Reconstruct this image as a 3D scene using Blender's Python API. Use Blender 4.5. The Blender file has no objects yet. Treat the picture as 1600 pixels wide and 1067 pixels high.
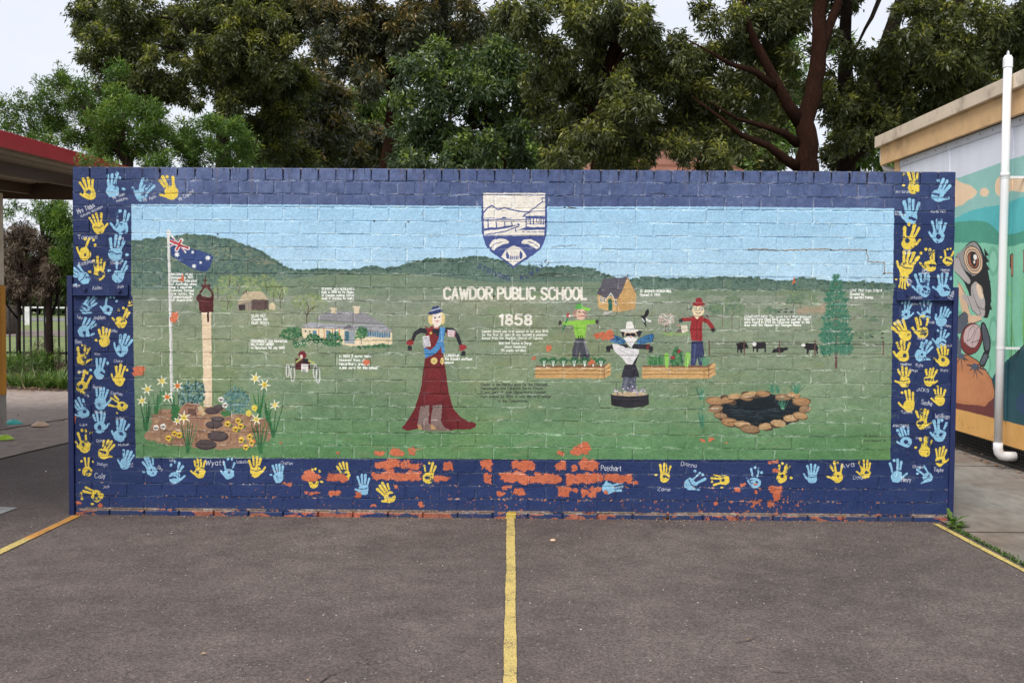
import bpy, bmesh, math, random
import numpy as np
from mathutils import Vector

# ------------------------------------------------------------------ camera
CX, CY, CZ = 2.9325, -6.811, 1.4322
YAW, PITCH, ROLL, FPX = -0.00789, -0.03987, 0.0070, 1627.6
def _axes():
    cy, sy = math.cos(YAW), math.sin(YAW); cp, sp = math.cos(PITCH), math.sin(PITCH)
    cr, sr = math.cos(ROLL), math.sin(ROLL)
    f = np.array([sy*cp, cy*cp, sp]); r0 = np.array([cy, -sy, 0.0]); u0 = np.cross(r0, f)
    return cr*r0 + sr*u0, -sr*r0 + cr*u0, f
AR, AU, AF = _axes()
scene = bpy.context.scene
COL = scene.collection
cam = bpy.data.cameras.new('camera'); camo = bpy.data.objects.new('camera', cam); COL.objects.link(camo)
from mathutils import Matrix
camo.matrix_world = Matrix(((AR[0], AU[0], -AF[0], CX), (AR[1], AU[1], -AF[1], CY), (AR[2], AU[2], -AF[2], CZ), (0, 0, 0, 1)))
cam.sensor_width = 36.0; cam.lens = 36.0*FPX/1600.0
cam.clip_start = 0.05; cam.clip_end = 900
cam.dof.use_dof = False
scene.camera = camo

# ------------------------------------------------------------------ sky, sun, exposure
SUN_EL, SUN_AZ = math.radians(48), math.radians(208)
world = bpy.data.worlds.new("World"); scene.world = world; world.use_nodes = True
wn = world.node_tree; wn.nodes.clear()
wo = wn.nodes.new('ShaderNodeOutputWorld'); wb = wn.nodes.new('ShaderNodeBackground')
sky = wn.nodes.new('ShaderNodeTexSky'); sky.sky_type = 'NISHITA'; sky.sun_disc = False
sky.sun_elevation = SUN_EL; sky.sun_rotation = SUN_AZ; sky.altitude = 60; sky.dust_density = 2.0
tc = wn.nodes.new('ShaderNodeTexCoord'); mp = wn.nodes.new('ShaderNodeMapping'); mp.inputs['Scale'].default_value = (1, 1, 2.6)
nz = wn.nodes.new('ShaderNodeTexNoise'); nz.inputs['Scale'].default_value = 2.2; nz.inputs['Detail'].default_value = 7; nz.inputs['Roughness'].default_value = .55
cr_ = wn.nodes.new('ShaderNodeValToRGB')
cr_.color_ramp.elements[0].position = .3; cr_.color_ramp.elements[0].color = (.79, .84, .97, 1)
cr_.color_ramp.elements[1].position = .7; cr_.color_ramp.elements[1].color = (.94, .96, 1, 1)
sc_ = wn.nodes.new('ShaderNodeVectorMath'); sc_.operation = 'SCALE'; sc_.inputs['Scale'].default_value = 4.75
mx = wn.nodes.new('ShaderNodeMix'); mx.data_type = 'RGBA'; mx.inputs[0].default_value = .93
wn.links.new(tc.outputs['Generated'], mp.inputs[0]); wn.links.new(mp.outputs[0], nz.inputs['Vector'])
wn.links.new(nz.outputs['Fac'], cr_.inputs[0]); wn.links.new(cr_.outputs[0], sc_.inputs[0])
wn.links.new(sky.outputs[0], mx.inputs[6]); wn.links.new(sc_.outputs[0], mx.inputs[7])
wn.links.new(mx.outputs[2], wb.inputs[0]); wb.inputs[1].default_value = 0.10
wn.links.new(wb.outputs[0], wo.inputs[0])
sun = bpy.data.lights.new('sun', 'SUN'); sun.energy = 1.5; sun.angle = math.radians(28); sun.color = (1, .965, .91)
suno = bpy.data.objects.new('sun', sun); COL.objects.link(suno)
_d = Vector((math.sin(SUN_AZ)*math.cos(SUN_EL), math.cos(SUN_AZ)*math.cos(SUN_EL), math.sin(SUN_EL)))
suno.rotation_euler = _d.to_track_quat('Z', 'Y').to_euler(); suno.location = (-6, -12, 14)
scene.view_settings.view_transform = 'Standard'; scene.view_settings.look = 'None'
scene.view_settings.gamma = 1; scene.view_settings.use_curve_mapping = False
scene.view_settings.exposure = 1.10
scene.render.engine = 'CYCLES'
scene.cycles.max_bounces = 8; scene.cycles.transparent_max_bounces = 8
scene.cycles.use_denoising = True

# ------------------------------------------------------------------ placing helpers
def ray(px, py):
    px = np.asarray(px, float); py = np.asarray(py, float)
    a = (px-800)/FPX; b = -(py-533.5)/FPX
    return AF + a[..., None]*AR + b[..., None]*AU
def on_y(px, py, Y):
    d = ray(px, py); t = (Y-CY)/d[..., 1]
    return np.stack([CX+t*d[..., 0], np.broadcast_to(Y, t.shape)+0*t, CZ+t*d[..., 2]], -1)
def on_x(px, py, X):
    d = ray(px, py); t = (X-CX)/d[..., 0]
    return np.stack([0*t+X, CY+t*d[..., 1], CZ+t*d[..., 2]], -1)
def on_z(px, py, Z=0.0):
    d = ray(px, py); t = (Z-CZ)/d[..., 2]
    return np.stack([CX+t*d[..., 0], CY+t*d[..., 1], 0*t+Z], -1)

# ------------------------------------------------------------------ object helpers
def link(o, parent=None):
    COL.objects.link(o)
    if parent is not None:
        o.parent = parent
    return o
def tag(o, label=None, cat=None, group=None, kind=None):
    if label: o['label'] = label
    if cat: o['category'] = cat
    if group: o['group'] = group
    if kind: o['kind'] = kind
    return o
def thing(name, label, cat, loc=(0, 0, 0), group=None, rz=0.0):
    o = bpy.data.objects.new(name, None); o.empty_display_size = .2
    COL.objects.link(o); o.location = loc; o.rotation_euler[2] = rz
    return tag(o, label, cat, group)
def mesh_np(name, V, F, mat=None, smooth=False, attr=None):
    """V (n,3); F (m,k) array of equal-size faces, or a list of faces."""
    me = bpy.data.meshes.new(name)
    V = np.asarray(V, dtype=np.float32)
    if isinstance(F, np.ndarray):
        m, k = F.shape
        me.vertices.add(len(V)); me.vertices.foreach_set('co', V.ravel())
        me.loops.add(m*k); me.loops.foreach_set('vertex_index', F.astype(np.int32).ravel())
        me.polygons.add(m)
        me.polygons.foreach_set('loop_start', np.arange(0, m*k, k, dtype=np.int32))
        me.update(calc_edges=True)
    else:
        me.from_pydata([tuple(map(float, v)) for v in V], [], [tuple(f) for f in F]); me.update()
    if attr is not None:
        for an, av in attr.items():
            a = me.attributes.new(an, 'FLOAT', 'POINT'); a.data.foreach_set('value', np.asarray(av, dtype=np.float32))
    if smooth:
        me.polygons.foreach_set('use_smooth', np.ones(len(me.polygons), dtype=bool))
    if mat: me.materials.append(mat)
    return me
def obj(name, me, parent=None, world=True, loc=None):
    """mesh in world coordinates under a thing (or top level)"""
    o = bpy.data.objects.new(name, me); link(o, parent)
    if parent is not None and world:
        w = Vector((0, 0, 0)); p = parent; R = 0
        if p.rotation_euler[2] == 0:
            while p is not None: w += Vector(p.location); p = p.parent
            o.location = -w
    if loc is not None: o.location = loc
    return o
class MB:
    """small mesh collector: boxes, tubes, prisms"""
    def __init__(s): s.v = []; s.f = []
    def add(s, V, F):
        n = len(s.v); s.v += [tuple(v) for v in V]; s.f += [tuple(i+n for i in f) for f in F]; return s
    def box(s, x0, x1, y0, y1, z0, z1):
        V = [(x0,y0,z0),(x1,y0,z0),(x1,y1,z0),(x0,y1,z0),(x0,y0,z1),(x1,y0,z1),(x1,y1,z1),(x0,y1,z1)]
        return s.add(V, [(0,3,2,1),(4,5,6,7),(0,1,5,4),(1,2,6,5),(2,3,7,6),(3,0,4,7)])
    def bar(s, a, b, w, h, up=(0, 0, 1)):
        a = Vector(a); b = Vector(b); d = (b-a).normalized(); up = Vector(up)
        sd = d.cross(up).normalized(); u = sd.cross(d).normalized()
        V = []
        for p in (a, b):
            for i, j in ((-1,-1),(1,-1),(1,1),(-1,1)): V.append(p + sd*(i*w/2) + u*(j*h/2))
        return s.add(V, [(3,2,1,0),(4,5,6,7),(0,1,5,4),(1,2,6,5),(2,3,7,6),(3,0,4,7)])
    def tube(s, P, R, n=8, cap=True):
        P = [Vector(p) for p in P]
        if not hasattr(R, '__len__'): R = [R]*len(P)
        V = []; F = []; prev = None
        for i, p in enumerate(P):
            d = (P[min(i+1, len(P)-1)] - P[max(i-1, 0)]).normalized()
            if prev is None:
                a = d.orthogonal().normalized()
            else:
                a = (prev - d*prev.dot(d)).normalized()
            prev = a; b = d.cross(a)
            for k in range(n):
                t = 2*math.pi*k/n; V.append(p + (a*math.cos(t)+b*math.sin(t))*R[i])
        for i in range(len(P)-1):
            for k in range(n):
                k2 = (k+1) % n; F.append((i*n+k, i*n+k2, (i+1)*n+k2, (i+1)*n+k))
        if cap:
            F.append(tuple(range(n-1, -1, -1))); F.append(tuple((len(P)-1)*n+k for k in range(n)))
        return s.add(V, F)
    def lathe(s, prof, c, n=20):
        V = []; F = []
        for r, z in prof:
            for k in range(n):
                t = 2*math.pi*k/n; V.append((c[0]+r*math.cos(t), c[1]+r*math.sin(t), c[2]+z))
        for i in range(len(prof)-1):
            for k in range(n):
                k2 = (k+1) % n; F.append((i*n+k, i*n+k2, (i+1)*n+k2, (i+1)*n+k))
        return s.add(V, F)
    def me(s, name, mat=None, smooth=False, bevel=0):
        me = bpy.data.meshes.new(name); me.from_pydata(s.v, [], s.f); me.update()
        bm = bmesh.new(); bm.from_mesh(me)
        bmesh.ops.recalc_face_normals(bm, faces=bm.faces)
        if bevel:
            bmesh.ops.bevel(bm, geom=list(bm.edges), offset=bevel, segments=1, affect='EDGES')
        bm.to_mesh(me); bm.free()
        if smooth:
            me.polygons.foreach_set('use_smooth', np.ones(len(me.polygons), dtype=bool))
        if mat: me.materials.append(mat)
        return me
def copy_tree(o, parent=None):
    c = o.copy(); COL.objects.link(c); c.parent = parent
    for ch in list(o.children): copy_tree(ch, c)
    return c

# ------------------------------------------------------------------ material helpers
def lin(c):
    c = [x/255.0 for x in c[:3]]
    return tuple(x/12.92 if x <= .04045 else ((x+.055)/1.055)**2.4 for x in c) + (1,)
class NT:
    def __init__(s, name):
        s.m = bpy.data.materials.new(name); s.m.use_nodes = True; s.t = s.m.node_tree
        s.b = s.t.nodes['Principled BSDF']; s.out = s.t.nodes['Material Output']
        s.pos = s.n('ShaderNodeNewGeometry').outputs['Position']
    def n(s, t, **k):
        x = s.t.nodes.new(t)
        for a, v in k.items(): setattr(x, a, v)
        return x
    def l(s, a, b): s.t.links.new(a, b)
    def noise(s, scale, detail=4, rough=.55, vec=None, dist=0):
        x = s.n('ShaderNodeTexNoise'); x.inputs['Scale'].default_value = scale; x.inputs['Detail'].default_value = detail
        x.inputs['Roughness'].default_value = rough; x.inputs['Distortion'].default_value = dist
        s.l(vec if vec is not None else s.pos, x.inputs['Vector']); return x.outputs['Fac']
    def scaled(s, sx, sy, sz, src=None):
        x = s.n('ShaderNodeMapping'); x.inputs['Scale'].default_value = (sx, sy, sz)
        s.l(src if src is not None else s.pos, x.inputs['Vector']); return x.outputs[0]
    def ramp(s, fac, stops, interp='LINEAR'):
        x = s.n('ShaderNodeValToRGB'); e = x.color_ramp.elements; x.color_ramp.interpolation = interp
        while len(e) < len(stops): e.new(.5)
        for i, (p, c) in enumerate(stops):
            e[i].position = p; e[i].color = c if len(c) == 4 else (*c, 1)
        s.l(fac, x.inputs[0]); return x.outputs[0]
    def rng(s, fac, a, b, c=0, d=1):
        x = s.n('ShaderNodeMapRange'); 
        for i, v in enumerate((a, b, c, d)): x.inputs[i+1].default_value = v
        s.l(fac, x.inputs[0]); return x.outputs[0]
    def mix(s, f, a, b, mode='MIX'):
        x = s.n('ShaderNodeMix', data_type='RGBA', blend_type=mode)
        for i, v in ((0, f), (6, a), (7, b)):
            if isinstance(v, (int, float)): x.inputs[i].default_value = v
            elif isinstance(v, tuple): x.inputs[i].default_value = v if len(v) == 4 else (*v, 1)
            else: s.l(v, x.inputs[i])
        return x.outputs[2]
    def math(s, op, a, b=0.0):
        x = s.n('ShaderNodeMath', operation=op)
        for i, v in ((0, a), (1, b)):
            if isinstance(v, (int, float)): x.inputs[i].default_value = v
            else: s.l(v, x.inputs[i])
        return x.outputs[0]
    def bump(s, h, strength=.5, dist=.01, prev=None):
        x = s.n('ShaderNodeBump'); x.inputs['Strength'].default_value = strength; x.inputs['Distance'].default_value = dist
        s.l(h, x.inputs['Height'])
        if prev is not None: s.l(prev, x.inputs['Normal'])
        return x.outputs[0]
    def col(s, c):
        if isinstance(c, tuple): s.b.inputs['Base Color'].default_value = c if len(c) == 4 else (*c, 1)
        else: s.l(c, s.b.inputs['Base Color'])
    def rough(s, r):
        if isinstance(r, (int, float)): s.b.inputs['Roughness'].default_value = r
        else: s.l(r, s.b.inputs['Roughness'])
    def nrm(s, x): s.l(x, s.b.inputs['Normal'])
    def spec(s, v): s.b.inputs['Specular IOR Level'].default_value = v
def simple(name, c, rough=.6, var=.25, scale=6, metallic=0, bump=.0, spec=.5, dirt=None):
    m = NT(name); c = tuple(c[:3])
    f = m.noise(scale, 5, .6)
    lo = tuple(x*(1-var) for x in c); hi = tuple(min(1, x*(1+var)) for x in c)
    k = m.ramp(f, [(.3, lo), (.7, hi)])
    if dirt:
        d = m.noise(scale*.6, 6, .7); k = m.mix(m.rng(d, .52, .72, 0, .7), k, dirt)
    m.col(k); m.rough(rough); m.b.inputs['Metallic'].default_value = metallic; m.spec(spec)
    if bump: m.nrm(m.bump(m.noise(scale*14, 4, .6), bump, .004))
    return m.m
# ------------------------------------------------------------------ hand painting onto a wall: a small rasteriser
WALL_W, WALL_H = 5.75, 2.283
GLYPHS = {
'A':(4,"0,0 2,6 4,0|1,2 3,2"),'B':(4,"0,0 0,6 2.6,6 3.6,5 3.4,3.6 2.4,3.1 0,3.1|2.4,3.1 4,2.4 4,.9 2.8,0 0,0"),
'C':(4,"4,5 3,6 1.2,6 0,4.8 0,1.2 1.2,0 3,0 4,1"),'D':(4,"0,0 0,6 2.2,6 3.8,4.8 4,3 3.8,1.2 2.2,0 0,0"),
'E':(3.4,"3.4,6 0,6 0,0 3.4,0|0,3.1 2.8,3.1"),'F':(3.4,"3.4,6 0,6 0,0|0,3.1 2.8,3.1"),
'G':(4,"4,5 3,6 1.2,6 0,4.8 0,1.2 1.2,0 3,0 4,1 4,2.7 2.4,2.7"),'H':(4,"0,0 0,6|4,0 4,6|0,3 4,3"),
'I':(.6,".3,0 .3,6"),'J':(3,"3,6 3,1.2 2,0 .8,0 0,1.2"),'K':(3.8,"0,0 0,6|3.6,6 0,2.6|1.2,3.7 3.8,0"),
'L':(3.2,"0,6 0,0 3.2,0"),'M':(4.8,"0,0 0,6 2.4,2 4.8,6 4.8,0"),'N':(4,"0,0 0,6 4,0 4,6"),
'O':(4.2,"1.4,6 2.8,6 4.1,4.7 4.2,3 4.1,1.3 2.8,0 1.4,0 .1,1.3 0,3 .1,4.7 1.4,6"),
'P':(3.8,"0,0 0,6 2.6,6 3.8,5.2 3.8,3.7 2.6,2.9 0,2.9"),'Q':(4.2,"1.4,6 2.8,6 4.2,4.7 4.2,1.3 2.8,0 1.4,0 0,1.3 0,4.7 1.4,6|2.6,1.4 4.4,-.4"),
'R':(3.9,"0,0 0,6 2.6,6 3.8,5.2 3.8,3.8 2.6,3 0,3|1.8,3 3.9,0"),
'S':(3.8,"3.7,5.1 2.8,6 1,6 .1,5.1 .2,3.8 1.2,3.2 2.7,2.8 3.7,2 3.7,.9 2.8,0 .9,0 0,.9"),
'T':(4,"0,6 4,6|2,6 2,0"),'U':(4,"0,6 0,1.3 1.2,0 2.8,0 4,1.3 4,6"),'V':(4,"0,6 2,0 4,6"),
'W':(5.4,"0,6 1.3,0 2.7,4.6 4.1,0 5.4,6"),'X':(4,"0,0 4,6|0,6 4,0"),'Y':(4,"0,6 2,3 4,6|2,3 2,0"),'Z':(3.8,"0,6 3.8,6 0,0 3.8,0"),
'a':(3,"2.8,3.2 1.8,3.9 .6,3.6 0,2 .6,.2 1.6,0 2.8,1|2.8,3.8 2.8,0"),'b':(3,"0,6 0,0|0,2.8 1.4,3.9 2.8,3 2.9,1.2 1.6,0 0,.8"),
'c':(2.8,"2.7,3.3 1.5,3.9 .2,3 0,1.4 1,0 2.7,.5"),'d':(3,"2.9,6 2.9,0|2.9,3 1.6,3.9 .2,3 0,1.2 1.2,0 2.9,.9"),
'e':(2.8,"0,2 2.8,2.2 2.3,3.6 1.2,3.9 .1,2.8 0,1.2 1.1,0 2.7,.5"),'f':(2.2,"2.2,5.7 1.3,6 .9,5 .9,0|0,3.7 2,3.7"),
'g':(3,"2.8,3.4 1.5,3.9 .1,2.7 .4,.6 1.6,0 2.8,.8|2.8,3.8 2.8,-1.2 1.6,-2 .2,-1.5"),'h':(2.9,"0,6 0,0|0,2.7 1.4,3.9 2.7,3.1 2.8,0"),
'i':(.6,".3,3.8 .3,0|.3,5.2 .3,5.4"),'j':(1.4,"1.2,3.8 1.2,-1.2 .2,-1.8|1.2,5.2 1.2,5.4"),'k':(2.6,"0,6 0,0|2.5,3.8 0,1.6|1,2.4 2.6,0"),
'l':(.6,".3,6 .3,0"),'m':(4.4,"0,3.8 0,0|0,2.8 1.2,3.9 2.1,3.1 2.2,0|2.2,2.8 3.3,3.9 4.3,3.1 4.4,0"),
'n':(2.8,"0,3.8 0,0|0,2.7 1.4,3.9 2.7,3.1 2.8,0"),'o':(3,"1.5,3.9 .2,3.1 0,1.6 1,.1 2.2,.1 3,1.6 2.7,3.3 1.5,3.9"),
'p':(3,"0,3.8 0,-2|0,2.8 1.5,3.9 2.8,3 2.8,1 1.6,0 0,.9"),'q':(3,"2.8,3.8 2.8,-2|2.8,3 1.5,3.9 .1,2.7 .4,.6 1.6,0 2.8,.8"),
'r':(2.2,"0,3.8 0,0|0,2.6 1,3.8 2.2,3.8"),'s':(2.6,"2.5,3.3 1.4,3.9 .2,3.2 .8,2.2 2.2,1.7 2.4,.6 1.2,0 0,.5"),
't':(2.2,"1,5.6 1,.6 2.2,.1|0,3.8 2.2,3.8"),'u':(2.8,"0,3.8 .1,.8 1.2,0 2.7,1|2.8,3.8 2.8,0"),'v':(2.8,"0,3.8 1.4,0 2.8,3.8"),
'w':(4,"0,3.8 1,0 2,3 3,0 4,3.8"),'x':(2.8,"0,0 2.8,3.8|0,3.8 2.8,0"),'y':(2.8,"0,3.8 1.4,.4|2.8,3.8 .6,-2"),'z':(2.6,"0,3.8 2.6,3.8 0,0 2.6,0"),
'0':(3.6,"1.8,6 .3,4.8 0,3 .3,1.2 1.8,0 3.3,1.2 3.6,3 3.3,4.8 1.8,6"),'1':(1.6,"0,5 1.2,6 1.2,0"),
'2':(3.4,".1,4.8 1,6 2.6,6 3.4,4.8 3,3.4 0,0 3.5,0"),'3':(3.4,".2,5.3 1.4,6 3,5.4 3,3.8 1.4,3.2 3.2,2.6 3.4,.9 1.8,0 .1,.7"),
'4':(3.6,"2.6,0 2.6,6 0,1.8 3.6,1.8"),'5':(3.5,"3.3,6 .5,6 .3,3.4 1.8,3.8 3.2,3.1 3.5,1.7 2.6,.2 1.2,0 0,.8"),
'6':(3.5,"3,5.8 1.2,4.8 .1,2.8 .2,1 1.5,0 3.2,.5 3.4,2.2 2.2,3.3 .4,2.6"),'7':(3.4,"0,6 3.4,6 1.2,0"),
'8':(3.4,"1.7,6 .4,5.4 .4,4 1.7,3.2 3.2,2.3 3.3,.8 1.7,0 .1,.8 .2,2.3 1.7,3.2 3,4 3,5.4 1.7,6"),
'9':(3.5,"3.2,3.6 1.6,2.7 .2,3.8 .3,5.2 1.6,6 3.2,5.2 3.4,3.2 2.4,.6 .8,0"),
'.':(.6,".3,0 .3,.2"),',':(.8,".5,.3 .1,-1"),"'":(.6,".3,6 .3,4.8"),'-':(2.4,"0,2.6 2.2,2.6"),' ':(2.6,""),'(':(1.2,"1.2,6.4 0,4 0,2 1.2,-.4"),')':(1.2,"0,6.4 1.2,4 1.2,2 0,-.4"),'!':(.6,".3,6 .3,2|.3,0 .3,.3"),
}
GL = {k: (w, [[tuple(map(float, q.split(','))) for q in st.split()] for st in s.split('|') if st]) for k, (w, s) in GLYPHS.items()}
def vnoise(h, w, cell, seed, cellx=None):
    r = np.random.default_rng(seed); cellx = cellx or cell
    gh, gw = int(h/cell)+3, int(w/cellx)+3
    g = r.random((gh, gw), dtype=np.float32)
    y = np.arange(h, dtype=np.float32)/cell; x = np.arange(w, dtype=np.float32)/cellx
    yi = y.astype(int); xi = x.astype(int); fy = y-yi; fx = x-xi
    fy = (fy*fy*(3-2*fy))[:, None]; fx = (fx*fx*(3-2*fx))[None, :]
    a = g[yi][:, xi]; b = g[yi][:, xi+1]; c = g[yi+1][:, xi]; d = g[yi+1][:, xi+1]
    return (a*(1-fx)+b*fx)*(1-fy)+(c*(1-fx)+d*fx)*fy
def fnoise(h, w, cell, seed, octs=4, stretch=1):
    o = np.zeros((h, w), np.float32); a = 1; t = 0
    for k in range(octs):
        o += a*vnoise(h, w, max(1.5, cell/2**k), seed+k, max(1.5, cell*stretch/2**k)); t += a; a *= .55
    return o/t
class Canvas:
    """colours are sRGB 0..255, points are photograph points mapped on to the wall by self.map"""
    def __init__(s, w, h, mapper, pxscale, seed=1, wob=1.3):
        s.w, s.h, s.map, s.k = w, h, mapper, pxscale
        s.im = np.zeros((h, w, 3), np.float32); s.rs = np.random.default_rng(seed)
        s.wx = (fnoise(h, w, 14, seed+50, 3)-.5)*2*wob*2; s.wy = (fnoise(h, w, 14, seed+70, 3)-.5)*2*wob*2
        s.tone = (fnoise(h, w, 60, seed+90, 5, 1.8)-.5)
        s.fine = (fnoise(h, w, 6, seed+95, 2)-.5)
    def _paint(s, y0, y1, x0, x1, mask, col, op=1.0, var=10):
        if not mask.any(): return
        sub = s.im[y0:y1, x0:x1]
        c = np.asarray(col, np.float32)[None, None, :] + (s.tone[y0:y1, x0:x1]*2*var + s.fine[y0:y1, x0:x1]*var*.9)[..., None]
        m = mask.astype(np.float32)[..., None]*op
        sub[:] = sub*(1-m)+c*m
    def _box(s, P, pad):
        x0 = max(0, int(P[:, 0].min()-pad)); x1 = min(s.w, int(P[:, 0].max()+pad)+2)
        y0 = max(0, int(P[:, 1].min()-pad)); y1 = min(s.h, int(P[:, 1].max()+pad)+2)
        return x0, x1, y0, y1
    def polymask(s, P, box, wob=1.0):
        x0, x1, y0, y1 = box
        X = np.arange(x0, x1, dtype=np.float32)[None, :]+s.wx[y0:y1, x0:x1]*wob
        Y = np.arange(y0, y1, dtype=np.float32)[:, None]+s.wy[y0:y1, x0:x1]*wob
        ins = np.zeros(X.shape, bool); n = len(P)
        for i in range(n):
            ax, ay = P[i]; bx, by = P[(i+1) % n]
            if ay == by: continue
            c = ((ay > Y) != (by > Y)) & (X < (bx-ax)*(Y-ay)/(by-ay)+ax)
            ins ^= c
        return ins
    def poly(s, pts, col, op=1.0, wob=1.0, var=10, smooth=0):
        P = s.map(np.array(pts, float))
        for _ in range(smooth):
            Q = np.roll(P, -1, 0); P = np.stack([P*.75+Q*.25, P*.25+Q*.75], 1).reshape(-1, 2)
        b = s._box(P, 5)
        if b[1] <= b[0] or b[3] <= b[2]: return
        s._paint(b[2], b[3], b[0], b[1], s.polymask(P, b, wob), col, op, var)
    def line(s, pts, w, col, op=1.0, wob=.6, var=8, w2=None):
        P = s.map(np.array(pts, float)); r0 = w*s.k/2; r1 = (w if w2 is None else w2)*s.k/2; n = len(P)-1
        for i in range(max(n, 1)):
            A = P[i]; B = P[min(i+1, len(P)-1)]; ra = r0+(r1-r0)*i/max(n, 1); rb = r0+(r1-r0)*(i+1)/max(n, 1)
            x0, x1, y0, y1 = s._box(np.array([A, B]), max(ra, rb)+4)
            if x1 <= x0 or y1 <= y0: continue
            X = np.arange(x0, x1, dtype=np.float32)[None, :]+s.wx[y0:y1, x0:x1]*wob
            Y = np.arange(y0, y1, dtype=np.float32)[:, None]+s.wy[y0:y1, x0:x1]*wob
            d = B-A; L = float(d@d) or 1e-6
            t = np.clip(((X-A[0])*d[0]+(Y-A[1])*d[1])/L, 0, 1)
            q = (X-A[0]-t*d[0])**2+(Y-A[1]-t*d[1])**2
            s._paint(y0, y1, x0, x1, q < (ra+(rb-ra)*t)**2, col, op, var)
    def ell(s, cx, cy, rx, ry, col, ang=0, op=1.0, n=20, var=8, wob=1.0):
        t = np.linspace(0, 2*np.pi, n, endpoint=False); a = math.radians(ang)
        x = rx*np.cos(t); y = ry*np.sin(t)
        s.poly(np.stack([cx+x*math.cos(a)-y*math.sin(a), cy+x*math.sin(a)+y*math.cos(a)], 1), col, op, wob, var)
    def dabs(s, pts, n, cols, r, el=1.4, op=.85, var=6):
        P = np.array(pts, float); lo = P.min(0); hi = P.max(0); c = 0; tries = 0
        while c < n and tries < n*6:
            tries += 1
            q = lo+s.rs.random(2)*(hi-lo); ins = False; m = len(P)
            for i in range(m):
                ax, ay = P[i]; bx, by = P[(i+1) % m]
                if (ay > q[1]) != (by > q[1]) and q[0] < (bx-ax)*(q[1]-ay)/(by-ay)+ax: ins = not ins
            if not ins: continue
            c += 1; rr = r*(.6+.8*s.rs.random()); col = cols[s.rs.integers(len(cols))]
            s.ell(q[0], q[1], rr*el, rr, col, s.rs.random()*180, op, 7, var)
    def text(s, st, x, y, h, col, w=None, width=None, ang=0, shear=0, op=1, gap=1.15, jit=.12, cond=1.0):
        """baseline start x,y ; cap height h ; width fits the string to a length"""
        tot = sum(GL.get(c, GL[' '])[0]+gap*1.2 for c in st)-gap*1.2
        sc = h/6.0; sx = (width/tot) if width else sc*cond
        w = w or max(.86, h*.14); a = math.radians(ang); cur = 0.0
        for c in st:
            gw, strokes = GL.get(c, GL[' ']); jy = (s.rs.random()-.5)*jit*h
            for stt in strokes:
                q = [(cur+p[0]*sx+shear*p[1]*sc, -(p[1]*sc)+jy) for p in stt]
                s.line([(x+u*math.cos(a)+v*math.sin(a), y-u*math.sin(a)+v*math.cos(a)) for u, v in q], w, col, op, wob=.35, var=5)
            cur += (gw+gap*1.2)*sx
    def image(s, name):
        im = bpy.data.images.new(name, s.w, s.h, alpha=False, float_buffer=False)
        a = np.ones((s.h, s.w, 4), np.float32); a[..., :3] = np.clip(s.im/255.0, 0, 1)
        im.pixels.foreach_set(a.ravel()); im.update(); im.pack()
        return im
def Z(ox, oy, k):
    return lambda *p: [(ox+p[i]/k, oy+p[i+1]/k) for i in range(0, len(p), 2)]
YEL, LBL, WHT = (238, 206, 56), (140, 196, 226), (246, 246, 240)
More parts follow.
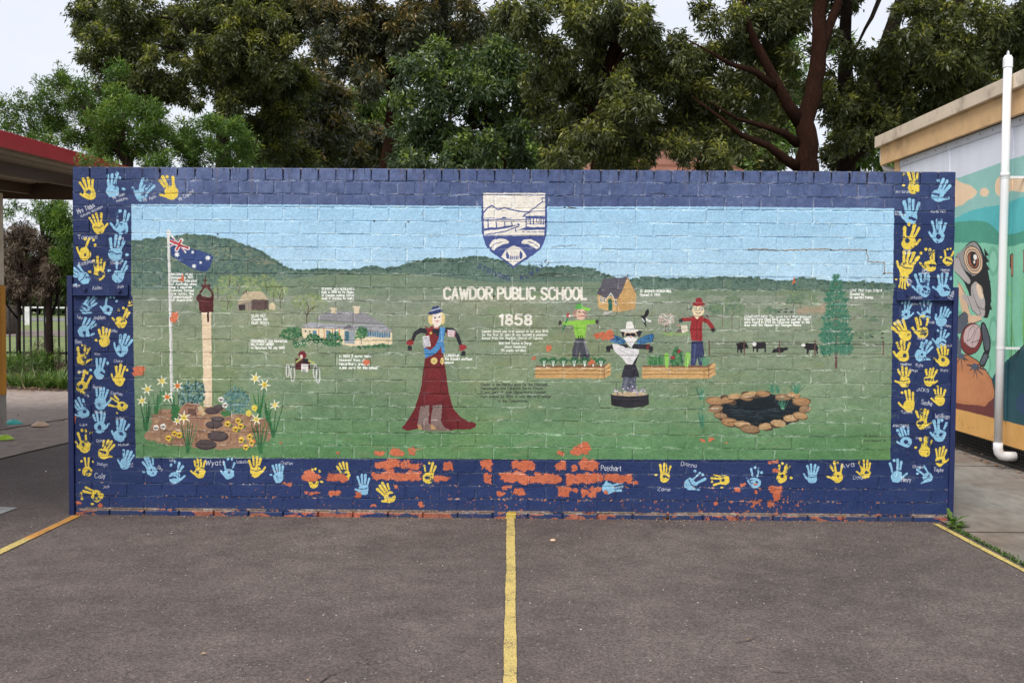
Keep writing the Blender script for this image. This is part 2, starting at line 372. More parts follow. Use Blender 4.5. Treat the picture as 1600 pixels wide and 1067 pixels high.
def hand(c, cx, cy, ang, col, size=37, seed=0, flip=1):
    r = random.Random(seed*7+3); a = math.radians(ang); k = size/37.0*r.uniform(.86, 1.06)
    q0 = c.map(np.array([(cx-26, cy+30), (cx+26, cy-34)])); bx0, by0, bx1, by1 = max(0, int(q0[0, 0])), max(0, int(q0[0, 1])), min(c.w, int(q0[1, 0])), min(c.h, int(q0[1, 1])); before = c.im[by0:by1, bx0:bx1].copy()
    k *= .95
    def T(x, y):
        x *= flip*k; y *= k
        return (cx+x*math.cos(a)-y*math.sin(a), cy+x*math.sin(a)+y*math.cos(a))
    palm = [(-9.4, -3.5), (-4, -6.5), (3, -6.5), (9.5, -4), (11.2, 2), (10.4, 8), (7, 13.5), (0, 15.8), (-6.5, 13.5), (-10.5, 8), (-11, 2)]
    P = [T(x+r.uniform(-1.1, 1.1), y+r.uniform(-1.1, 1.1)) for x, y in palm]
    style = r.random()
    hole = None
    c.poly(P, col, .96, 1.3, 8, smooth=2)
    base = c_blue_at(cx, cy)
    if style < .62:
        hx, hy = r.uniform(-3, 3), r.uniform(0, 5); hr = r.uniform(1.8, 3.8)
        Q = [T(hx+hr*(1+.4*r.random())*math.cos(t), hy+hr*1.1*(1+.4*r.random())*math.sin(t)) for t in np.linspace(0, 6.28, 8)[:-1]]
        c.poly(Q, base, .95, 1.2, 6, smooth=1)
        if style < .25:
            c.poly([T(hx, hy-hr), T(hx+4, hy-2), T(11, hy+1), T(10, hy+4), T(hx+3, hy+3)], base, .95, 1.2, 6, smooth=1)
    elif style > .85:
        c.line([T(-9, 1), T(-2, 3), T(8, 0)], 1.6*k, base, .9)
    fa = [(-7.6, -17, -24), (-2.6, -12, -28), (2.8, -9, -27.5), (7.8, -6, -23)]
    for i, (bx, tx0, ty) in enumerate(((-7.2, -11.5, -20.5), (-2.6, -4.2, -25), (2.6, 3.2, -24.5), (7.6, 10.5, -19.5))):
        jx = r.uniform(-1.3, 1.3); jy = r.uniform(-1.5, 1.8); wd = r.uniform(4.3, 5.8)*k
        g = r.random(); y0 = -5.5 if g > .35 else -9
        b = (bx, y0); t = (tx0+jx, ty+jy)
        if g < .12:
            c.line([T(*t)], wd, col); c.ell(*T(*t), 2.6*k, 2.9*k, col); continue
        c.line([T(*b), T((b[0]+t[0])/2, (b[1]+t[1])/2)], wd*(.8 if g < .6 else .95), col, .96, w2=wd*.8)
        if g > .85: 
            c.line([T(b[0]*.35+t[0]*.65, b[1]*.35+t[1]*.65), T(*t)], wd, col)
        else:
            c.line([T((b[0]+t[0])/2, (b[1]+t[1])/2), T(*t)], wd*.85, col, .96, w2=wd*1.05)
    g = r.random(); tx, ty = -17.5+r.uniform(-1.5, 1.5), 0+r.uniform(-4, 4)
    if g > .25: c.line([T(-8, 8), T(-12.5, 4.5), T(tx, ty-1)], 4.2*k, col, .96, w2=3.8*k)
    else: c.ell(*T(tx, ty), 3.3*k, 2.3*k, col)
    # thin, patchy paint where the hand did not press
    pn = fnoise(by1-by0, bx1-bx0, 16, seed*11+5, 4); pf = vnoise(by1-by0, bx1-bx0, 3.5, seed*11+9)
    th = (.72, .66, .60)[seed % 3]; m_ = np.clip((pn+.16*(pf-.5)-th)*9, 0, 1)[..., None]*.9
    c.im[by0:by1, bx0:bx1] = c.im[by0:by1, bx0:bx1]*(1-m_)+before*m_
    # worn specks in the print
    for _ in range(5):
        x, y = r.uniform(-8, 8), r.uniform(-4, 12); c.ell(*T(x, y), r.uniform(.4, .9), r.uniform(.4, .8), tuple(v*.72+12 for v in col), op=.7)
NAVY, NAVY_FADE = (30, 47, 94), (86, 101, 143)
def c_blue_at(x, y):
    if y < 322: 
        t = 1.0 if 215 < x < 1385 else .45
        return tuple(NAVY[i]*(1-t)+NAVY_FADE[i]*t for i in range(3))
    return NAVY
# ------------------------------------------------------------------ the mural
S = 640.0
MW, MH = int(WALL_W*S), int(WALL_H*S)
def wall_map(P):
    q = on_y(P[:, 0], P[:, 1], 0.0); return np.stack([q[:, 0]*S, q[:, 2]*S], 1)
cv = Canvas(MW, MH, wall_map, S/239.0, 5)
PITCH_X, ROW_H, BASE_H = 0.23, 0.0865, 0.034
def wpx(x, z):
    """wall coordinates (m) -> photo pixel, used to lay wear on chosen bricks"""
    d = np.array([x-CX, -CY, z-CZ]); t = d@AF
    return (800+FPX*(d@AR)/t, 533.5-FPX*(d@AU)/t)
def paint_mural():
    c = cv; rs = c.rs
    # navy ground coat, faded above by weather
    c.poly([(60, 200), (1560, 200), (1560, 880), (60, 880)], NAVY, 1, 0, 10)
    zz = (np.arange(MH)/S)[:, None]; xx = (np.arange(MW)/S)[None, :]
    big = fnoise(MH, MW, 300, 11, 5, 1.5)
    fade = np.clip((zz-1.98)/.06, 0, 1)*np.clip((xx-.18)/.5, 0.25, 1)*np.clip((5.62-xx)/.4, .35, 1)
    fade = np.clip(fade*(.62+.9*(big-.3)), 0, 1)[..., None]
    c.im[:] = c.im*(1-fade)+(np.array(NAVY_FADE, np.float32)+(fnoise(MH, MW, 22, 21, 4)-.5)[..., None]*38)*fade
    lowband = np.clip((.45-zz)/.3, 0, 1)[..., None]*.5
    c.im[:] = c.im*(1-lowband)+np.array((38, 60, 112), np.float32)*lowband
    # picture field: sky then meadow with a slow gradient
    field = [(205, 319.5), (480, 320), (800, 323), (1100, 323), (1397, 326), (1394, 520), (1391, 718.5), (1100, 718), (800, 717.5), (400, 716), (212, 715.5), (208, 520)]
    P = c.map(np.array(field, float)); b = c._box(P, 4); m = c.polymask(P, b, .8)
    x0, x1, y0, y1 = b
    yy = np.linspace(0, 1, y1-y0, dtype=np.float32)[:, None]   # 0 bottom .. 1 top
    n1 = fnoise(y1-y0, x1-x0, 120, 31, 5, 2.2); n2 = fnoise(y1-y0, x1-x0, 16, 41, 4, 1.6); n3 = fnoise(y1-y0, x1-x0, 240, 47, 3, 1.5)
    stops = [(0, (88, 134, 86)), (.1, (96, 138, 92)), (.2, (110, 140, 103)), (.3, (121, 142, 110)), (.48, (130, 144, 119)), (.6, (136, 146, 126)), (.70, (143, 150, 134)), (.74, (134, 146, 132)), (1, (134, 146, 132))]
    g = np.stack([np.interp(yy[:, 0], [p for p, _ in stops], [k[i] for _, k in stops]) for i in range(3)], -1)[:, None, :]
    g = g + ((n1-.5)*34+(n2-.5)*26)[..., None]*np.array([1, .9, .9]) + (np.clip(n3-.5, 0, 1)*60)[..., None]*np.array([.35, .15, -.35])
    sub = c.im[y0:y1, x0:x1]; sub[m] = g[m]
    # sky
    sk = [(205, 319.5), (480, 320), (800, 323), (1100, 323), (1397, 326), (1395, 452), (205, 452)]
    P = c.map(np.array(sk, float)); b = c._box(P, 4); m = c.polymask(P, b, .8); x0, x1, y0, y1 = b
    yy = np.linspace(0, 1, y1-y0)[:, None]
    g = np.stack([np.interp(yy[:, 0], [0, .25, .6, 1], v) for v in ((178, 176, 164, 156), (212, 211, 205, 200), (232, 233, 232, 230))], -1)[:, None, :]
    g = g + ((fnoise(y1-y0, x1-x0, 90, 61, 4, 2)-.5)*20)[..., None]
    sub = c.im[y0:y1, x0:x1]; sub[m] = g[m]
    # hills
    top = [(205, 377), (225, 374), (246, 371), (262, 371), (281, 368), (291, 365), (313, 367), (332, 369), (346, 373), (362, 375), (372, 379), (388, 385), (406, 391), (419, 399), (434, 409), (443, 416), (460, 421), (484, 421), (500, 419), (518, 421), (540, 422), (557, 421), (570, 418), (583, 415), (600, 419), (620, 417), (640, 411), (655, 406), (672, 403), (700, 404), (725, 403), (749, 400), (768, 403), (790, 407), (806, 412), (822, 415), (849, 418), (877, 416), (900, 417), (925, 420), (942, 427), (961, 434), (990, 435), (1017, 432), (1050, 435), (1090, 434), (1131, 432), (1165, 433), (1202, 437), (1227, 439), (1242, 436), (1256, 434), (1293, 438), (1330, 440), (1343, 440), (1396, 443)]
    fine = []
    for i in range(len(top)-1):
        (ax, ay), (bx, by) = top[i], top[i+1]
        k = max(1, int((bx-ax)/4))
        for j in range(k): fine.append((ax+(bx-ax)*j/k, ay+(by-ay)*j/k+rs.normal()*.9))
    fine.append(top[-1])
    lowf = lambda x: np.interp(x, [205, 330, 440, 520, 640, 720, 780, 900, 960, 1000, 1100, 1250, 1396], [452, 452, 437, 428, 428, 436, 442, 440, 442, 452, 452, 452, 456])
    HC = (88, 114, 104)
    c.poly(fine+[(1396, 462), (205, 462)], (118, 136, 112), 1, 1, 12)
    c.poly(fine+[(x, float(lowf(x))) for x in range(1396, 204, -12)], HC, .8, 2.2, 16)
    darks = [(62, 90, 80), (74, 102, 90), (58, 86, 84), (92, 116, 98), (80, 108, 100)]
    for (x, y) in fine[::1]:
        for _ in range(3): c.ell(x+rs.normal()*2, y+abs(rs.normal())*2.5+1, 1.6+rs.random()*1.6, 1.1+rs.random(), darks[rs.integers(4)], op=.8, n=7)
    c.dabs([(207, 378), (290, 369), (360, 378), (440, 420), (430, 436), (207, 448)], 900, darks+[(120, 136, 100), (70, 100, 94)], 1.5, 1.8, .55)
    c.dabs([(640, 414), (760, 404), (930, 424), (930, 436), (640, 432)], 380, darks, 1.4, 2, .45)
    c.dabs([(960, 437), (1250, 438), (1394, 445), (1394, 458), (960, 452)], 420, darks+[(118, 132, 100)], 1.3, 2.4, .4)
    c.dabs([(320, 432), (470, 425), (640, 425), (640, 440), (320, 460)], 200, [(120, 140, 104), (96, 122, 96)], 1.4, 2.5, .5)
    for x0_, x1_, y_ in ((300, 400, 396), (380, 440, 408), (240, 330, 410)):
        for _ in range(20): c.ell(x0_+rs.random()*(x1_-x0_), y_+rs.normal()*5, 5, 1.2, (150, 140, 112), 8, .35, 8)
    # broad brush marks in the meadow
    for _ in range(420):
        x = 215+rs.random()*1175; y = 455+rs.random()*255; f = (y-455)/255
        col = ((118, 142, 96), (96, 126, 86), (146, 150, 118), (108, 146, 92), (140, 144, 96))[rs.integers(5)]
        c.ell(x, y, 8+rs.random()*16, 1.5+rs.random()*3.5, col, rs.normal()*8, .16+.12*rs.random(), 12)
    # ---- flag, pole
    F1 = Z(200, 340, 5.473); F2 = Z(200, 560, 5.473)
    c.line([(262.8, 364), (264.6, 430), (266.2, 500), (267.3, 570), (268.2, 615), (269.3, 638)], 4.6, (222, 220, 214)); c.line([(265, 372), (266.6, 450), (268.4, 560), (269.3, 620)], 1.1, (168, 172, 172))
    c.ell(263, 363.5, 3.6, 3.8, (226, 224, 218)); c.line([(263, 358), (263, 361)], 1.2, (226, 224, 218))
    FB = (44, 68, 124)
    c.poly(F1(362, 150, 395, 180, 440, 215, 510, 262, 620, 285, 737, 330, 715, 380, 695, 445, 650, 468, 560, 440, 480, 400, 410, 355, 360, 322), FB, smooth=1)
    for a_, w_ in (((368, 155, 492, 300), 2.6), ((360, 245, 470, 195), 2.4), ((362, 205, 425, 230, 512, 264), 6.2), ((455, 195, 415, 278), 6.2), ((372, 150, 400, 190), 2)): c.line(F1(*a_), w_, (228, 226, 224))
    for a_, w_ in (((362, 200, 425, 228, 510, 262), 3.2), ((452, 198, 417, 276), 3.4), ((385, 180, 480, 290), .9), ((365, 240, 440, 212), .9)): c.line(F1(*a_), w_, (186, 44, 50))
    for x, y, r in ((418, 318, 27), (552, 298, 17), (682, 348, 27), (620, 387, 15), (565, 417, 23)):
        pts = []
        for k in range(14):
            t = k*math.pi/7+.1; q = r if k % 2 == 0 else r*.5; pts += [x+q*math.sin(t), y-q*math.cos(t)]
        c.poly(F1(*pts), (232, 232, 230), wob=.4)
    # column with the bell
    c.poly([(315, 486), (329.5, 486), (330.5, 560), (331, 636), (318, 635), (316.5, 560)], (226, 202, 168))
    BM = (82, 30, 32); BD = (58, 24, 28)
    c.poly(F1(608, 700, 640, 668, 700, 690, 722, 660, 728, 800, 705, 812, 612, 812, 603, 745), BM, smooth=1); c.ell(*F1(612, 690)[0], 5, 6.5, BM); c.ell(*F1(612, 672)[0], 3, 3, BD)
    c.line(F1(615, 645, 640, 612, 665, 575, 700, 612, 720, 640, 722, 800), 2.8, BM); c.poly(F1(622, 568, 645, 578, 662, 566, 680, 578, 705, 566, 697, 606, 635, 606), BM)
    c.line(F1(660, 505, 660, 600), 1.5, BM); c.line(F1(642, 530, 660, 552, 678, 530), 1.3, BM); c.line(F1(648, 560, 690, 620), 1.6, (120, 60, 60)); c.line(F1(682, 812, 684, 885), 3, BD)
    c.line(F1(616, 810, 616, 822), 2, BD); c.line(F1(620, 715, 690, 720), 1, (120, 60, 56)); c.line(F1(630, 740, 640, 795), 1.2, (108, 48, 46))
    # ---- far trees and hut
    TR = (92, 78, 70); GRN = [(128, 150, 96), (146, 162, 104), (110, 136, 88), (156, 166, 116)]
    def tree(tr, blob, n, cols, r=1.5, w=1.4):
        for t in tr: c.line(t, w, TR, .9, w2=.6)
        c.dabs(blob, n, cols, r, 1.5, .6)
    for cx, cy, rx, ry, n in ((355, 437, 16, 7, 90), (345, 452, 14, 8, 60), (378, 440, 22, 9, 110), (412, 440, 18, 10, 110), (432, 455, 18, 12, 150), (395, 452, 14, 8, 60), (370, 462, 16, 12, 40), (352, 478, 10, 12, 26)):
        t = np.linspace(0, 6.28, 12)[:-1]; c.dabs([(cx+rx*math.cos(a), cy+ry*math.sin(a)) for a in t], n, GRN, 1.5, 1.6, .5)
    for t in ((355, 484, 356, 470, 353, 462), (356, 476, 361, 464), (340, 466, 339, 447), (339, 455, 343, 447), (358, 446, 358, 435), (358, 441, 363, 434), (372, 460, 374, 448, 380, 444), (374, 450, 370, 443), (416, 458, 416, 441), (427, 470, 428, 452), (438, 482, 437, 466, 432, 455), (438, 472, 444, 460), (437, 466, 440, 452)):
        c.line([(t[i], t[i+1]) for i in range(0, len(t), 2)], 1.3, TR, .85, w2=.6)
    c.poly(F1(945, 708, 1000, 637, 1140, 630, 1202, 700, 1070, 703, 940, 730), (196, 178, 146)); c.poly(F1(1055, 705, 1200, 703, 1200, 795, 1055, 797), (104, 84, 80)); c.poly(F1(938, 742, 945, 712, 1070, 697, 1010, 738), (182, 166, 136))
    c.poly(F1(940, 742, 1055, 716, 1055, 797, 936, 797), (146, 132, 120)); c.poly(F1(947, 748, 998, 745, 998, 797, 947, 797), (60, 52, 54)); c.poly(F1(1205, 740, 1232, 724, 1258, 748, 1258, 790, 1208, 790), (214, 196, 158))
    for x in range(1068, 1200, 16): c.line(F1(x, 708, x, 795), .6, (78, 60, 60))
    for x in (1018, 1036): c.line(F1(x, 735, x, 797), .7, (180, 168, 150))
    c.line(F1(985, 655, 1010, 625, 1012, 650), 1.6, (96, 84, 74)); c.dabs(F1(930, 795, 1260, 788, 1270, 806, 940, 808), 40, GRN, 1, 2, .6)
    for j, tt in enumerate(("SLAB HUT", "Cawdor Rd", "Built 1820's")): c.text(tt, 393, 495.5+j*5.4, 3.7, WHT, width=(22, 24, 27)[j])
    # national flag text
    for j, tt in enumerate(("NATIONAL FLAG", "Designed in 1901", "following federation", "of Australia when", "the 6 separate", "colonies formed", "one nation, the", "Commonwealth", "of Australia.")):
        c.text(tt, 267.4, 430.5+j*5.05, 3.6, WHT, width=(33, 34, 40, 39, 32, 35, 35, 33, 33)[j], gap=.9)
    # ---- homestead
    F3 = Z(400, 380, 3.5575); RF = (146, 144, 148)
    c.dabs([(457, 466), (475, 457), (500, 462), (512, 478), (480, 486), (458, 482)], 130, [(140, 158, 98), (120, 142, 92), (156, 166, 112)], 1.6, 1.5, .55)
    for t in ((479, 507, 479, 492, 474, 484), (479, 492, 486, 482, 498, 478), (480, 494, 482, 480, 478, 472), (488, 484, 491, 478)): c.line([(t[i], t[i+1]) for i in range(0, len(t), 2)], 1.5, (84, 66, 58), .9, w2=.7)
    c.poly(F3(252, 470, 460, 476, 755, 495, 757, 562, 530, 574, 470, 562, 262, 525), (226, 208, 172)); 
    c.poly(F3(330, 426, 372, 388, 470, 378, 560, 382, 610, 392, 715, 452, 520, 446), RF); c.poly(F3(250, 462, 292, 441, 500, 452, 710, 452, 762, 492, 560, 486, 470, 474, 290, 472), (164, 164, 170))
    for k in range(24): 
        x = 350+k*15; c.line(F3(x+10, 392+abs(k-9)*2.0, x-4+k*1.2, 430+k*.7), .5, (118, 116, 122), .6)
    c.line(F3(332, 428, 520, 440, 715, 453), .9, (96, 96, 104)); c.line(F3(252, 470, 470, 476, 560, 487, 762, 494), .9, (88, 92, 104))
    for x0_, y0_, x1_, y1_ in ((415, 358, 447, 392), (540, 350, 576, 395)): c.poly(F3(x0_, y0_, x1_, y0_, x1_-3, y1_, x0_+4, y1_), (214, 196, 166)); c.line(F3(x0_-3, y0_+5, x1_+2, y0_+5), 1.2, (226, 212, 186))
    c.poly(F3(480, 477, 515, 452, 560, 477), (120, 116, 126)); c.poly(F3(600, 492, 746, 497, 746, 525, 600, 521), (84, 122, 150)); c.poly(F3(490, 485, 550, 488, 548, 560, 490, 556), (150, 160, 166)); c.poly(F3(495, 490, 516, 490, 516, 545, 495, 543), (70, 110, 120))
    for x in range(604, 746, 13): c.line(F3(x, 492, x, 525), .6, (200, 196, 180))
    c.poly(F3(388, 486, 412, 488, 412, 535, 388, 532), (92, 128, 150)); c.poly(F3(432, 488, 455, 488, 455, 540, 432, 540), (92, 128, 150)); c.poly(F3(315, 486, 335, 487, 335, 530, 315, 527), (92, 128, 150))
    for x in (348, 378, 424, 462): c.line(F3(x, 476, x+1, 540), 1.3, (198, 122, 64))
    for x, y in ((276, 490), (298, 491)): c.poly(F3(x-4, y-5, x+4, y-5, x+4, y+5, x-4, y+5), (90, 110, 120))
    DG = [(52, 104, 66), (66, 120, 76), (44, 88, 60), (84, 134, 84)]
    for pl, n in ((F3(130, 518, 150, 480, 190, 465, 245, 470, 258, 520, 200, 535), 150), (F3(275, 530, 300, 500, 350, 515, 352, 550, 285, 548), 70), (F3(385, 540, 405, 500, 450, 495, 482, 540, 470, 575, 412, 572), 130), (F3(552, 528, 556, 480, 585, 460, 618, 478, 616, 528), 110), (F3(200, 575, 210, 540, 275, 540, 285, 578), 60), (F3(310, 556, 320, 530, 375, 530, 380, 560), 50), (F3(550, 576, 700, 562, 760, 566, 760, 578, 560, 584), 60), (F3(375, 560, 385, 545, 415, 550, 410, 575), 30)): c.dabs(pl, n, DG, 1.3, 1.5, .85)
    c.line(F3(585, 525, 585, 562), 1, TR)
    for _ in range(34):
        x = 205+rs.random()*170; c.ell(*F3(x, 535+rs.random()*38)[0], .8, .7, (228, 222, 214), op=.9, n=6)
    for j, (tt, w_) in enumerate((("SCHOOL and RESIDENCE", 51), ("Built in 1858 by Mr Roden", 50), ("of Camden costing 349.10", 50), ("took 4 months to build.", 50))): c.text(tt, 502.5, 453.2+j*5.0, 3.4, WHT, width=w_, gap=.9)
    for j, (tt, w_) in enumerate((("RAZORBACK DEG MEMORIAL", 57), ("BILLYCART DERBY", 36), ("on Razorback Rd July 1995", 52))): c.text(tt, 392, 534.8+j*5.2, 3.5, WHT, width=w_, gap=.9)
    for j, (tt, w_) in enumerate((("In 1883 2 acres were", 49), ("resumed from Jas", 43), ("Macarthur's grant of", 48), ("4,368 acres for this school.", 60))): c.text(tt, 530, 558.5+j*6.0, 4, WHT, width=w_, gap=.9)
    # billycart
    for cx, cy, rx, ry in ((175, 708, 9, 36), (203, 725, 11, 45), (328, 712, 10, 38), (344, 735, 11, 42)):
        x, y = F3(cx, cy)[0]; t = np.linspace(0, 2*np.pi, 15); c.line([(x+rx/3.56*math.cos(a), y+ry/3.56*math.sin(a)) for a in t], 1.5, (216, 214, 212)); c.line([(x, y-ry/3.6), (x, y+ry/3.6)], .7, (120, 120, 122))
    c.line(F3(190, 690, 340, 695), 1.6, (60, 56, 60)); c.line(F3(190, 672, 330, 672), .9, (206, 204, 202)); c.poly(F3(218, 640, 300, 645, 300, 700, 220, 705), (84, 34, 38)); c.ell(*F3(257, 622)[0], 6.2, 6, (112, 26, 34)); c.ell(*F3(251, 632)[0], 2.6, 3.2, (220, 190, 170))
    c.line(F3(225, 660, 245, 645), 3, (168, 176, 96)); c.line(F3(285, 648, 322, 668), 3, (168, 176, 96)); c.poly(F3(248, 672, 292, 672, 288, 715, 252, 714), (224, 220, 214)); c.poly(F3(262, 640, 290, 645, 285, 668, 258, 665), (34, 32, 38)); c.text("52", 472.5, 580.5, 3.2, (60, 60, 70), .6)
    # ---- the lady in the red gown
    G = Z(600, 460, 4.639); RD = (106, 24, 30); BK = (40, 40, 48)
    c.poly(G(298, 460, 432, 460, 445, 560, 470, 720, 500, 825, 550, 888, 610, 922, 640, 925, 668, 938, 662, 962, 620, 977, 520, 978, 480, 988, 330, 990, 240, 975, 170, 988, 128, 972, 180, 900, 225, 820, 262, 700, 285, 560), RD)
    c.poly(G(325, 520, 400, 520, 420, 790, 300, 790), (124, 28, 34), .45, 3); c.poly(G(310, 780, 425, 770, 500, 985, 245, 975), (90, 20, 26), .5, 2)
    BT = (132, 110, 104)
    for ox in (0, 92): c.poly(G(262+ox, 815-ox*.1, 325+ox, 800-ox*.05, 328+ox, 860, 318+ox, 920, 350+ox, 965, 400+ox, 988, 300+ox, 990, 240+ox, 968, 244+ox, 930, 250+ox, 880), BT, var=22); c.poly(G(240+ox, 945, 262+ox, 942, 285+ox, 978, 250+ox, 980), (182, 142, 96))
    c.poly(G(300, 285, 330, 235, 425, 240, 428, 465, 298, 465), (118, 28, 34)); c.poly(G(340, 240, 440, 240, 440, 300, 385, 305, 350, 270), BK)
    c.line(G(335, 268, 265, 262, 225, 285, 208, 330), 8.5, BK, w2=5); c.line(G(430, 258, 495, 262, 530, 300, 556, 368), 8.5, BK, w2=5)
    c.poly(G(158, 350, 185, 328, 212, 335, 214, 358, 195, 370, 165, 364), (150, 36, 42)); c.poly(G(542, 378, 560, 362, 596, 372, 600, 388, 575, 405, 545, 412), (150, 36, 42))
    for cx, cy in ((186, 385), (574, 425)):
        c.ell(*G(cx, cy)[0], 3.6, 3.4, BK)
        for d in (-14, -5, 4, 13): c.line(G(cx+d*.6, cy, cx+d, cy+20), 1.5, BK)
    c.poly(G(293, 226, 320, 242, 352, 226, 350, 260, 330, 300, 312, 275), (138, 26, 34)); c.poly(G(355, 232, 402, 236, 398, 252, 358, 250), (170, 70, 60))
    c.poly(G(405, 240, 442, 238, 432, 330, 405, 395, 362, 438, 298, 462, 288, 385, 335, 405, 372, 370, 396, 318), (62, 132, 188)); c.poly(G(412, 330, 432, 350, 442, 418, 428, 426, 415, 420), (66, 128, 182))
    c.poly(G(278, 305, 328, 300, 337, 380, 285, 384), (226, 222, 218)); c.poly(G(456, 258, 516, 262, 514, 310, 455, 304), (226, 218, 218))
    for k in range(5): c.line(G(285, 318+k*14, 328, 315+k*14), 1.1, (70, 70, 120), .8)
    for k in range(3): c.line(G(465, 272+k*13, 508, 274+k*13), .9, (150, 60, 70), .8)
    c.line(G(458, 262, 457, 302), 1.1, (160, 40, 50)); c.line(G(512, 265, 511, 308), 1.1, (160, 40, 50))
    for a_ in ((362, 483, 5, 5.3), (419, 485, 3.0, 5.8)): c.ell(*G(a_[0], a_[1])[0], a_[2], a_[3], (214, 190, 112)); c.ell(*G(a_[0], a_[1])[0], .8, .9, (90, 80, 60))
    c.ell(*G(338, 282)[0], 2, 2.2, (210, 180, 90)); c.poly(G(366, 215, 394, 215, 396, 240, 364, 240), (236, 208, 190))
    c.ell(*G(343, 175)[0], 5, 10, (224, 200, 130)); c.ell(*G(422, 178)[0], 4, 9, (224, 200, 130)); c.ell(*G(383, 148)[0], 9.5, 5, (226, 202, 136)); c.ell(*G(383, 180)[0], 7.6, 11.5, (240, 222, 208))
    c.ell(*G(369, 169)[0], 1.8, 1.1, (40, 50, 80)); c.ell(*G(400, 168)[0], 1.8, 1.1, (40, 50, 80)); c.line(G(376, 194, 385, 198, 394, 193), 1.1, (170, 40, 50)); c.line(G(384, 176, 386, 184), .6, (196, 160, 140))
    c.ell(*G(370, 131)[0], 12, 2.9, (52, 62, 112), -12); c.poly(G(335, 126, 352, 86, 372, 90, 388, 80, 402, 98, 415, 118), (52, 62, 112)); c.line(G(340, 120, 370, 112, 408, 102), 2, (176, 190, 206))
    for j, (tt, w_, h_) in enumerate((("CORDELIA", 23, 4.2), ("The School's unofficial", 43, 3.6), ("mascot", 14, 3.6))): c.text(tt, 694.5, 557.3+j*5.4, h_, WHT, width=w_, gap=.9)
    # ---- title
    def title(s_, x0_, x1_, y_, h_, w_): c.text(s_, x0_, y_, h_, (234, 228, 214), w=w_, width=x1_-x0_, gap=1.3, jit=.02)
    title("CAWDOR", 694, 768.5, 467, 17, 3.7); title("PUBLIC", 778, 835.5, 467, 16.5, 3.7); title("SCHOOL", 846, 915.5, 467.5, 17, 3.7); title("1858", 781, 830, 507.5, 15.5, 3.6)
    for tt, x, y, w_ in (("Cawdor School was first opened on 1st June 1858.", 753, 519.5, 104), ("for the first 20 years it was located in premises", 753, 524.8, 102), ("leased from the Anglican Church of Cawdor.", 753, 530, 96), ("1858 First Teacher in Charge", 779, 538.2, 51), ("James Humphreys", 788, 543.6, 34), ("95 pupils enrolled", 783, 549.2, 38)): c.text(tt, x, y, 3.5, (228, 228, 218), width=w_, gap=.9)
    for tt, x, y, w_ in (("Cawdor is the meeting place for the D'harawal,", 751, 602.8, 105), ("Gandangara and Cubbitch Barta People.", 751, 608.6, 98), ("It was part of John Macarthur's Camden", 751, 614.6, 101), ("Park estate by 1825. It was the first village", 751, 621.4, 109), ("in the Cowpastures.", 779, 628.2, 46)): c.text(tt, x, y, 3.7, (58, 62, 60), .72, width=w_, gap=.9)
    # ---- crest
    K = Z(740, 290, 6.67); SB = (62, 78, 138); CW = (234, 226, 214)
    c.poly(K(80, 215, 765, 215, 760, 480, 740, 580, 690, 672, 560, 768, 412, 860, 300, 775, 190, 700, 128, 630, 95, 540, 82, 480), SB); c.poly(K(98, 80, 745, 80, 744, 200, 737, 525, 108, 521, 103, 300), CW, wob=.5)
    for a_, w_ in (((100, 97, 400, 96, 745, 101), 1.2), ((106, 280, 140, 238, 188, 210, 215, 230, 250, 252, 322, 235, 400, 256, 480, 272, 575, 277), 2), ((710, 175, 512, 326), 1.5), ((512, 325, 740, 322), 1.5), ((530, 303, 620, 270, 742, 268), 1), ((706, 132, 745, 132), 1.3), ((712, 135, 718, 172, 745, 176), 1.2), ((546, 325, 546, 430), 1.6), ((105, 362, 400, 362, 575, 355), 1.4), ((108, 345, 170, 340, 280, 350, 390, 345), 1), ((150, 375, 152, 435), 1.8), ((232, 385, 238, 435), 1.8), ((322, 385, 325, 425), 1.6), ((392, 385, 402, 415), 1.4), ((120, 514, 330, 480, 470, 426), 1.6), ((436, 455, 436, 474, 452, 480), 1.4), ((505, 483, 527, 483), 1), ((555, 485, 585, 485), 1), ((605, 485, 656, 486), 1.1), ((675, 487, 735, 487), 1.2), ((555, 404, 735, 402), .9), ((590, 350, 590, 404), 1.8), ((622, 350, 622, 404), 1.8), ((655, 350, 655, 385, 680, 388, 682, 355), 1), ((700, 350, 700, 404), 1.6), ((726, 350, 726, 404), 1.6)): c.line(K(*a_), w_, SB, wob=.5)
    for a_ in ((548, 328, 742, 328, 742, 350, 548, 346), (455, 466, 560, 430, 610, 436, 742, 434, 742, 464), (110, 372, 150, 350, 186, 368), (280, 347, 315, 326, 345, 343), (455, 388, 487, 410, 455, 422), (106, 472, 108, 450, 180, 436, 240, 440, 350, 422, 478, 412, 380, 438, 290, 456, 200, 466)): c.poly(K(*a_), SB, wob=.6)
    c.poly(K(160, 620, 200, 570, 262, 555, 340, 562, 373, 590, 360, 610, 300, 616, 245, 645, 212, 676, 184, 664, 188, 640, 165, 640), CW); c.line(K(185, 640, 232, 604, 300, 590), 1, SB)
    c.poly(K(495, 590, 520, 565, 580, 560, 640, 580, 690, 615, 685, 640, 655, 666, 618, 640, 560, 612, 500, 608), CW); c.line(K(565, 587, 620, 602, 672, 642), 1, SB)
    c.poly(K(288, 745, 340, 670, 385, 640, 430, 631, 480, 645, 515, 680, 553, 742, 412, 836), CW, smooth=0)
    c.poly(K(345, 683, 362, 722, 374, 768, 342, 762, 333, 725), SB); c.poly(K(486, 680, 512, 720, 503, 758, 478, 772, 474, 735), SB)
    for x in (383, 402, 422, 442, 460): c.line(K(x, 738, x, 770), 1.6, SB)
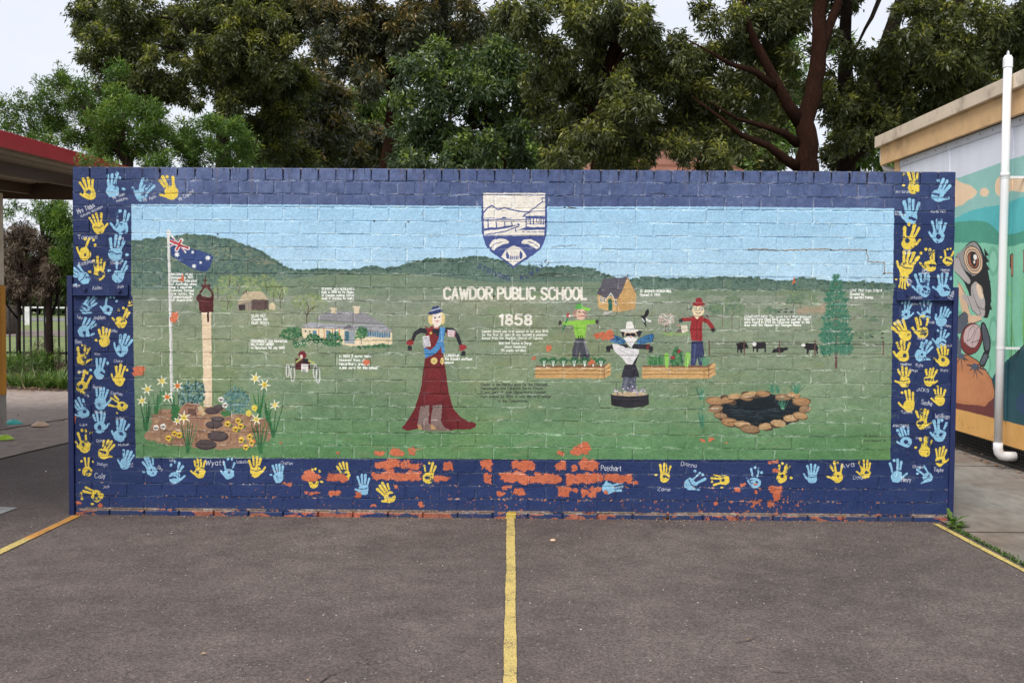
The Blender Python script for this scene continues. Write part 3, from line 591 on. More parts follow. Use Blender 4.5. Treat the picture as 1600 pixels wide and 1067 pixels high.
    for ch, x, y, a_ in (('S', 40, 858, -22), ('T', 82, 886, -20), ('R', 135, 912, -18), ('I', 185, 926, -17), ('V', 212, 945, -16), ('I', 262, 955, -12), ('N', 282, 972, -10), ('G', 338, 985, -6), ('A', 485, 985, 12), ('L', 548, 968, 22), ('W', 590, 945, 28), ('A', 660, 908, 32), ('Y', 712, 868, 36), ('S', 765, 832, 38)):
        c.text(ch, *K(x, y)[0], 7.4, (52, 66, 112), 1.3, ang=a_, jit=0)
    # ---- church hall
    H = Z(830, 420, 4.743)
    c.dabs(H(480, 300, 700, 305, 780, 300, 640, 345, 520, 345), 60, [(150, 146, 128), (128, 134, 110)], 1.6, 2.2, .5)
    c.poly(H(490, 182, 640, 215, 640, 322, 595, 316, 494, 290), (206, 166, 106)); c.poly(H(715, 62, 778, 186, 770, 298, 640, 322, 642, 215), (198, 156, 96)); c.poly(H(486, 186, 535, 76, 716, 62, 644, 222, 620, 222, 590, 176, 552, 222), (92, 88, 98))
    for k in range(7): c.line(H(500+k*5, 172-k*16, 655+k*9, 200-k*20), .7, (66, 62, 74), .8)
    for k in range(9): c.line(H(500+k*22, 180, 535+k*20, 78), .5, (120, 116, 124), .5)
    for k in range(6): c.line(H(650, 235+k*14, 770, 222+k*13), .4, (160, 120, 70), .6)
    c.line(H(548, 240, 590, 182, 625, 240), 1.2, (226, 222, 212)); c.poly(H(570, 308, 570, 232, 584, 218, 598, 234, 598, 312), (42, 104, 88)); c.line(H(640, 215, 640, 322), .8, (150, 110, 66)); c.line(H(716, 62, 778, 186), .9, (120, 106, 96)); c.line(H(716, 42, 716, 64), .7, (60, 60, 70)); c.line(H(710, 49, 722, 49), .6, (60, 60, 70))
    for x, y in ((516, 228), (541, 232), (627, 250)): c.poly(H(x-9, y-20, x+8, y-18, x+8, y+20, x-9, y+18), (226, 222, 210)); c.poly(H(x-5, y-14, x-1, y-14, x-1, y-2, x-5, y-2), (40, 50, 60)); c.poly(H(x+1, y-14, x+5, y-14, x+5, y-2, x+1, y-2), (40, 50, 60)); c.poly(H(x-5, y+2, x+5, y+2, x+5, y+13, x-5, y+13), (50, 60, 66))
    c.poly(H(535, 322, 600, 312, 606, 322, 560, 340, 530, 338), (188, 184, 176)); c.ell(*H(712, 92)[0], 1, 1, (236, 220, 180))
    for j, (tt, w_) in enumerate((("ST JEROME'S CHURCH HALL", 49), ("Opened in 1905", 31))): c.text(tt, 1000, 457+j*5.4, 3.5, WHT, width=w_, gap=.9)
    # ---- scarecrow in green
    c.poly(H(326, 515, 390, 515, 430, 640, 428, 692, 365, 692, 360, 600, 345, 692, 298, 690, 305, 600), (74, 74, 84)); c.line(H(395, 540, 418, 640), 3, (150, 150, 160), .7); c.line(H(345, 540, 330, 670), 2.4, (100, 100, 112), .6)
    c.poly(H(308, 385, 415, 380, 408, 450, 400, 512, 330, 518, 315, 450), (138, 196, 62)); c.line(H(246, 405, 350, 400), 6.5, (140, 198, 64)); c.line(H(380, 398, 462, 394), 6.5, (134, 192, 60)); c.line(H(335, 420, 345, 500), 1.4, (110, 168, 50), .7); c.line(H(385, 415, 380, 500), 1.4, (168, 214, 90), .7)
    for cx, cy in ((224, 402), (476, 392)):
        for d in (-40, -10, 20, 50): a = math.radians(d+(180 if cx < 300 else 0)); c.line(H(cx, cy, cx+20*math.cos(a), cy+20*math.sin(a)), 1.8, (60, 52, 56))
    c.ell(*H(338, 335)[0], 7, 7, (168, 130, 116)); c.ell(*H(368, 338)[0], 8.2, 8.8, (216, 182, 156)); c.ell(*H(402, 340)[0], 2.2, 6, (168, 130, 116)); c.ell(*H(355, 322)[0], 2, 1, (90, 60, 60)); c.ell(*H(385, 322)[0], 1.8, 1, (90, 60, 60)); c.line(H(355, 350, 368, 347, 385, 350), 1.3, (180, 50, 44)); c.line(H(370, 330, 371, 340), .8, (190, 90, 80))
    c.poly(H(320, 300, 328, 268, 355, 256, 382, 268, 395, 300), (88, 168, 72), smooth=1); c.ell(*H(408, 298)[0], 6.6, 2.6, (132, 200, 62), 10)
    for x in (350, 365, 380): c.line(H(x, 500, x-4, 522), 1.4, (40, 44, 40))
    c.line(H(268, 368, 256, 400), 3.2, (50, 130, 84), w2=2.6); c.line(H(252, 420, 228, 472), 2.4, (46, 116, 84), w2=1); c.ell(*H(272, 346)[0], 2.6, 3.8, (176, 48, 44)); c.ell(*H(281, 350)[0], 1.2, 1.8, (230, 220, 210))
    # ---- scarecrow in black and white on the tyre
    c.poly(H(682, 800, 775, 802, 776, 905, 665, 902), (88, 92, 108)); c.line(H(728, 815, 724, 900), 1.2, (58, 60, 74)); c.line(H(705, 820, 690, 895), 3, (128, 132, 146), .6)
    c.poly(H(698, 590, 795, 590, 792, 650, 770, 715, 705, 715, 690, 650), (44, 42, 50)); c.poly(H(692, 715, 775, 712, 802, 808, 770, 800, 740, 812, 700, 800, 664, 806), (48, 46, 56))
    c.poly(H(578, 525, 600, 492, 650, 505, 705, 540, 690, 558, 640, 555, 592, 545), (48, 116, 170)); c.poly(H(786, 530, 850, 495, 900, 482, 908, 500, 896, 545, 850, 555, 788, 562), (48, 116, 170))
    for a_ in ((590, 530, 630, 515, 690, 545), (600, 500, 650, 520, 690, 555), (610, 530, 650, 545), (800, 545, 850, 510, 895, 495), (800, 555, 850, 545, 893, 530), (840, 530, 870, 515), (578, 525, 600, 492, 650, 505, 705, 540), (786, 530, 850, 495, 900, 482, 908, 500, 896, 545)): c.line(H(*a_), .8, (24, 40, 70))
    for x, y in ((640, 530), (868, 520)): c.line([(H(x, y)[0][0]+2*math.cos(a)*(.4+a*.1), H(x, y)[0][1]+2*math.sin(a)*(.4+a*.1)) for a in np.linspace(0, 7, 12)], .7, (24, 40, 70))
    c.line(H(600, 580, 700, 575), 7, (46, 44, 52)); c.line(H(760, 575, 868, 580), 7.5, (46, 44, 52)); c.poly(H(855, 560, 876, 562, 876, 598, 850, 598), (110, 40, 44))
    for cx, cy, s_ in ((572, 590, -1), (886, 592, 1)):
        c.ell(*H(cx, cy)[0], 3.6, 4.4, (40, 40, 46))
        for d in (-14, -2, 9): c.line(H(cx+d*.5, cy+8, cx+d, cy+28), 1.6, (40, 40, 46))
    c.poly(H(598, 556, 640, 560, 700, 585, 800, 600, 792, 632, 748, 712, 708, 706, 660, 650, 615, 612), (224, 220, 220)); c.line(H(640, 590, 720, 640, 740, 690), .9, (180, 178, 186)); c.line(H(660, 580, 760, 620), .9, (186, 184, 190))
    c.ell(*H(735, 480)[0], 9.5, 6.5, (216, 178, 150)); c.poly(H(682, 505, 700, 512, 735, 500, 770, 512, 790, 502, 770, 545, 738, 586, 705, 545), (228, 224, 222))
    for k in range(12): c.line(H(690, 462, 665+k*1.5, 470+k*4), .9, BK); c.line(H(770, 462, 822-k*2, 462+k*4), .9, BK)
    c.ell(*H(718, 490)[0], 4.2, 3, (30, 28, 34)); c.ell(*H(754, 488)[0], 4.2, 3, (30, 28, 34)); c.ell(*H(736, 508)[0], 2, 1, (190, 130, 110)); c.ell(*H(727, 458)[0], 14.5, 3, (228, 224, 216)); c.poly(H(700, 448, 706, 396, 726, 390, 748, 394, 768, 446), (230, 226, 218)); [c.ell(*H(696+k*11, 461-k)[0], .5, .8, (120, 116, 128), n=6) for k in range(9)]
    c.poly(H(586, 930, 868, 930, 872, 1005, 830, 1022, 730, 1032, 640, 1022, 596, 1006), (40, 38, 44)); c.ell(*H(728, 928)[0], 28, 3.6, (196, 172, 132)); c.ell(*H(728, 1006)[0], 29, 4.4, (44, 42, 48)); c.line(H(610, 960, 720, 968, 850, 960), .8, (70, 68, 76))
    for k in range(46):
        x = 612+rs.random()*235; y = 905+rs.normal()*12; c.ell(*H(x, y)[0], 1.6, 1.3, ((196, 180, 200), (170, 152, 176), (214, 204, 214), (120, 110, 130))[rs.integers(4)], n=7)
    # ---- scarecrow in red
    c.poly(H(1188, 538, 1270, 535, 1282, 630, 1262, 720, 1246, 718, 1232, 655, 1214, 722, 1182, 722, 1182, 620), (50, 58, 98)); c.line(H(1215, 560, 1205, 690), 2.5, (84, 96, 140), .6)
    c.poly(H(1186, 355, 1270, 348, 1268, 440, 1266, 536, 1186, 532, 1176, 450), (150, 28, 32)); c.line(H(1200, 376, 1120, 376), 5.6, (150, 30, 34)); c.line(H(1262, 372, 1310, 392, 1344, 440), 6.4, (146, 28, 32)); c.line(H(1228, 372, 1224, 520), .9, (96, 18, 24)); c.line(H(1255, 400, 1250, 520), 1.4, (110, 20, 26), .7); c.poly(H(1205, 350, 1250, 350, 1228, 378), (226, 206, 170))
    for cx, cy in ((1108, 385), (1348, 456)):
        for d in range(0, 360, 60): a = math.radians(d); c.line(H(cx, cy, cx+16*math.cos(a), cy+16*math.sin(a)), 1.8, (44, 50, 52))
    c.line(H(1172, 300, 1188, 292), 1.6, (60, 60, 50)); c.line(H(1292, 292, 1280, 300), 1.6, (60, 60, 50)); c.ell(*H(1236, 312)[0], 9.3, 9.6, (228, 208, 168)); c.ell(*H(1236, 345)[0], 5, 2.8, (226, 206, 168))
    for x in (1219, 1259): c.ell(*H(x, 300)[0], 2.5, 2.7, (44, 40, 40)); c.ell(*H(x, 300)[0], 1.7, 1.9, (236, 234, 228)); c.ell(*H(x, 301)[0], .6, .6, (30, 30, 30))
    c.line(H(1218, 325, 1236, 334, 1256, 326), .9, (60, 40, 40)); c.ell(*H(1238, 313)[0], .8, 1, (150, 90, 70)); c.ell(*H(1240, 262)[0], 10.4, 3.2, (146, 28, 36)); c.ell(*H(1241, 240)[0], 5.4, 5, (150, 30, 38)); c.line(H(1218, 252, 1262, 252), 1.4, (196, 90, 90))
    c.line(H(1296, 345, 1310, 362), 2, (60, 60, 90)); c.ell(*H(1302, 352)[0], 1.2, 1.2, (170, 50, 60))
    # planters
    WD = (202, 158, 98)
    for x0_, x1_, x2_ in ((28, 540, 592), (818, 1316, 1370)):
        c.poly(H(x0_+10, 718, x1_-10, 714, x2_-6, 700, x1_, 732, x0_, 730), (124, 84, 66)); c.poly(H(x0_+4, 727, x1_, 730, x1_, 814, x0_, 812), WD); c.poly(H(x1_, 730, x2_-20, 700, x2_, 704, x2_-6, 725, x2_, 740, x2_-8, 765, x2_, 782, x1_, 814), (208, 164, 104))
        for y in (755, 783): c.line(H(x0_, y, x0_+200, y-2, x1_, y+1), .9, (108, 76, 56)); c.line(H(x1_, y, x2_-8, y-26), .8, (108, 76, 56))
        c.line(H(x1_, 728, x1_, 812), 1, (92, 66, 52)); c.line(H(x0_+4, 727, x1_, 730), .8, (120, 84, 60))
    for x in (95, 162, 238, 316, 395, 458, 516):
        for k in range(9):
            a = (k-4)*.2; c.line(H(x, 715, x+70*math.sin(a)*.7, 655+abs(k-4)*5), 2.2, ((40, 98, 58), (58, 120, 70), (34, 84, 56))[k % 3], .9, w2=1.6)
        for k in range(3): c.line(H(x-2+k*3, 722, x-10+k*10, 682), .9, (224, 230, 216))
    for _ in range(70): x = 862+rs.random()*125; c.line(H(x, 712, x+rs.normal()*12, 640+rs.random()*30), 1.2, ((66, 128, 72), (92, 150, 80), (50, 104, 64))[rs.integers(3)], .85)
    c.line(H(1005, 720, 1003, 640), 5, (134, 192, 76), w2=7); c.line(H(1150, 715, 1160, 640), 6, (128, 190, 70), w2=8); c.dabs(H(1035, 715, 1040, 640, 1075, 575, 1120, 630, 1120, 715), 120, DG, 1.6, 1.5, .85); c.ell(*H(1048, 660)[0], 3.6, 2.6, (150, 40, 44)); c.ell(*H(1096, 612)[0], 2.8, 3, (150, 40, 44))
    for _ in range(26): x = 1285+rs.normal()*10; c.line(H(x, 718, x+rs.normal()*22, 650+rs.random()*25), 1, ((70, 130, 96), (92, 150, 110))[rs.integers(2)], .85)
    # magpie, blossom tree, tent
    c.poly(H(868, 293, 872, 330, 858, 352, 848, 362, 852, 440, 836, 405, 822, 375, 808, 350, 835, 348, 845, 315), (38, 38, 44)); c.poly(H(848, 362, 875, 378, 890, 380, 885, 398, 862, 390, 850, 380), (226, 224, 220)); c.line(H(822, 372, 838, 392), 1.6, (226, 224, 220))
    for t in ((995, 472, 995, 430, 985, 400), (996, 435, 1010, 400), (995, 430, 1020, 410)): c.line(H(*t), 1.5, (110, 88, 76), w2=.8)
    c.dabs(H(930, 395, 950, 340, 1000, 325, 1050, 345, 1060, 400, 1010, 420, 960, 418), 150, [(210, 192, 184), (190, 160, 158), (160, 130, 120), (222, 210, 200)], .95, 1.2, .8); c.dabs(H(960, 480, 1150, 475, 1180, 490, 1000, 495), 50, [(130, 180, 90), (150, 160, 110)], 1.2, 2, .6)
    c.poly(H(1073, 472, 1105, 424, 1122, 472), (104, 96, 88)); c.poly(H(1104, 424, 1150, 416, 1166, 462, 1120, 474), (214, 204, 182)); c.ell(*H(1088, 420)[0], 1.8, 1.8, (196, 120, 90), op=.7)
    # ---- right: trees, fence, cattle
    M = Z(1040, 380, 3.953); MG = [(96, 124, 98), (110, 134, 102), (124, 142, 104), (88, 114, 96)]
    for pl, n in ((M(255, 410, 280, 370, 330, 362, 360, 390, 350, 430, 290, 435), 110), (M(345, 400, 370, 340, 420, 320, 470, 350, 488, 400, 460, 435, 380, 438), 170), (M(735, 375, 770, 330, 830, 300, 860, 330, 840, 380), 110), (M(860, 350, 885, 305, 930, 310, 930, 365), 60), (M(600, 425, 640, 395, 690, 410, 695, 430), 50), (M(1190, 470, 1240, 450, 1310, 460, 1300, 480), 26), (M(1340, 400, 1380, 380, 1400, 400), 18), (M(1130, 560, 1240, 540, 1290, 560, 1260, 590, 1150, 590), 40)): c.dabs(pl, n, MG, 1.7, 1.6, .5)
    for t in ((352, 522, 350, 440), (408, 533, 410, 440), (410, 470, 425, 420), (790, 390, 792, 362), (830, 395, 830, 355), (900, 385, 900, 355)): c.line(M(*t), 1.4, (112, 92, 84), .9, w2=.8)
    c.ell(*M(905, 412)[0], 21, 4.6, (158, 142, 118), 0, .8); c.dabs(M(820, 405, 990, 385, 990, 425, 820, 432), 50, [(172, 146, 126), (150, 144, 116)], 2, 3, .5)
    for x, y in ((710, 412), (745, 407), (700, 425), (775, 427), (740, 425), (1205, 586), (1275, 578), (1338, 586), (1303, 628), (1340, 557)): c.ell(*M(x, y)[0], 2.6, 1, (54, 52, 50), n=8)
    FN = (74, 66, 60)
    for y, op in ((609, .9), (628, .55), (645, .7), (682, .8)): c.line(M(262, y, 480, y+2, 700, y, 940, y), .8, FN, op); c.line(M(1130, y, 1350, y+3), .8, FN, op)
    for x in (268, 484, 703, 921, 1131, 1342): c.line(M(x, 604, x+1, 690), 2, (104, 76, 68))
    CB = (38, 36, 40)
    for a_ in ((436, 620, 465, 612, 500, 618, 512, 640, 508, 652, 495, 645, 490, 655, 474, 655, 472, 678, 464, 678, 462, 658, 450, 658, 448, 678, 441, 676, 440, 650), (535, 625, 560, 612, 612, 609, 620, 625, 618, 676, 610, 676, 608, 650, 572, 652, 568, 674, 560, 674, 558, 650, 545, 655, 543, 672, 538, 672), (655, 676, 665, 655, 700, 645, 735, 645, 740, 636, 758, 650, 750, 662, 735, 662, 725, 676), (845, 622, 870, 618, 930, 625, 942, 645, 940, 684, 932, 684, 928, 662, 885, 660, 882, 682, 872, 682, 868, 655, 855, 645)): c.poly(M(*a_), CB)
    c.ell(*M(548, 624)[0], 3, 3.2, (224, 220, 214)); c.ell(*M(852, 630)[0], 3.4, 2.8, (224, 220, 214)); c.line(M(484, 606, 484, 688), 1.8, (104, 76, 68)); c.line(M(703, 606, 703, 688), 1.8, (104, 76, 68)); c.line(M(921, 606, 921, 688), 1.8, (104, 76, 68))
    for j, (tt, w_) in enumerate((("COWPASTURES The small herd that escaped", 104), ("from the First Fleet herd grew to over 60. They", 101), ("were found in 1795 by Governor Hunter in the", 102), ("area near the Nepean and Georges Rivers.", 89))): c.text(tt, 1163, 496.5+j*4.35, 3.3, WHT, width=w_, gap=.9)
    for j, (tt, w_) in enumerate((("LONE PINE from Gallipoli", 50), ("Donated by", 22), ("Mr and Mrs Patrick", 36))): c.text(tt, 1328, 456+j*5.4, 3.6, WHT, width=w_, gap=.9)
    # lone pine
    c.line(M(1052, 230, 1054, 500, 1052, 770), 1.6, (110, 76, 72), w2=3.6)
    PG = [(52, 112, 88), (64, 124, 96), (40, 94, 76), (78, 134, 106)]
    for yy_, hw in ((205, 14), (240, 26), (275, 34), (310, 52), (345, 66), (385, 52), (420, 60), (455, 76), (495, 66), (530, 84), (565, 96), (600, 88), (640, 96), (670, 84)):
        for _ in range(int(hw*1.5)):
            u = rs.uniform(-1, 1); x = 1053+u*hw; y = yy_+abs(u)*14+rs.normal()*8
            for d in (-1, 0, 1): c.line(M(x, y, x+u*14+d*5, y-11-rs.random()*6), 1.05, PG[rs.integers(4)], .75, w2=.5)
    for a_ in ((1053, 600, 1080, 590), (1053, 500, 1030, 480), (1053, 440, 1075, 430), (1053, 370, 1070, 355)): c.line(M(*a_), .8, (150, 84, 84), .6)
    # ---- pond
    RK = [(178, 138, 92), (164, 122, 80), (190, 152, 106), (150, 116, 82)]
    c.ell(1186, 642, 72, 27, (30, 38, 42)); c.poly([(1120, 637), (1140, 625), (1200, 619), (1245, 628), (1252, 645), (1225, 662), (1160, 667), (1128, 652)], (26, 36, 42), smooth=1)
    for _ in range(40): c.ell(1188+rs.normal()*26, 643+rs.normal()*8, 5+rs.random()*7, 1, ((44, 60, 70), (36, 50, 56), (60, 78, 84))[rs.integers(3)], 0, .5, 8)
    rk = [(1118, 627, 16, 7), (1138, 625, 14, 6), (1148, 620, 12, 5), (1166, 622, 11, 5), (1172, 617, 14, 5), (1192, 616, 12, 5), (1224, 621, 14, 6), (1240, 618, 11, 5), (1252, 628, 15, 7), (1258, 640, 10, 6), (1118, 640, 12, 6), (1126, 650, 11, 5), (1140, 660, 14, 7), (1160, 664, 14, 6), (1172, 671, 16, 7), (1196, 667, 12, 6), (1216, 662, 13, 6), (1236, 654, 13, 6), (1250, 650, 12, 6)]
    for x, y, rx, ry in rk:
        k = RK[rs.integers(4)]; c.ell(x, y, rx, ry, (92, 70, 54), rs.normal()*12); c.ell(x, y-.8, rx*.94, ry*.86, k, rs.normal()*8); c.ell(x-2, y-ry*.35, rx*.5, ry*.3, tuple(min(255, v+22) for v in k), 0, .6)
    def reed(x, y, n, h_, sp):
        for _ in range(n): u = rs.normal(); c.line([(x+u*.8, y), (x+u*sp, y-h_*(.6+.5*rs.random()))], 1.1, ((58, 122, 96), (70, 138, 104), (44, 104, 84))[rs.integers(3)], .9, w2=.6)
    for a_ in ((1096, 624, 14, 18, 4), (1097, 668, 18, 26, 4), (1207, 613, 14, 14, 4), (1216, 614, 10, 12, 3), (1244, 615, 20, 17, 6), (1223, 640, 16, 18, 4), (1095, 640, 6, 6, 4)): reed(*a_)
    c.text("B Stuart", 1351, 681.5, 2.2, (58, 70, 56), .6, width=24); c.text("Mural Workshop '99", 1350, 689.5, 2.2, (58, 70, 56), .6, width=34)
    # ---- garden bed at left
    B = F2; SO = (158, 120, 92)
    c.poly(B(135, 650, 200, 610, 200, 500, 260, 440, 400, 430, 460, 420, 500, 370, 560, 362, 610, 400, 650, 420, 800, 400, 850, 470, 980, 480, 1100, 500, 1210, 530, 1220, 640, 1230, 690, 1120, 740, 980, 775, 760, 780, 560, 760, 360, 745, 220, 720, 150, 690), SO, 1, 2.5, 26, smooth=1)
    c.poly(B(150, 690, 360, 730, 760, 790, 1120, 750, 1240, 690, 1230, 800, 800, 835, 300, 815, 130, 740), (84, 128, 76), .55, 3)
    for _ in range(130): x, y = rs.uniform(190, 1200), rs.uniform(450, 740); c.ell(*B(x, y)[0], 5, 2, ((178, 138, 104), (136, 98, 80), (188, 156, 120), (120, 88, 72))[rs.integers(4)], rs.normal()*25, .45, 9)
    c.poly(B(460, 480, 480, 400, 530, 362, 580, 370, 615, 420, 660, 500, 640, 580, 560, 560, 470, 520), (152, 110, 88), .9); c.poly(B(510, 432, 580, 430, 582, 484, 512, 484), (104, 74, 64))
    c.dabs(B(430, 330, 440, 250, 500, 200, 580, 190, 640, 210, 660, 310, 640, 390, 520, 370, 440, 400), 320, [(44, 84, 84), (60, 104, 104), (100, 140, 140), (36, 66, 68), (140, 170, 168)], 1.3, 1.2, .9); c.dabs(B(800, 400, 830, 300, 900, 240, 1000, 280, 1050, 360, 1040, 460, 900, 475, 830, 440), 330, [(74, 116, 116), (92, 136, 134), (64, 104, 96), (110, 146, 144)], 1.3, 1.4, .85)
    c.dabs(B(370, 400, 440, 420, 430, 520, 380, 540), 60, [(52, 112, 60)], 1.8, 1.5, .8); c.dabs(B(800, 460, 860, 450, 880, 480, 820, 495), 40, [(60, 116, 66)], 1.6, 1.5, .8); c.dabs(B(600, 420, 650, 400, 660, 480, 610, 470), 16, [(210, 160, 110), (200, 190, 150)], 2, 1.5, .7)
    for x, y, rx, ry in ((720, 448, 68, 30), (770, 425, 45, 28), (765, 520, 62, 26), (735, 568, 75, 34), (768, 665, 92, 46), (668, 738, 92, 46)): c.ell(*B(x, y)[0], rx/5.47, ry/5.47, (66, 54, 56), rs.normal()*5); c.ell(*B(x-5, y-6)[0], rx/6.2, ry/7.2, (94, 80, 80), 0, .7)
    FGc = [(48, 108, 60), (60, 126, 70), (40, 92, 56)]
    def daff(x, y, n, h_, sp):
        for _ in range(n): u = rs.uniform(-1, 1); c.line([(x+u*2, y), (x+u*sp*.6, y-h_*.55), (x+u*sp, y-h_*(.8+.3*rs.random()))], 1.9, FGc[rs.integers(3)], .95, w2=1)
        c.line([(x, y+1), (x, y-8)], 6.5, FGc[0], .9)
    for a_ in ((228, 670, 10, 42, 12), (244, 644, 8, 34, 14), (272, 646, 6, 30, 8), (293, 705, 10, 42, 18), (407, 705, 10, 44, 16), (405, 650, 9, 40, 12), (427, 680, 9, 45, 20), (418, 655, 5, 30, 10)): daff(*a_)
    for x, y, r_, cc in ((165, 265, 50, (232, 208, 96)), (290, 195, 50, (232, 208, 96)), (118, 365, 46, (236, 212, 100)), (335, 330, 50, (222, 120, 40)), (422, 235, 48, (222, 120, 40)), (478, 505, 58, (236, 214, 90)), (420, 535, 36, (236, 214, 90)), (1088, 170, 50, (236, 212, 90)), (1165, 228, 52, (236, 208, 70)), (1255, 400, 46, (236, 208, 80)), (1095, 520, 50, (238, 216, 110))):
        x_, y_ = B(x, y)[0]; rr = r_/5.47; a0 = rs.random()
        for k in range(6): a = a0+k*math.pi/3; c.line([(x_, y_), (x_+rr*.55*math.cos(a), y_+rr*.55*math.sin(a)), (x_+rr*math.cos(a), y_+rr*math.sin(a))], 3.6, (232, 230, 206), w2=1)
        c.ell(x_, y_, rr*.42, rr*.42, cc); c.ell(x_, y_, rr*.2, rr*.2, tuple(int(v*.85) for v in cc))
    def pansy(x, y, cc, cm):
        x_, y_ = B(x, y)[0]
        for a in (0, 1.26, 2.5, 3.8, 5.0): c.ell(x_+2.2*math.cos(a), y_+2.4*math.sin(a), 2.6, 2.5, cc, n=9)
        for a in (-.6, .9, 2.2): c.line([(x_, y_), (x_+2.6*math.cos(a+.8), y_+2.4*math.sin(a+.8))], 1.5, cm)
    for x, y in ((395, 640), (345, 680), (440, 655), (850, 560), (940, 530), (918, 605), (962, 578), (968, 695), (1040, 668), (1055, 720), (1008, 757)): c.ell(*B(x+22, y+10)[0], 4, 3, FGc[0], n=8, op=.6); pansy(x, y, (230, 190, 50), (78, 44, 28))
    for x, y in ((240, 592), (300, 582), (795, 352), (830, 398)): pansy(x, y, (230, 228, 214), (84, 50, 70))
    for x, y in ((1030, 470), (1080, 425)): pansy(x, y, (232, 210, 70), (206, 180, 50))
    # ---- handprints
    HP = [(139,298,-15,1),(176,293,5,0),(222,300,30,0),(266,296,-20,1),(153,352,-15,1),(190,351,5,0),(133.5,392,25,1),(180,392,10,0),(155,423,0,1),(129,431,-50,0),(185.5,427,20,0),(135,478,40,0),(169,480,20,0),(190,499,15,1),(132,514,35,0),(163,529,0,1),(191,542,20,0),(129,557,5,1),(156,578,15,0),(187,589,15,1),(129,600,15,1),(157,625,5,0),(129,640,-25,0),(188,631,-60,1),(156,662,-5,0),(188,675,15,0),(132,692,0,1),(163,704,25,1),(196,720,20,0),(136,732,0,1),(236,731,-20,0),(273,741,10,0),(312,734,0,1),(357,735,5,0),(399,732,-5,1),(148,772,-75,1),(435,741,0,0),(490,749,0,1),(539,738,-20,1),(568,760,0,0),(607,772,-35,1),(669,742,10,1),(953,760,75,0),(1038.5,741,5,1),(1081,752,45,0),(1129,747.6,-90,1),(1180,749,10,0),(1222,741,10,1),(1269,742,5,0),(1308,740,-5,1),(1352,735,0,1),(1401,739,-5,0),(1448,742,-45,0),(1427,288,-10,1),(1467,301,25,0),(1423,335,5,0),(1466,364,5,0),(1420,374,10,1),(1417,415,20,1),(1453,410,-10,1),(1481,403,10,1),(1412,433,180,1),(1442,448,0,0),(1474,448,5,0),(1415,487,5,0),(1447,487,0,0),(1472,497,25,0),(1413,519.5,-35,1),(1441,514,0,1),(1470,530.5,15,0),(1411,550.6,0,1),(1440,550.6,30,0),(1474,559,0,1),(1413,592,0,1),(1452,591,10,1),(1420,629,-5,1),(1468,621,0,1),(1441,657,0,1),(1468,675,5,0),(1415,685,-15,0),(1445,700,10,1),(1469,715,5,1)]
    for i, (x, y, a, k) in enumerate(HP):
        sz = 37 if y < 450 else 33
        if y > 725 or 450 < y: sz = 32
        if i in (45, 61, 60): sz = 27
        hand(c, x, y+2, a, YEL if k else LBL, sz, i, 1 if (i*37) % 10 < 7 or i in (45,) else -1)
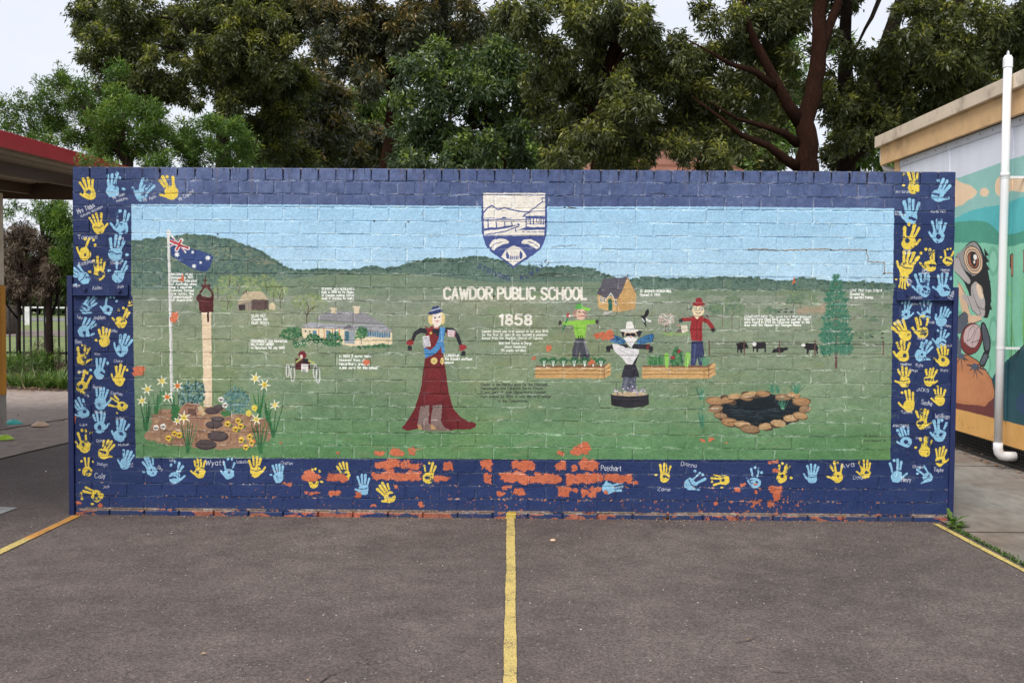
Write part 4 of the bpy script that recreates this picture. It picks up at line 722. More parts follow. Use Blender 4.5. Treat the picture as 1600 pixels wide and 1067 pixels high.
    NM = [("Mrs Tilden",122,334.5,7.6,28,21),("TEACHING RECOVERY",126,340.5,3.2,38,24),("Ms Thiam",177,312,5,19,22),("PRINCIPAL",182,317,3.2,19,18),("Mr Aplin",225,316,5,20,20),("Mr Copland",281,315,6,26,32),("Tamara",121,373.5,6.2,31,0),("Luke",182,374,3.6,11,0),("Kathleen",124,416.5,6,25,16),("Chelsea",173,413.5,5,16,0),("Cooper",113,449,4,14,4),("Aiden",145.5,452.5,5.4,15,2),("Josh",184,450.5,4.6,10,0),("Toby",119.5,497,4.4,9,-12),("Jadden",145,499,5.6,19,0),("Jack Riley",163,518.5,4.2,20,-2),("Ben",117.5,537,6,10,0),("Kim",148,555.5,4,8,0),("Claire",178,566,4,13,0),("April",121,583,4.8,9,0),("Georgia",145,606.5,4.6,14,-3),("Courtney",173,616,5,18,-6),("Lily",132,618,4,7,-20),("Bianca",148,645.5,4,16,0),("Luke",125,665,4,11,0),("Nathan",181,655.5,4,13,0),("Dylan",151,690,4,11,0),("Michael",185,697,3.8,16,4),("Indigo",151.5,727,5,16,-4),("Coly",148,747,7.5,16,0),("Jack",161,763,4.4,10,8),("Ty",202,725,5,6,-60),("Sky",245,732,5,9,-25),("Luke",265,720.5,4,8,0),("Wyatt",321,726,8.2,29,-3),("Isabelle",369,723.5,4.6,18,0),("Charles",439,725.5,4.6,18,0),("Patchart",939,735,8,31,-2),("Dianna",1064,727.5,6.4,24,-5),("Zane",1027,766,5.6,20,-3),("Ava",1313,731,7,22,6),("Chloe",1333,748.5,5,15,0),("Mrs Sarden",1400,302,4,22,0),("Alison",1400,318,0.1,1,0),("Mr",1399,333,3.4,6,0),("Williams",1398,336.5,3.2,17,-4),("Karen (ND)",1455,332.5,4,22,0),("Noah",1412,393,3.4,11,0),("Jackson",1412,397,3.4,13,0),("Sarah",1441,424,4,9,0),("Brooke",1440,428,3.4,12,0),("Hannah",1470,423.5,3.4,14,0),("Craig",1472,427.5,3.4,10,0),("James",1416,436,4.4,10,-40),("Jordan",1414,440,4.4,11,-40),("Jackson",1417,467,5,22,0),("Ethan",1485,468,6.4,13,62),("Jake",1424,477,4,10,0),("JAMES",1397,506,4.2,15,4),("Kade",1450,505,4.4,10,-4),("Amy",1477,511,4,9,0),("Sarah",1433,530.5,4.6,12,-2),("Brent",1475,542,4.2,12,-4),("Maddison",1407,571,3.8,17,0),("Kyle",1431,573,5.2,11,0),("Georgia",1421,580,4,12,-4),("Grant",1469,580,3.8,12,-4),("JACK.B",1432,611,5.2,19,-6),("Sasha",1439,631,7,17,-10),("Tamika",1408,646,4.2,17,0),("William",1461,653,7,24,-3),("ANNTEENA",1395,667.5,4.2,25,0),("Tim",1447,672,4.6,8,30),("Harry",1431,686,4.2,13,-4),("Taylor",1459,736,6,15,-6),("Charlie",1426,731,4.4,16,-2),("Henry",1409,752,6.6,14,-4),("Kody",1336,706,0.1,1,0)]
    for tt, x, y, h_, w_, a in NM:
        if h_ > 1: c.text(tt, x, y, h_, (218, 218, 224), max(.5, h_*.105), width=w_, ang=a, jit=.2, gap=1.1)
    c.ell(202, 473, 1.6, 2.6, YEL); c.ell(205.5, 472, .8, 1.4, YEL); c.line([(200, 478), (206, 477)], 1.8, YEL)
    # ---- bare brick where paint has gone
    OB = (204, 102, 62)
    def chip(x, y, rx, ry, col=OB, op=.97, seed=0):
        r = np.random.default_rng(int(x*13+y*7)); n = 26; t = np.linspace(0, 6.283, n, endpoint=False)
        q = 3.2; R = [(abs(math.cos(a))**q+abs(math.sin(a))**q)**(-1/q)*(1+r.normal()*.13) for a in t]
        P_ = [(x+rx*R[i]*math.cos(t[i]), y+ry*R[i]*math.sin(t[i])) for i in range(n)]
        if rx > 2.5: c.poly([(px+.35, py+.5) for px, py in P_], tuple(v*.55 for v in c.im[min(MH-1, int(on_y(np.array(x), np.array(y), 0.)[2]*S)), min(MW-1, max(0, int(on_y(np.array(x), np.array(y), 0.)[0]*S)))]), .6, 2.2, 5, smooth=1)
        c.poly(P_, col, op, 3.4, 20, smooth=1)
        if rx > 4:
            for _ in range(int(rx*1.1)):      # flakes round the edge, kiln marks and paint crumbs inside
                a = r.random()*6.283; u = r.uniform(.9, 1.35); c.ell(x+rx*u*math.cos(a), y+min(ry*u, 9.2)*math.sin(a), r.uniform(.3, .9), r.uniform(.3, .7), col, n=6)
            for _ in range(int(rx*.7)): c.ell(x+rx*r.uniform(-.8, .8), y+ry*r.uniform(-.8, .8), r.uniform(.4, 2.2), r.uniform(.3, .8), ((166, 80, 52), (216, 134, 92), (150, 72, 54))[r.integers(3)], r.normal()*30, .5, 8)
            for _ in range(int(rx*.25)): c.ell(x+rx*r.uniform(-.9, .9), y+ry*r.uniform(-.9, .9), r.uniform(.4, 1.3), r.uniform(.4, .8), (52, 66, 112) if y > 717 else (110, 140, 104), 0, .8, 6)
    for a_ in ((603,726.5,16,6),(615,724,12,7),(595,728,9,4),(634,726,7,6.5),(646,728,12,5.5),(699,728,8.5,7),(593,744,13,5.5),(608,742,9,8),(632,745,20,6.5),(645,743,12,7.5),(690,747,12,4),(682,748,6,4),(486,746,14,6.5),(482,743,10,8),(524,745,14,6.5),(536,748,7,5),
               (592,707.5,8.5,4),(618,706,9,6),(624,709,8,4),(644,706,5.5,5.5),(528,708,3,2.5),
               (760,726.5,9.5,8.5),(762,748,7.5,7),(761,745,5,5),(813,726,14,8.5),(824,728,11,6),(800,745,19,8.5),(818,749,8,8),(852,747.5,26,8),(896,748,14,8.5),(918,748,15,8.5),(931,746,10,7),(920,726,15,9),(914,725,6,9),(876,729,8,5.5),(878,727,5,7.5),(897,731,5,4.5),(955,746,14,5),(970,748,13,5),(982,748,6,7),(992,754,5,2.5),
               (908,703,12,8.5),(915,696,6,7),(897,707,6,4),(876,707.5,5,3.5),(1098,687.5,4,2.2),(1111,687,4.5,3),(1134,692,2,1.5),
               (880,768,8,9),(888,764,6,4),(898,766,5,3),(913,770,6,6),(930,765,10,4),(925,773,6,4),(812,769,9,4.5),(806,768,5,5),(782,771,6,3.5),(788,762,4,2.5),(795,760,5,2),(947,768,4,4),
               (272,497,5.6,8.3),(276,492,3,4),(283,437,4.5,2.2),(285,435,1.5,5),(215,580,8,7.5),(220,577,5,6.5),(573,566,4.5,3.5),(944,525,13,5.5),(935,524,8,3.5),(954,521,6,4.5),(950,519,2,4),(858,545,4.2,4),(833,559,3,2.6),(924,566,4.5,3.4),(1240.5,439,2,4),(1066,436,0.1,.1),
               (560,773,4,5),(583,790,4,2),(656,786,3,3.5),(659,790,3,3),(453,757,4,3),(447,756,7,2),(398,689,2,2),(439,692,2,1.5),(490,771,8,2.5),(523,771,9,4),(618,760,3,3),(478,770,2,2),(1152,765,5,4),(1160,758,4,3),(1180,768,3,3),(1187,782,3,2),(1212,765,10,6),(1208,722,8,2.5),(1207,762,5,4),(1214,776,6,8),(1118,787,2.5,2),(1205,788,5,4),(1180,757,3,2),(1212,735,6,3)):
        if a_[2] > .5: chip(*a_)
    # specks, scuffs: thresholded noise near the ground and along the joints
    spk = fnoise(MH, MW, 9, 301, 3); spk2 = fnoise(MH, MW, 60, 311, 3)
    zrow = np.arange(MH)/S
    inrow = ((zrow-BASE_H) % ROW_H)/ROW_H
    joint = np.exp(-(np.minimum(inrow, 1-inrow)/.09)**2)[:, None]
    low = np.clip((.34-zrow)/.30, 0, 1)[:, None]
    xr = xx; patch = np.exp(-((xr-4.45)/.5)**2)*.10+np.exp(-((xr-3.3)/.7)**2)*.05+np.exp(-((xr-2.0)/.7)**2)*.03
    T_ = spk+low*.10+joint*low*.13+(spk2-.5)*.30*low+patch*low*1.3+joint*np.clip((.12-zrow)/.09, 0, 1)[:, None]*.12
    orange = np.array((188, 98, 62), np.float32); tan = np.array((168, 132, 104), np.float32)
    m = (T_ > .925); c.im[m] = orange+(c.tone[m]*40)[:, None]
    m2 = ((T_+joint*.07) > .915) & ~m & (joint[:, :] > .55)*(zrow[:, None] < .36); c.im[m2] = tan+(c.tone[m2]*40)[:, None]
    # first half course by the ground: scraped back to brick and mortar
    nb = fnoise(MH, MW, 26, 341, 4, 3); zb = zrow[:, None]
    lo = (zb < .030) & (nb > .58+ .07*np.clip(np.sin(xr*1.3+2), -1, 1)); c.im[lo] = np.array((178, 92, 66), np.float32)+(c.fine[lo]*60)[:, None]
    mo = (zb > .026) & (zb < .044) & (nb > .40); c.im[mo] = np.array((150, 128, 112), np.float32)+(c.fine[mo]*70)[:, None]
    # ragged pale lines drawn along the paint-filled joints, hairline cracks beside them
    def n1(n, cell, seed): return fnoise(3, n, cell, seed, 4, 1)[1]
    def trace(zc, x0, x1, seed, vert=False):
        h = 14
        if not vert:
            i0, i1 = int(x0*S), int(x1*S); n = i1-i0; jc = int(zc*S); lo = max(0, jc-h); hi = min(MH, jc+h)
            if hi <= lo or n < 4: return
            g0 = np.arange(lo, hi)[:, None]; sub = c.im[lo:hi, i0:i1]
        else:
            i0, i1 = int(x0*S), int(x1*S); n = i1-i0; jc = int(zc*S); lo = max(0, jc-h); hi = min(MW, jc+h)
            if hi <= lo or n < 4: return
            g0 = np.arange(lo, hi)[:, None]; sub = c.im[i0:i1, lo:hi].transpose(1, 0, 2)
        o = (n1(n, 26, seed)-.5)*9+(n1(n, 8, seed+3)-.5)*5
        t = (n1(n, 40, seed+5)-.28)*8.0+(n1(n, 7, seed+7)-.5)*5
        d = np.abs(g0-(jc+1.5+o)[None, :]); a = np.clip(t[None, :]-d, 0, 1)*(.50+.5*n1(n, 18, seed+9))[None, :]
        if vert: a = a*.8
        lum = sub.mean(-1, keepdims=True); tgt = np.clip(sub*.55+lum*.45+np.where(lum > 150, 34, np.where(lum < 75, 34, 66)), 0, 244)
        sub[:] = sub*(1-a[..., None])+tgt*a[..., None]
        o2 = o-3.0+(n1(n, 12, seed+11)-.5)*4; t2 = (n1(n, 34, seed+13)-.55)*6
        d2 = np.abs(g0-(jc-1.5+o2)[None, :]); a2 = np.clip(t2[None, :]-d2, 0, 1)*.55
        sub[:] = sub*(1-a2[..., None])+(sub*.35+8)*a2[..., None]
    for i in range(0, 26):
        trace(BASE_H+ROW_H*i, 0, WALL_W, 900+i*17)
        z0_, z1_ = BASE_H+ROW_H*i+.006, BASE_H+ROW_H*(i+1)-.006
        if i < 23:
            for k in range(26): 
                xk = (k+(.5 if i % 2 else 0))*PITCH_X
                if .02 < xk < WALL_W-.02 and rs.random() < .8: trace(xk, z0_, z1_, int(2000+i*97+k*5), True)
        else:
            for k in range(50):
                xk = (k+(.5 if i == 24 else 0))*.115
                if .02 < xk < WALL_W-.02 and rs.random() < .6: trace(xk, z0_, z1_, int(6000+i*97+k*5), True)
    # bubbled and re-coated patches
    for x, y, rx, ry in ((915, 384, 20, 5), (990, 400, 20, 6), (1076, 415, 18, 7), (640, 700, 14, 4), (1180, 690, 20, 3), (520, 690, 16, 3), (1010, 560, 10, 4), (860, 680, 14, 3), (380, 580, 16, 3), (1320, 640, 16, 3)):
        for _ in range(9): xx0 = x+rs.normal()*rx*.6; yy0 = y+rs.normal()*ry*.6; c.line([(xx0, yy0), (xx0+4+rs.random()*5, yy0+rs.normal()*1.5), (xx0+9+rs.random()*5, yy0+rs.normal()*1.5)], .8, tuple(np.clip(c.im[int(on_y(np.array(xx0), np.array(yy0), 0.)[2]*S), int(on_y(np.array(xx0), np.array(yy0), 0.)[0]*S)]+26, 0, 240)), .6, 2)
    # orange peel of the sprayed undercoat
    op_ = (vnoise(MH, MW, 5, 777)-.5)+(vnoise(MH, MW, 2.6, 778)-.5)*.8
    c.im[:] = np.clip(c.im*(1+op_[..., None]*.10), 0, 255)
    # weather marks: black mildew in the top course perpends, rust and grey runs in the faded band
    for k in range(51):
        x = k*.115+.0; d = rs.random()
        if x < .3 or x > 5.5 or d < .25: 
            if d < .7: continue
        L = .05+.05*rs.random(); 
        for q in range(3):
            p0 = wpx(x+rs.normal()*.002, 2.283); p1 = wpx(x+rs.normal()*.003, 2.283-L*(1-q*.2))
            c.line([p0, p1], 1.3+rs.random()*1.2, (26, 27, 38), .5*d+.42, 1.6, w2=.7)
    for k in range(220):
        x = rs.random()*5.6+.05; g_ = rs.random(); p0 = wpx(x, 2.283); p1 = wpx(x+rs.normal()*.004, 2.283-.02-.03*rs.random()); c.line([p0, p1], .8+g_*1.5, (38, 38, 48), .75*rs.random(), 1.5, w2=.4)
    for k in range(64):
        x = rs.random()*5+.5; p0 = wpx(x, 2.275); p1 = wpx(x+rs.normal()*.008, 2.02+.12*rs.random()); c.line([p0, p1], 1.5+rs.random()*3, ((120, 100, 96), (66, 60, 74), (122, 124, 150), (110, 112, 140))[rs.integers(4)], .10+.2*rs.random(), 2.5, w2=1)
    # settlement cracks at the right
    for P_ in ([(1168, 389.5), (1220, 391), (1290, 390), (1353, 391)], [(1354, 391), (1356, 409)], [(1356, 409.5), (1381, 410.5)], [(1381.5, 410), (1382, 427), (1395, 428)]):
        c.line(P_, 1.6, (178, 150, 118), .85, 2); c.line([(x, y+.6) for x, y in P_], .7, (70, 60, 56), .9, 2)
    for x, y in ((1298, 391), (1353, 391), (1382, 428), (585, 346), (638, 347), (772, 463), (340, 366), (882, 325)): c.ell(x, y, 2, 1.2, (40, 36, 38), 0, .85, 8)
    c.line([(841, 429), (862, 428), (880, 429)], 1.2, (40, 38, 40), .9, 2); c.line([(860, 386), (898, 384)], 1, (110, 88, 80), .8, 2); c.line([(1012, 303), (1040, 303), (1038, 309)], 1, (40, 34, 40), .8, 2); c.line([(888, 324), (900, 325.5)], 1.8, (70, 54, 48), .9, 2)
    # grime above the paving
    gz = np.clip((.10-zrow)/.10, 0, 1)[:, None]*np.clip(fnoise(MH, MW, 70, 501, 4)*1.8-.5, 0, 1)*.45
    c.im[:] = c.im*(1-gz[..., None])+np.array((98, 86, 78), np.float32)*gz[..., None]
    # yellow court line run up the foot of the wall
    c.poly([(790, 799.5), (805, 799.5), (806, 812), (790, 812)], (206, 176, 60), .85, 2.5)
    for f_ in ((122, 786, 5, 3), (157, 790, 4, 3), (116, 655, 1.6, 5)): chip(*f_)
    return c
paint_mural(); MURAL_IMG = cv.image('mural')
# ------------------------------------------------------------------ second painting: the classroom wall at the right (plane x = BX)
BX = 7.20; BS = 380.0; BY0, BY1, BZ0, BZ1 = -0.6, 5.05, 0.15, 3.05
BW, BH = int((BY1-BY0)*BS), int((BZ1-BZ0)*BS)
def bld_map(P):
    q = on_x(P[:, 0], P[:, 1], BX); return np.stack([(q[:, 1]-BY0)*BS, (q[:, 2]-BZ0)*BS], 1)
bc = Canvas(BW, BH, bld_map, BS/185.0, 9, 1.0)
def yz(*p):
    """wall metres (y, z) -> photo pixel on the classroom wall"""
    o = []
    for i in range(0, len(p), 2):
        d = np.array([BX-CX, p[i]-CY, p[i+1]-CZ]); t = d@AF; o.append((800+FPX*(d@AR)/t, 533.5-FPX*(d@AU)/t))
    return o
def paint_classroom():
    c = bc; R1 = Z(1480, 260, 4.85); R2 = Z(1480, 460, 4.1)
    c.im[:] = (206, 208, 218)
    c.im += ((c.tone*10)+(c.fine*4))[..., None]
    TS = (138, 184, 176)
    zt = 2.68
    c.poly(yz(-.6, zt+.05, 1.2, zt+.02, 2.6, zt, 3.4, zt-.03, 3.9, zt+.0, 5.05, zt+.02, 5.05, .2, -.6, .2), TS, 1, .6, 8)
    PK = (224, 194, 162)
    c.poly(R1(-400, 60, -200, 110, -60, 60, 60, 90, 110, 130, 170, 140, 215, 175, 230, 200, 205, 235, 150, 265, 110, 300, 60, 310, -60, 340, -200, 300), PK, smooth=1)
    c.ell(*R1(283, 198)[0], 7.2, 7.2, PK); c.poly(R1(360, 130, 385, 85, 420, 75, 480, 90, 520, 100, 560, 80, 640, 60, 760, 90, 800, 150, 700, 190, 560, 200, 480, 185, 440, 220, 400, 235, 365, 205), PK, smooth=1)
    c.poly(R1(-500, 330, -200, 440, 60, 400, 150, 345, 260, 315, 400, 295, 480, 270, 582, 225, 760, 190, 1100, 260, 1600, 200, 1600, 560, 400, 560, -500, 600), (84, 176, 178), smooth=1)
    c.poly(R1(-500, 420, -100, 430, 60, 425, 200, 410, 290, 420, 350, 455, 400, 515, 480, 520, 582, 490, 900, 430, 1500, 470, 1500, 720, -500, 720), (72, 146, 124), smooth=1)
    c.poly(R1(-500, 600, 60, 580, 160, 580, 300, 582, 400, 600, 480, 610, 582, 580, 900, 560, 1500, 600, 1500, 2000, -500, 2000), (126, 190, 160), smooth=0)
    for x, y, sx, sy in ((350, 720, 1, 1), (350, 1250, .8, 1), (100, 1050, .8, .7), (-120, 900, 1, 1), (640, 800, 1, 1), (300, 1500, .8, .8), (800, 1100, 1.2, 1.2)):
        for k in (1, .66, .36): c.ell(*R1(x, y)[0], 8.5*sx*k, 24*sy*k, ((108, 174, 144), (134, 196, 168), (112, 178, 150))[int(k*3) % 3], n=16, var=4)
    # reeds and bulrushes
    for k in range(60):
        x = 430+c.rs.random()*700; y0 = 1750+c.rs.random()*120; y1 = 800+c.rs.random()*500
        c.line(R1(x, y0, x+c.rs.normal()*12, (y0+y1)/2, x+c.rs.normal()*30, y1), 3.4, ((96, 168, 62), (70, 140, 54), (132, 196, 84), (54, 112, 50))[c.rs.integers(4)], w2=1)
    for x, y in ((492, 750), (585, 720), (700, 640), (820, 760), (960, 700)): c.line(R1(x, y+90, x-4, y+700), 1.6, (64, 120, 54)); c.line(R1(x, y-70, x, y+70), 8.4, (30, 30, 34)); c.line(R1(x, y-68, x, y+66), 6.4, (176, 120, 92))
    # ground shapes
    c.poly(R2(250, 600, 330, 470, 400, 410, 430, 390, 470, 350, 492, 330, 700, 220, 1200, 200, 1700, 500, 1700, 1100, 280, 1100, 290, 760), (30, 74, 84), smooth=0); c.poly(R2(395, 420, 440, 382, 492, 325, 700, 215), (30, 30, 36), .0)
    c.line(R2(395, 415, 440, 380, 492, 325, 700, 215, 1000, 190), 1.6, (24, 30, 36)); c.ell(*R2(480, 700)[0], 9, 16, (48, 66, 112), op=.6)
    c.poly(R2(-700, 500, -100, 420, 0, 390, 60, 400, 120, 380, 200, 430, 250, 490, 285, 540, 302, 610, 300, 680, 296, 780, -700, 900), (182, 118, 78), smooth=0); c.line(R2(120, 378, 200, 430, 250, 490, 285, 540, 302, 612), 1.6, (28, 26, 30))
    c.poly(R2(-700, 640, 50, 695, 120, 705, 200, 712, 240, 718, 300, 660, 300, 800, -700, 800), (104, 50, 48), smooth=0)
    c.poly(R2(-100, 520, 80, 500, 240, 520, 290, 600, 260, 690, 200, 700, -100, 650), (196, 132, 90), .5, 2)
    # frog on its rock
    G1, G2, G3, OL, TN = (146, 142, 140), (84, 90, 100), (176, 168, 164), (24, 24, 28), (212, 178, 146)
    c.poly(R1(60, 680, 110, 640, 160, 580, 205, 560, 240, 590, 270, 640, 290, 700, 310, 800, 330, 900, 335, 1000, 320, 1120, 300, 1160, 200, 1100, 150, 900, 60, 800), OL, smooth=1)
    for y in (650, 700, 760, 850, 930, 1000, 1060): c.poly(R1(280+ (y-650)*.1, y-30, 318+(y-650)*.06, y+26, 285, y+30), OL)
    c.poly(R1(60, 670, 100, 650, 160, 590, 205, 568, 235, 600, 262, 660, 275, 740, 262, 790, 200, 840, 170, 810, 130, 790, 100, 720), G1, smooth=1)
    c.poly(R1(45, 700, 80, 690, 100, 720, 130, 800, 180, 860, 170, 900, 110, 850, 60, 800, 40, 760), G3, smooth=1); c.line(R1(60, 800, 110, 850, 165, 905), 1.2, OL); c.line(R1(90, 690, 110, 760, 170, 830, 210, 840), 1.2, OL)
    for s_, cc in ((1.16, OL), (1.1, TN), (.9, OL), (.84, (222, 190, 160)), (.72, OL), (.62, (160, 90, 62))): c.ell(*R1(198, 712)[0], 12.5*s_, 20*s_, cc, -14)
    c.ell(*R1(200, 705)[0], 5, 12, (34, 28, 30), -8); c.ell(*R1(213, 690)[0], 2.8, 4.4, (238, 232, 226), -8); c.ell(*R1(206, 725)[0], 1.8, 2.8, (230, 210, 196))
    for x, y in ((130, 650), (145, 632), (160, 618), (175, 606), (190, 600)): c.line(R1(x, y, x+8, y+6), .7, OL)
    c.poly(R1(80, 870, 110, 900, 140, 980, 165, 1080, 180, 1160, 120, 1130, 90, 1000), TN, smooth=1); c.line(R1(80, 870, 130, 960, 165, 1080), 1.1, OL)
    c.poly(R1(180, 900, 215, 865, 250, 900, 285, 1000, 290, 1080, 250, 1140, 210, 1060, 180, 980), G3, smooth=1); c.ell(*R1(248, 945)[0], 4.6, 13, (226, 200, 172), -16); c.line(R1(182, 900, 215, 866, 250, 900, 286, 1000, 292, 1080), 1.2, OL); c.line(R1(190, 930, 200, 1000, 225, 1040), .8, OL)
    c.poly(R2(80, 0, 150, 10, 205, 20, 240, 60, 245, 140, 215, 150, 170, 110, 130, 60), G3, smooth=1); c.line(R2(130, 10, 160, 100, 200, 140, 215, 120, 180, 40), 1.2, OL); c.line(R2(165, 0, 195, 80, 240, 100, 248, 40), 1.0, OL)
    c.poly(R2(115, 120, 150, 132, 215, 140, 222, 165, 180, 180, 140, 196, 132, 160), TN, smooth=0); c.line(R2(115, 120, 132, 160, 138, 196, 180, 180, 222, 168), 1.1, OL)
    c.poly(R2(60, 150, 110, 110, 135, 130, 132, 190, 110, 240, 70, 260, 62, 220), G2, smooth=1); c.line(R2(60, 160, 110, 112, 134, 130, 130, 190), 1.2, OL)
    c.ell(*R2(155, 285)[0], 17.5, 25.5, OL, 10); c.ell(*R2(155, 285)[0], 16.4, 24.4, (118, 46, 46), 10); c.poly(R2(105, 260, 120, 215, 160, 192, 205, 195, 215, 240, 205, 300, 170, 350, 130, 330, 105, 300), (192, 168, 166), smooth=1)
    for a_ in ((130, 300, 140, 230, 170, 200, 178, 230, 150, 290, 125, 300), (160, 345, 165, 290, 190, 220, 208, 200), (150, 310, 190, 300, 205, 290), (115, 310, 140, 335, 170, 350)): c.line(R2(*a_), .9, OL)
    c.poly(R2(215, 180, 240, 175, 262, 230, 280, 300, 278, 350, 262, 400, 235, 370, 228, 300, 215, 240), OL, smooth=1); c.poly(R2(222, 190, 240, 190, 258, 240, 272, 300, 270, 350, 250, 365, 236, 320, 228, 260), G2, smooth=1); c.poly(R2(205, 440, 232, 370, 262, 372, 268, 400, 240, 462, 210, 465), OL, smooth=0); c.poly(R2(212, 438, 236, 380, 258, 382, 260, 400, 236, 450, 214, 455), G2, smooth=1)
    for y in range(200, 330, 16): c.line(R2(238, y, 250, y+6), .7, OL)
    c.poly(R2(60, 260, 80, 280, 95, 370, 80, 400, 60, 380, 40, 300), G2, smooth=1)
    for bx, by, toes in ((175, 462, ((-50, -10), (-30, 25), (-5, 70), (20, 80), (55, 55), (75, 20), (40, -15))), (88, 395, ((-40, 10), (-25, 45), (10, 95), (30, 35), (48, 30), (40, -5)))):
        for tx, ty in toes: c.line(R2(bx, by, bx+tx, by+ty), 4.6, OL, w2=1.2)
        for tx, ty in toes: c.line(R2(bx, by, bx+tx*.8, by+ty*.8), 2.8, (70, 82, 100), w2=.8)
        c.ell(*R2(bx, by)[0], 5, 4.4, (76, 88, 106))
    # tan band along the foot
    c.poly(yz(-.6, .40, 5.05, .40, 5.05, .1, -.6, .1), (206, 156, 88), 1, .4, 8)
    for _ in range(46):
        y = -0.5+c.rs.random()*5.4; z = .22+c.rs.random()*.14; c.line(yz(y, z, y+.03, z-.05+c.rs.random()*.03), .9, (112, 80, 48), .8)
    # drips and dirt on the top strip
    for k in range(30):
        y = -0.5+c.rs.random()*5.4; c.line(yz(y, 2.98, y, 2.9-c.rs.random()*.2), 1.5, (176, 174, 178), .3, w2=.5)
paint_classroom(); CLASS_IMG = bc.image('classroom_painting')

# ------------------------------------------------------------------ materials
def image_by_position(m, img, ax, ox, wx_, oz, hz):
    """flat print addressed by the wall's own metres"""
    sep = m.n('ShaderNodeSeparateXYZ'); m.l(m.pos, sep.inputs[0])
    u = m.math('DIVIDE', m.math('SUBTRACT', sep.outputs[ax], ox), wx_); v = m.math('DIVIDE', m.math('SUBTRACT', sep.outputs[2], oz), hz)
    cb = m.n('ShaderNodeCombineXYZ'); m.l(u, cb.inputs[0]); m.l(v, cb.inputs[1])
    t = m.n('ShaderNodeTexImage'); t.image = img; t.extension = 'EXTEND'; t.interpolation = 'Linear'; m.l(cb.outputs[0], t.inputs[0])
    return t.outputs[0]
GAIN = .93
def mat_mural():
    m = NT('painted_brick'); c = image_by_position(m, MURAL_IMG, 0, 0, WALL_W, 0, WALL_H)
    n = m.noise(38, 5, .6); n2 = m.noise(3, 4, .6)
    c = m.mix(1.0, c, m.ramp(n, [(.25, (.92*GAIN,)*3), (.75, (1.05*GAIN,)*3)]), 'MULTIPLY')
    c = m.mix(1.0, c, m.ramp(n2, [(.3, (.94,)*3), (.7, (1.04,)*3)]), 'MULTIPLY')
    hs = m.n('ShaderNodeHueSaturation'); hs.inputs['Saturation'].default_value = .95; m.l(c, hs.inputs['Color'])
    m.col(hs.outputs[0]); m.rough(m.rng(m.noise(12, 4), .3, .7, .46, .66)); m.spec(.28)
    b1 = m.bump(m.noise(14, 3, .5), .45, .010)
    b2 = m.bump(m.noise(80, 4, .6), .6, .004, b1); b3 = m.bump(m.noise(330, 3, .6), .35, .0012, b2); m.nrm(b3)
    return m.m
def mat_class():
    m = NT('painted_sheet'); c = image_by_position(m, CLASS_IMG, 1, BY0, BY1-BY0, BZ0, BZ1-BZ0)
    n = m.noise(5, 5, .6, m.scaled(1, 1, .4)); c = m.mix(1.0, c, m.ramp(n, [(.3, (1.22,)*3), (.7, (1.36,)*3)]), 'MULTIPLY')
    m.col(c); m.rough(.5); m.nrm(m.bump(m.noise(60, 3), .15, .003)); return m.m
def mat_asphalt():
    m = NT('asphalt'); 
    big = m.noise(.75, 6, .62); mid = m.noise(5, 6, .65); fine = m.noise(75, 5, .8); 
    c = m.ramp(big, [(.36, (.118, .090, .080)), (.5, (.145, .110, .098)), (.64, (.178, .138, .122))])
    c = m.mix(1.0, c, m.ramp(mid, [(.36, (.82,)*3), (.64, (1.16,)*3)]), 'MULTIPLY')
    c = m.mix(1.0, c, m.ramp(fine, [(.36, (.42,)*3), (.5, (1,)*3), (.66, (1.7,)*3)]), 'MULTIPLY')
    # bitumen darkening where water sits, pale stones worn clean
    vo = m.n('ShaderNodeTexVoronoi'); vo.inputs['Scale'].default_value = 62; m.l(m.pos, vo.inputs['Vector'])
    st = m.math('LESS_THAN', vo.outputs['Distance'], .30); pick = m.n('ShaderNodeSeparateColor'); m.l(vo.outputs['Color'], pick.inputs[0])
    keep = m.math('MULTIPLY', st, m.math('GREATER_THAN', pick.outputs[0], .955))
    c = m.mix(m.math('MULTIPLY', keep, .8), c, m.ramp(pick.outputs[1], [(0, (.42, .34, .24)), (.5, (.34, .33, .31)), (1, (.5, .48, .45))]))
    vd = m.n('ShaderNodeTexVoronoi'); vd.inputs['Scale'].default_value = 150; m.l(m.pos, vd.inputs['Vector'])
    c = m.mix(m.rng(vd.outputs['Distance'], .15, .45, .0, .35), c, (.045, .038, .036))
    wv = m.n('ShaderNodeTexVoronoi'); wv.feature = 'DISTANCE_TO_EDGE'; wv.inputs['Scale'].default_value = .8
    dn = m.n('ShaderNodeTexNoise'); dn.inputs['Scale'].default_value = 3; dn.inputs['Detail'].default_value = 6; m.l(m.pos, dn.inputs['Vector'])
    ad = m.n('ShaderNodeVectorMath'); ad.operation = 'ADD'; m.l(m.pos, ad.inputs[0]); m.l(dn.outputs['Color'], ad.inputs[1]); m.l(ad.outputs[0], wv.inputs['Vector'])
    crk = m.math('MULTIPLY', m.rng(wv.outputs['Distance'], .0, .005, 1, 0), m.rng(m.noise(.9, 2), .56, .64, 0, .55))
    c = m.mix(crk, c, (.012, .011, .011))
    m.col(c); m.rough(m.rng(mid, .3, .7, .72, .9)); m.spec(.35)
    b = m.bump(vd.outputs['Distance'], .6, .004); b = m.bump(fine, .5, .005, b); b = m.bump(m.math('SUBTRACT', 1.0, crk), .6, .006, b); m.nrm(b); return m.m
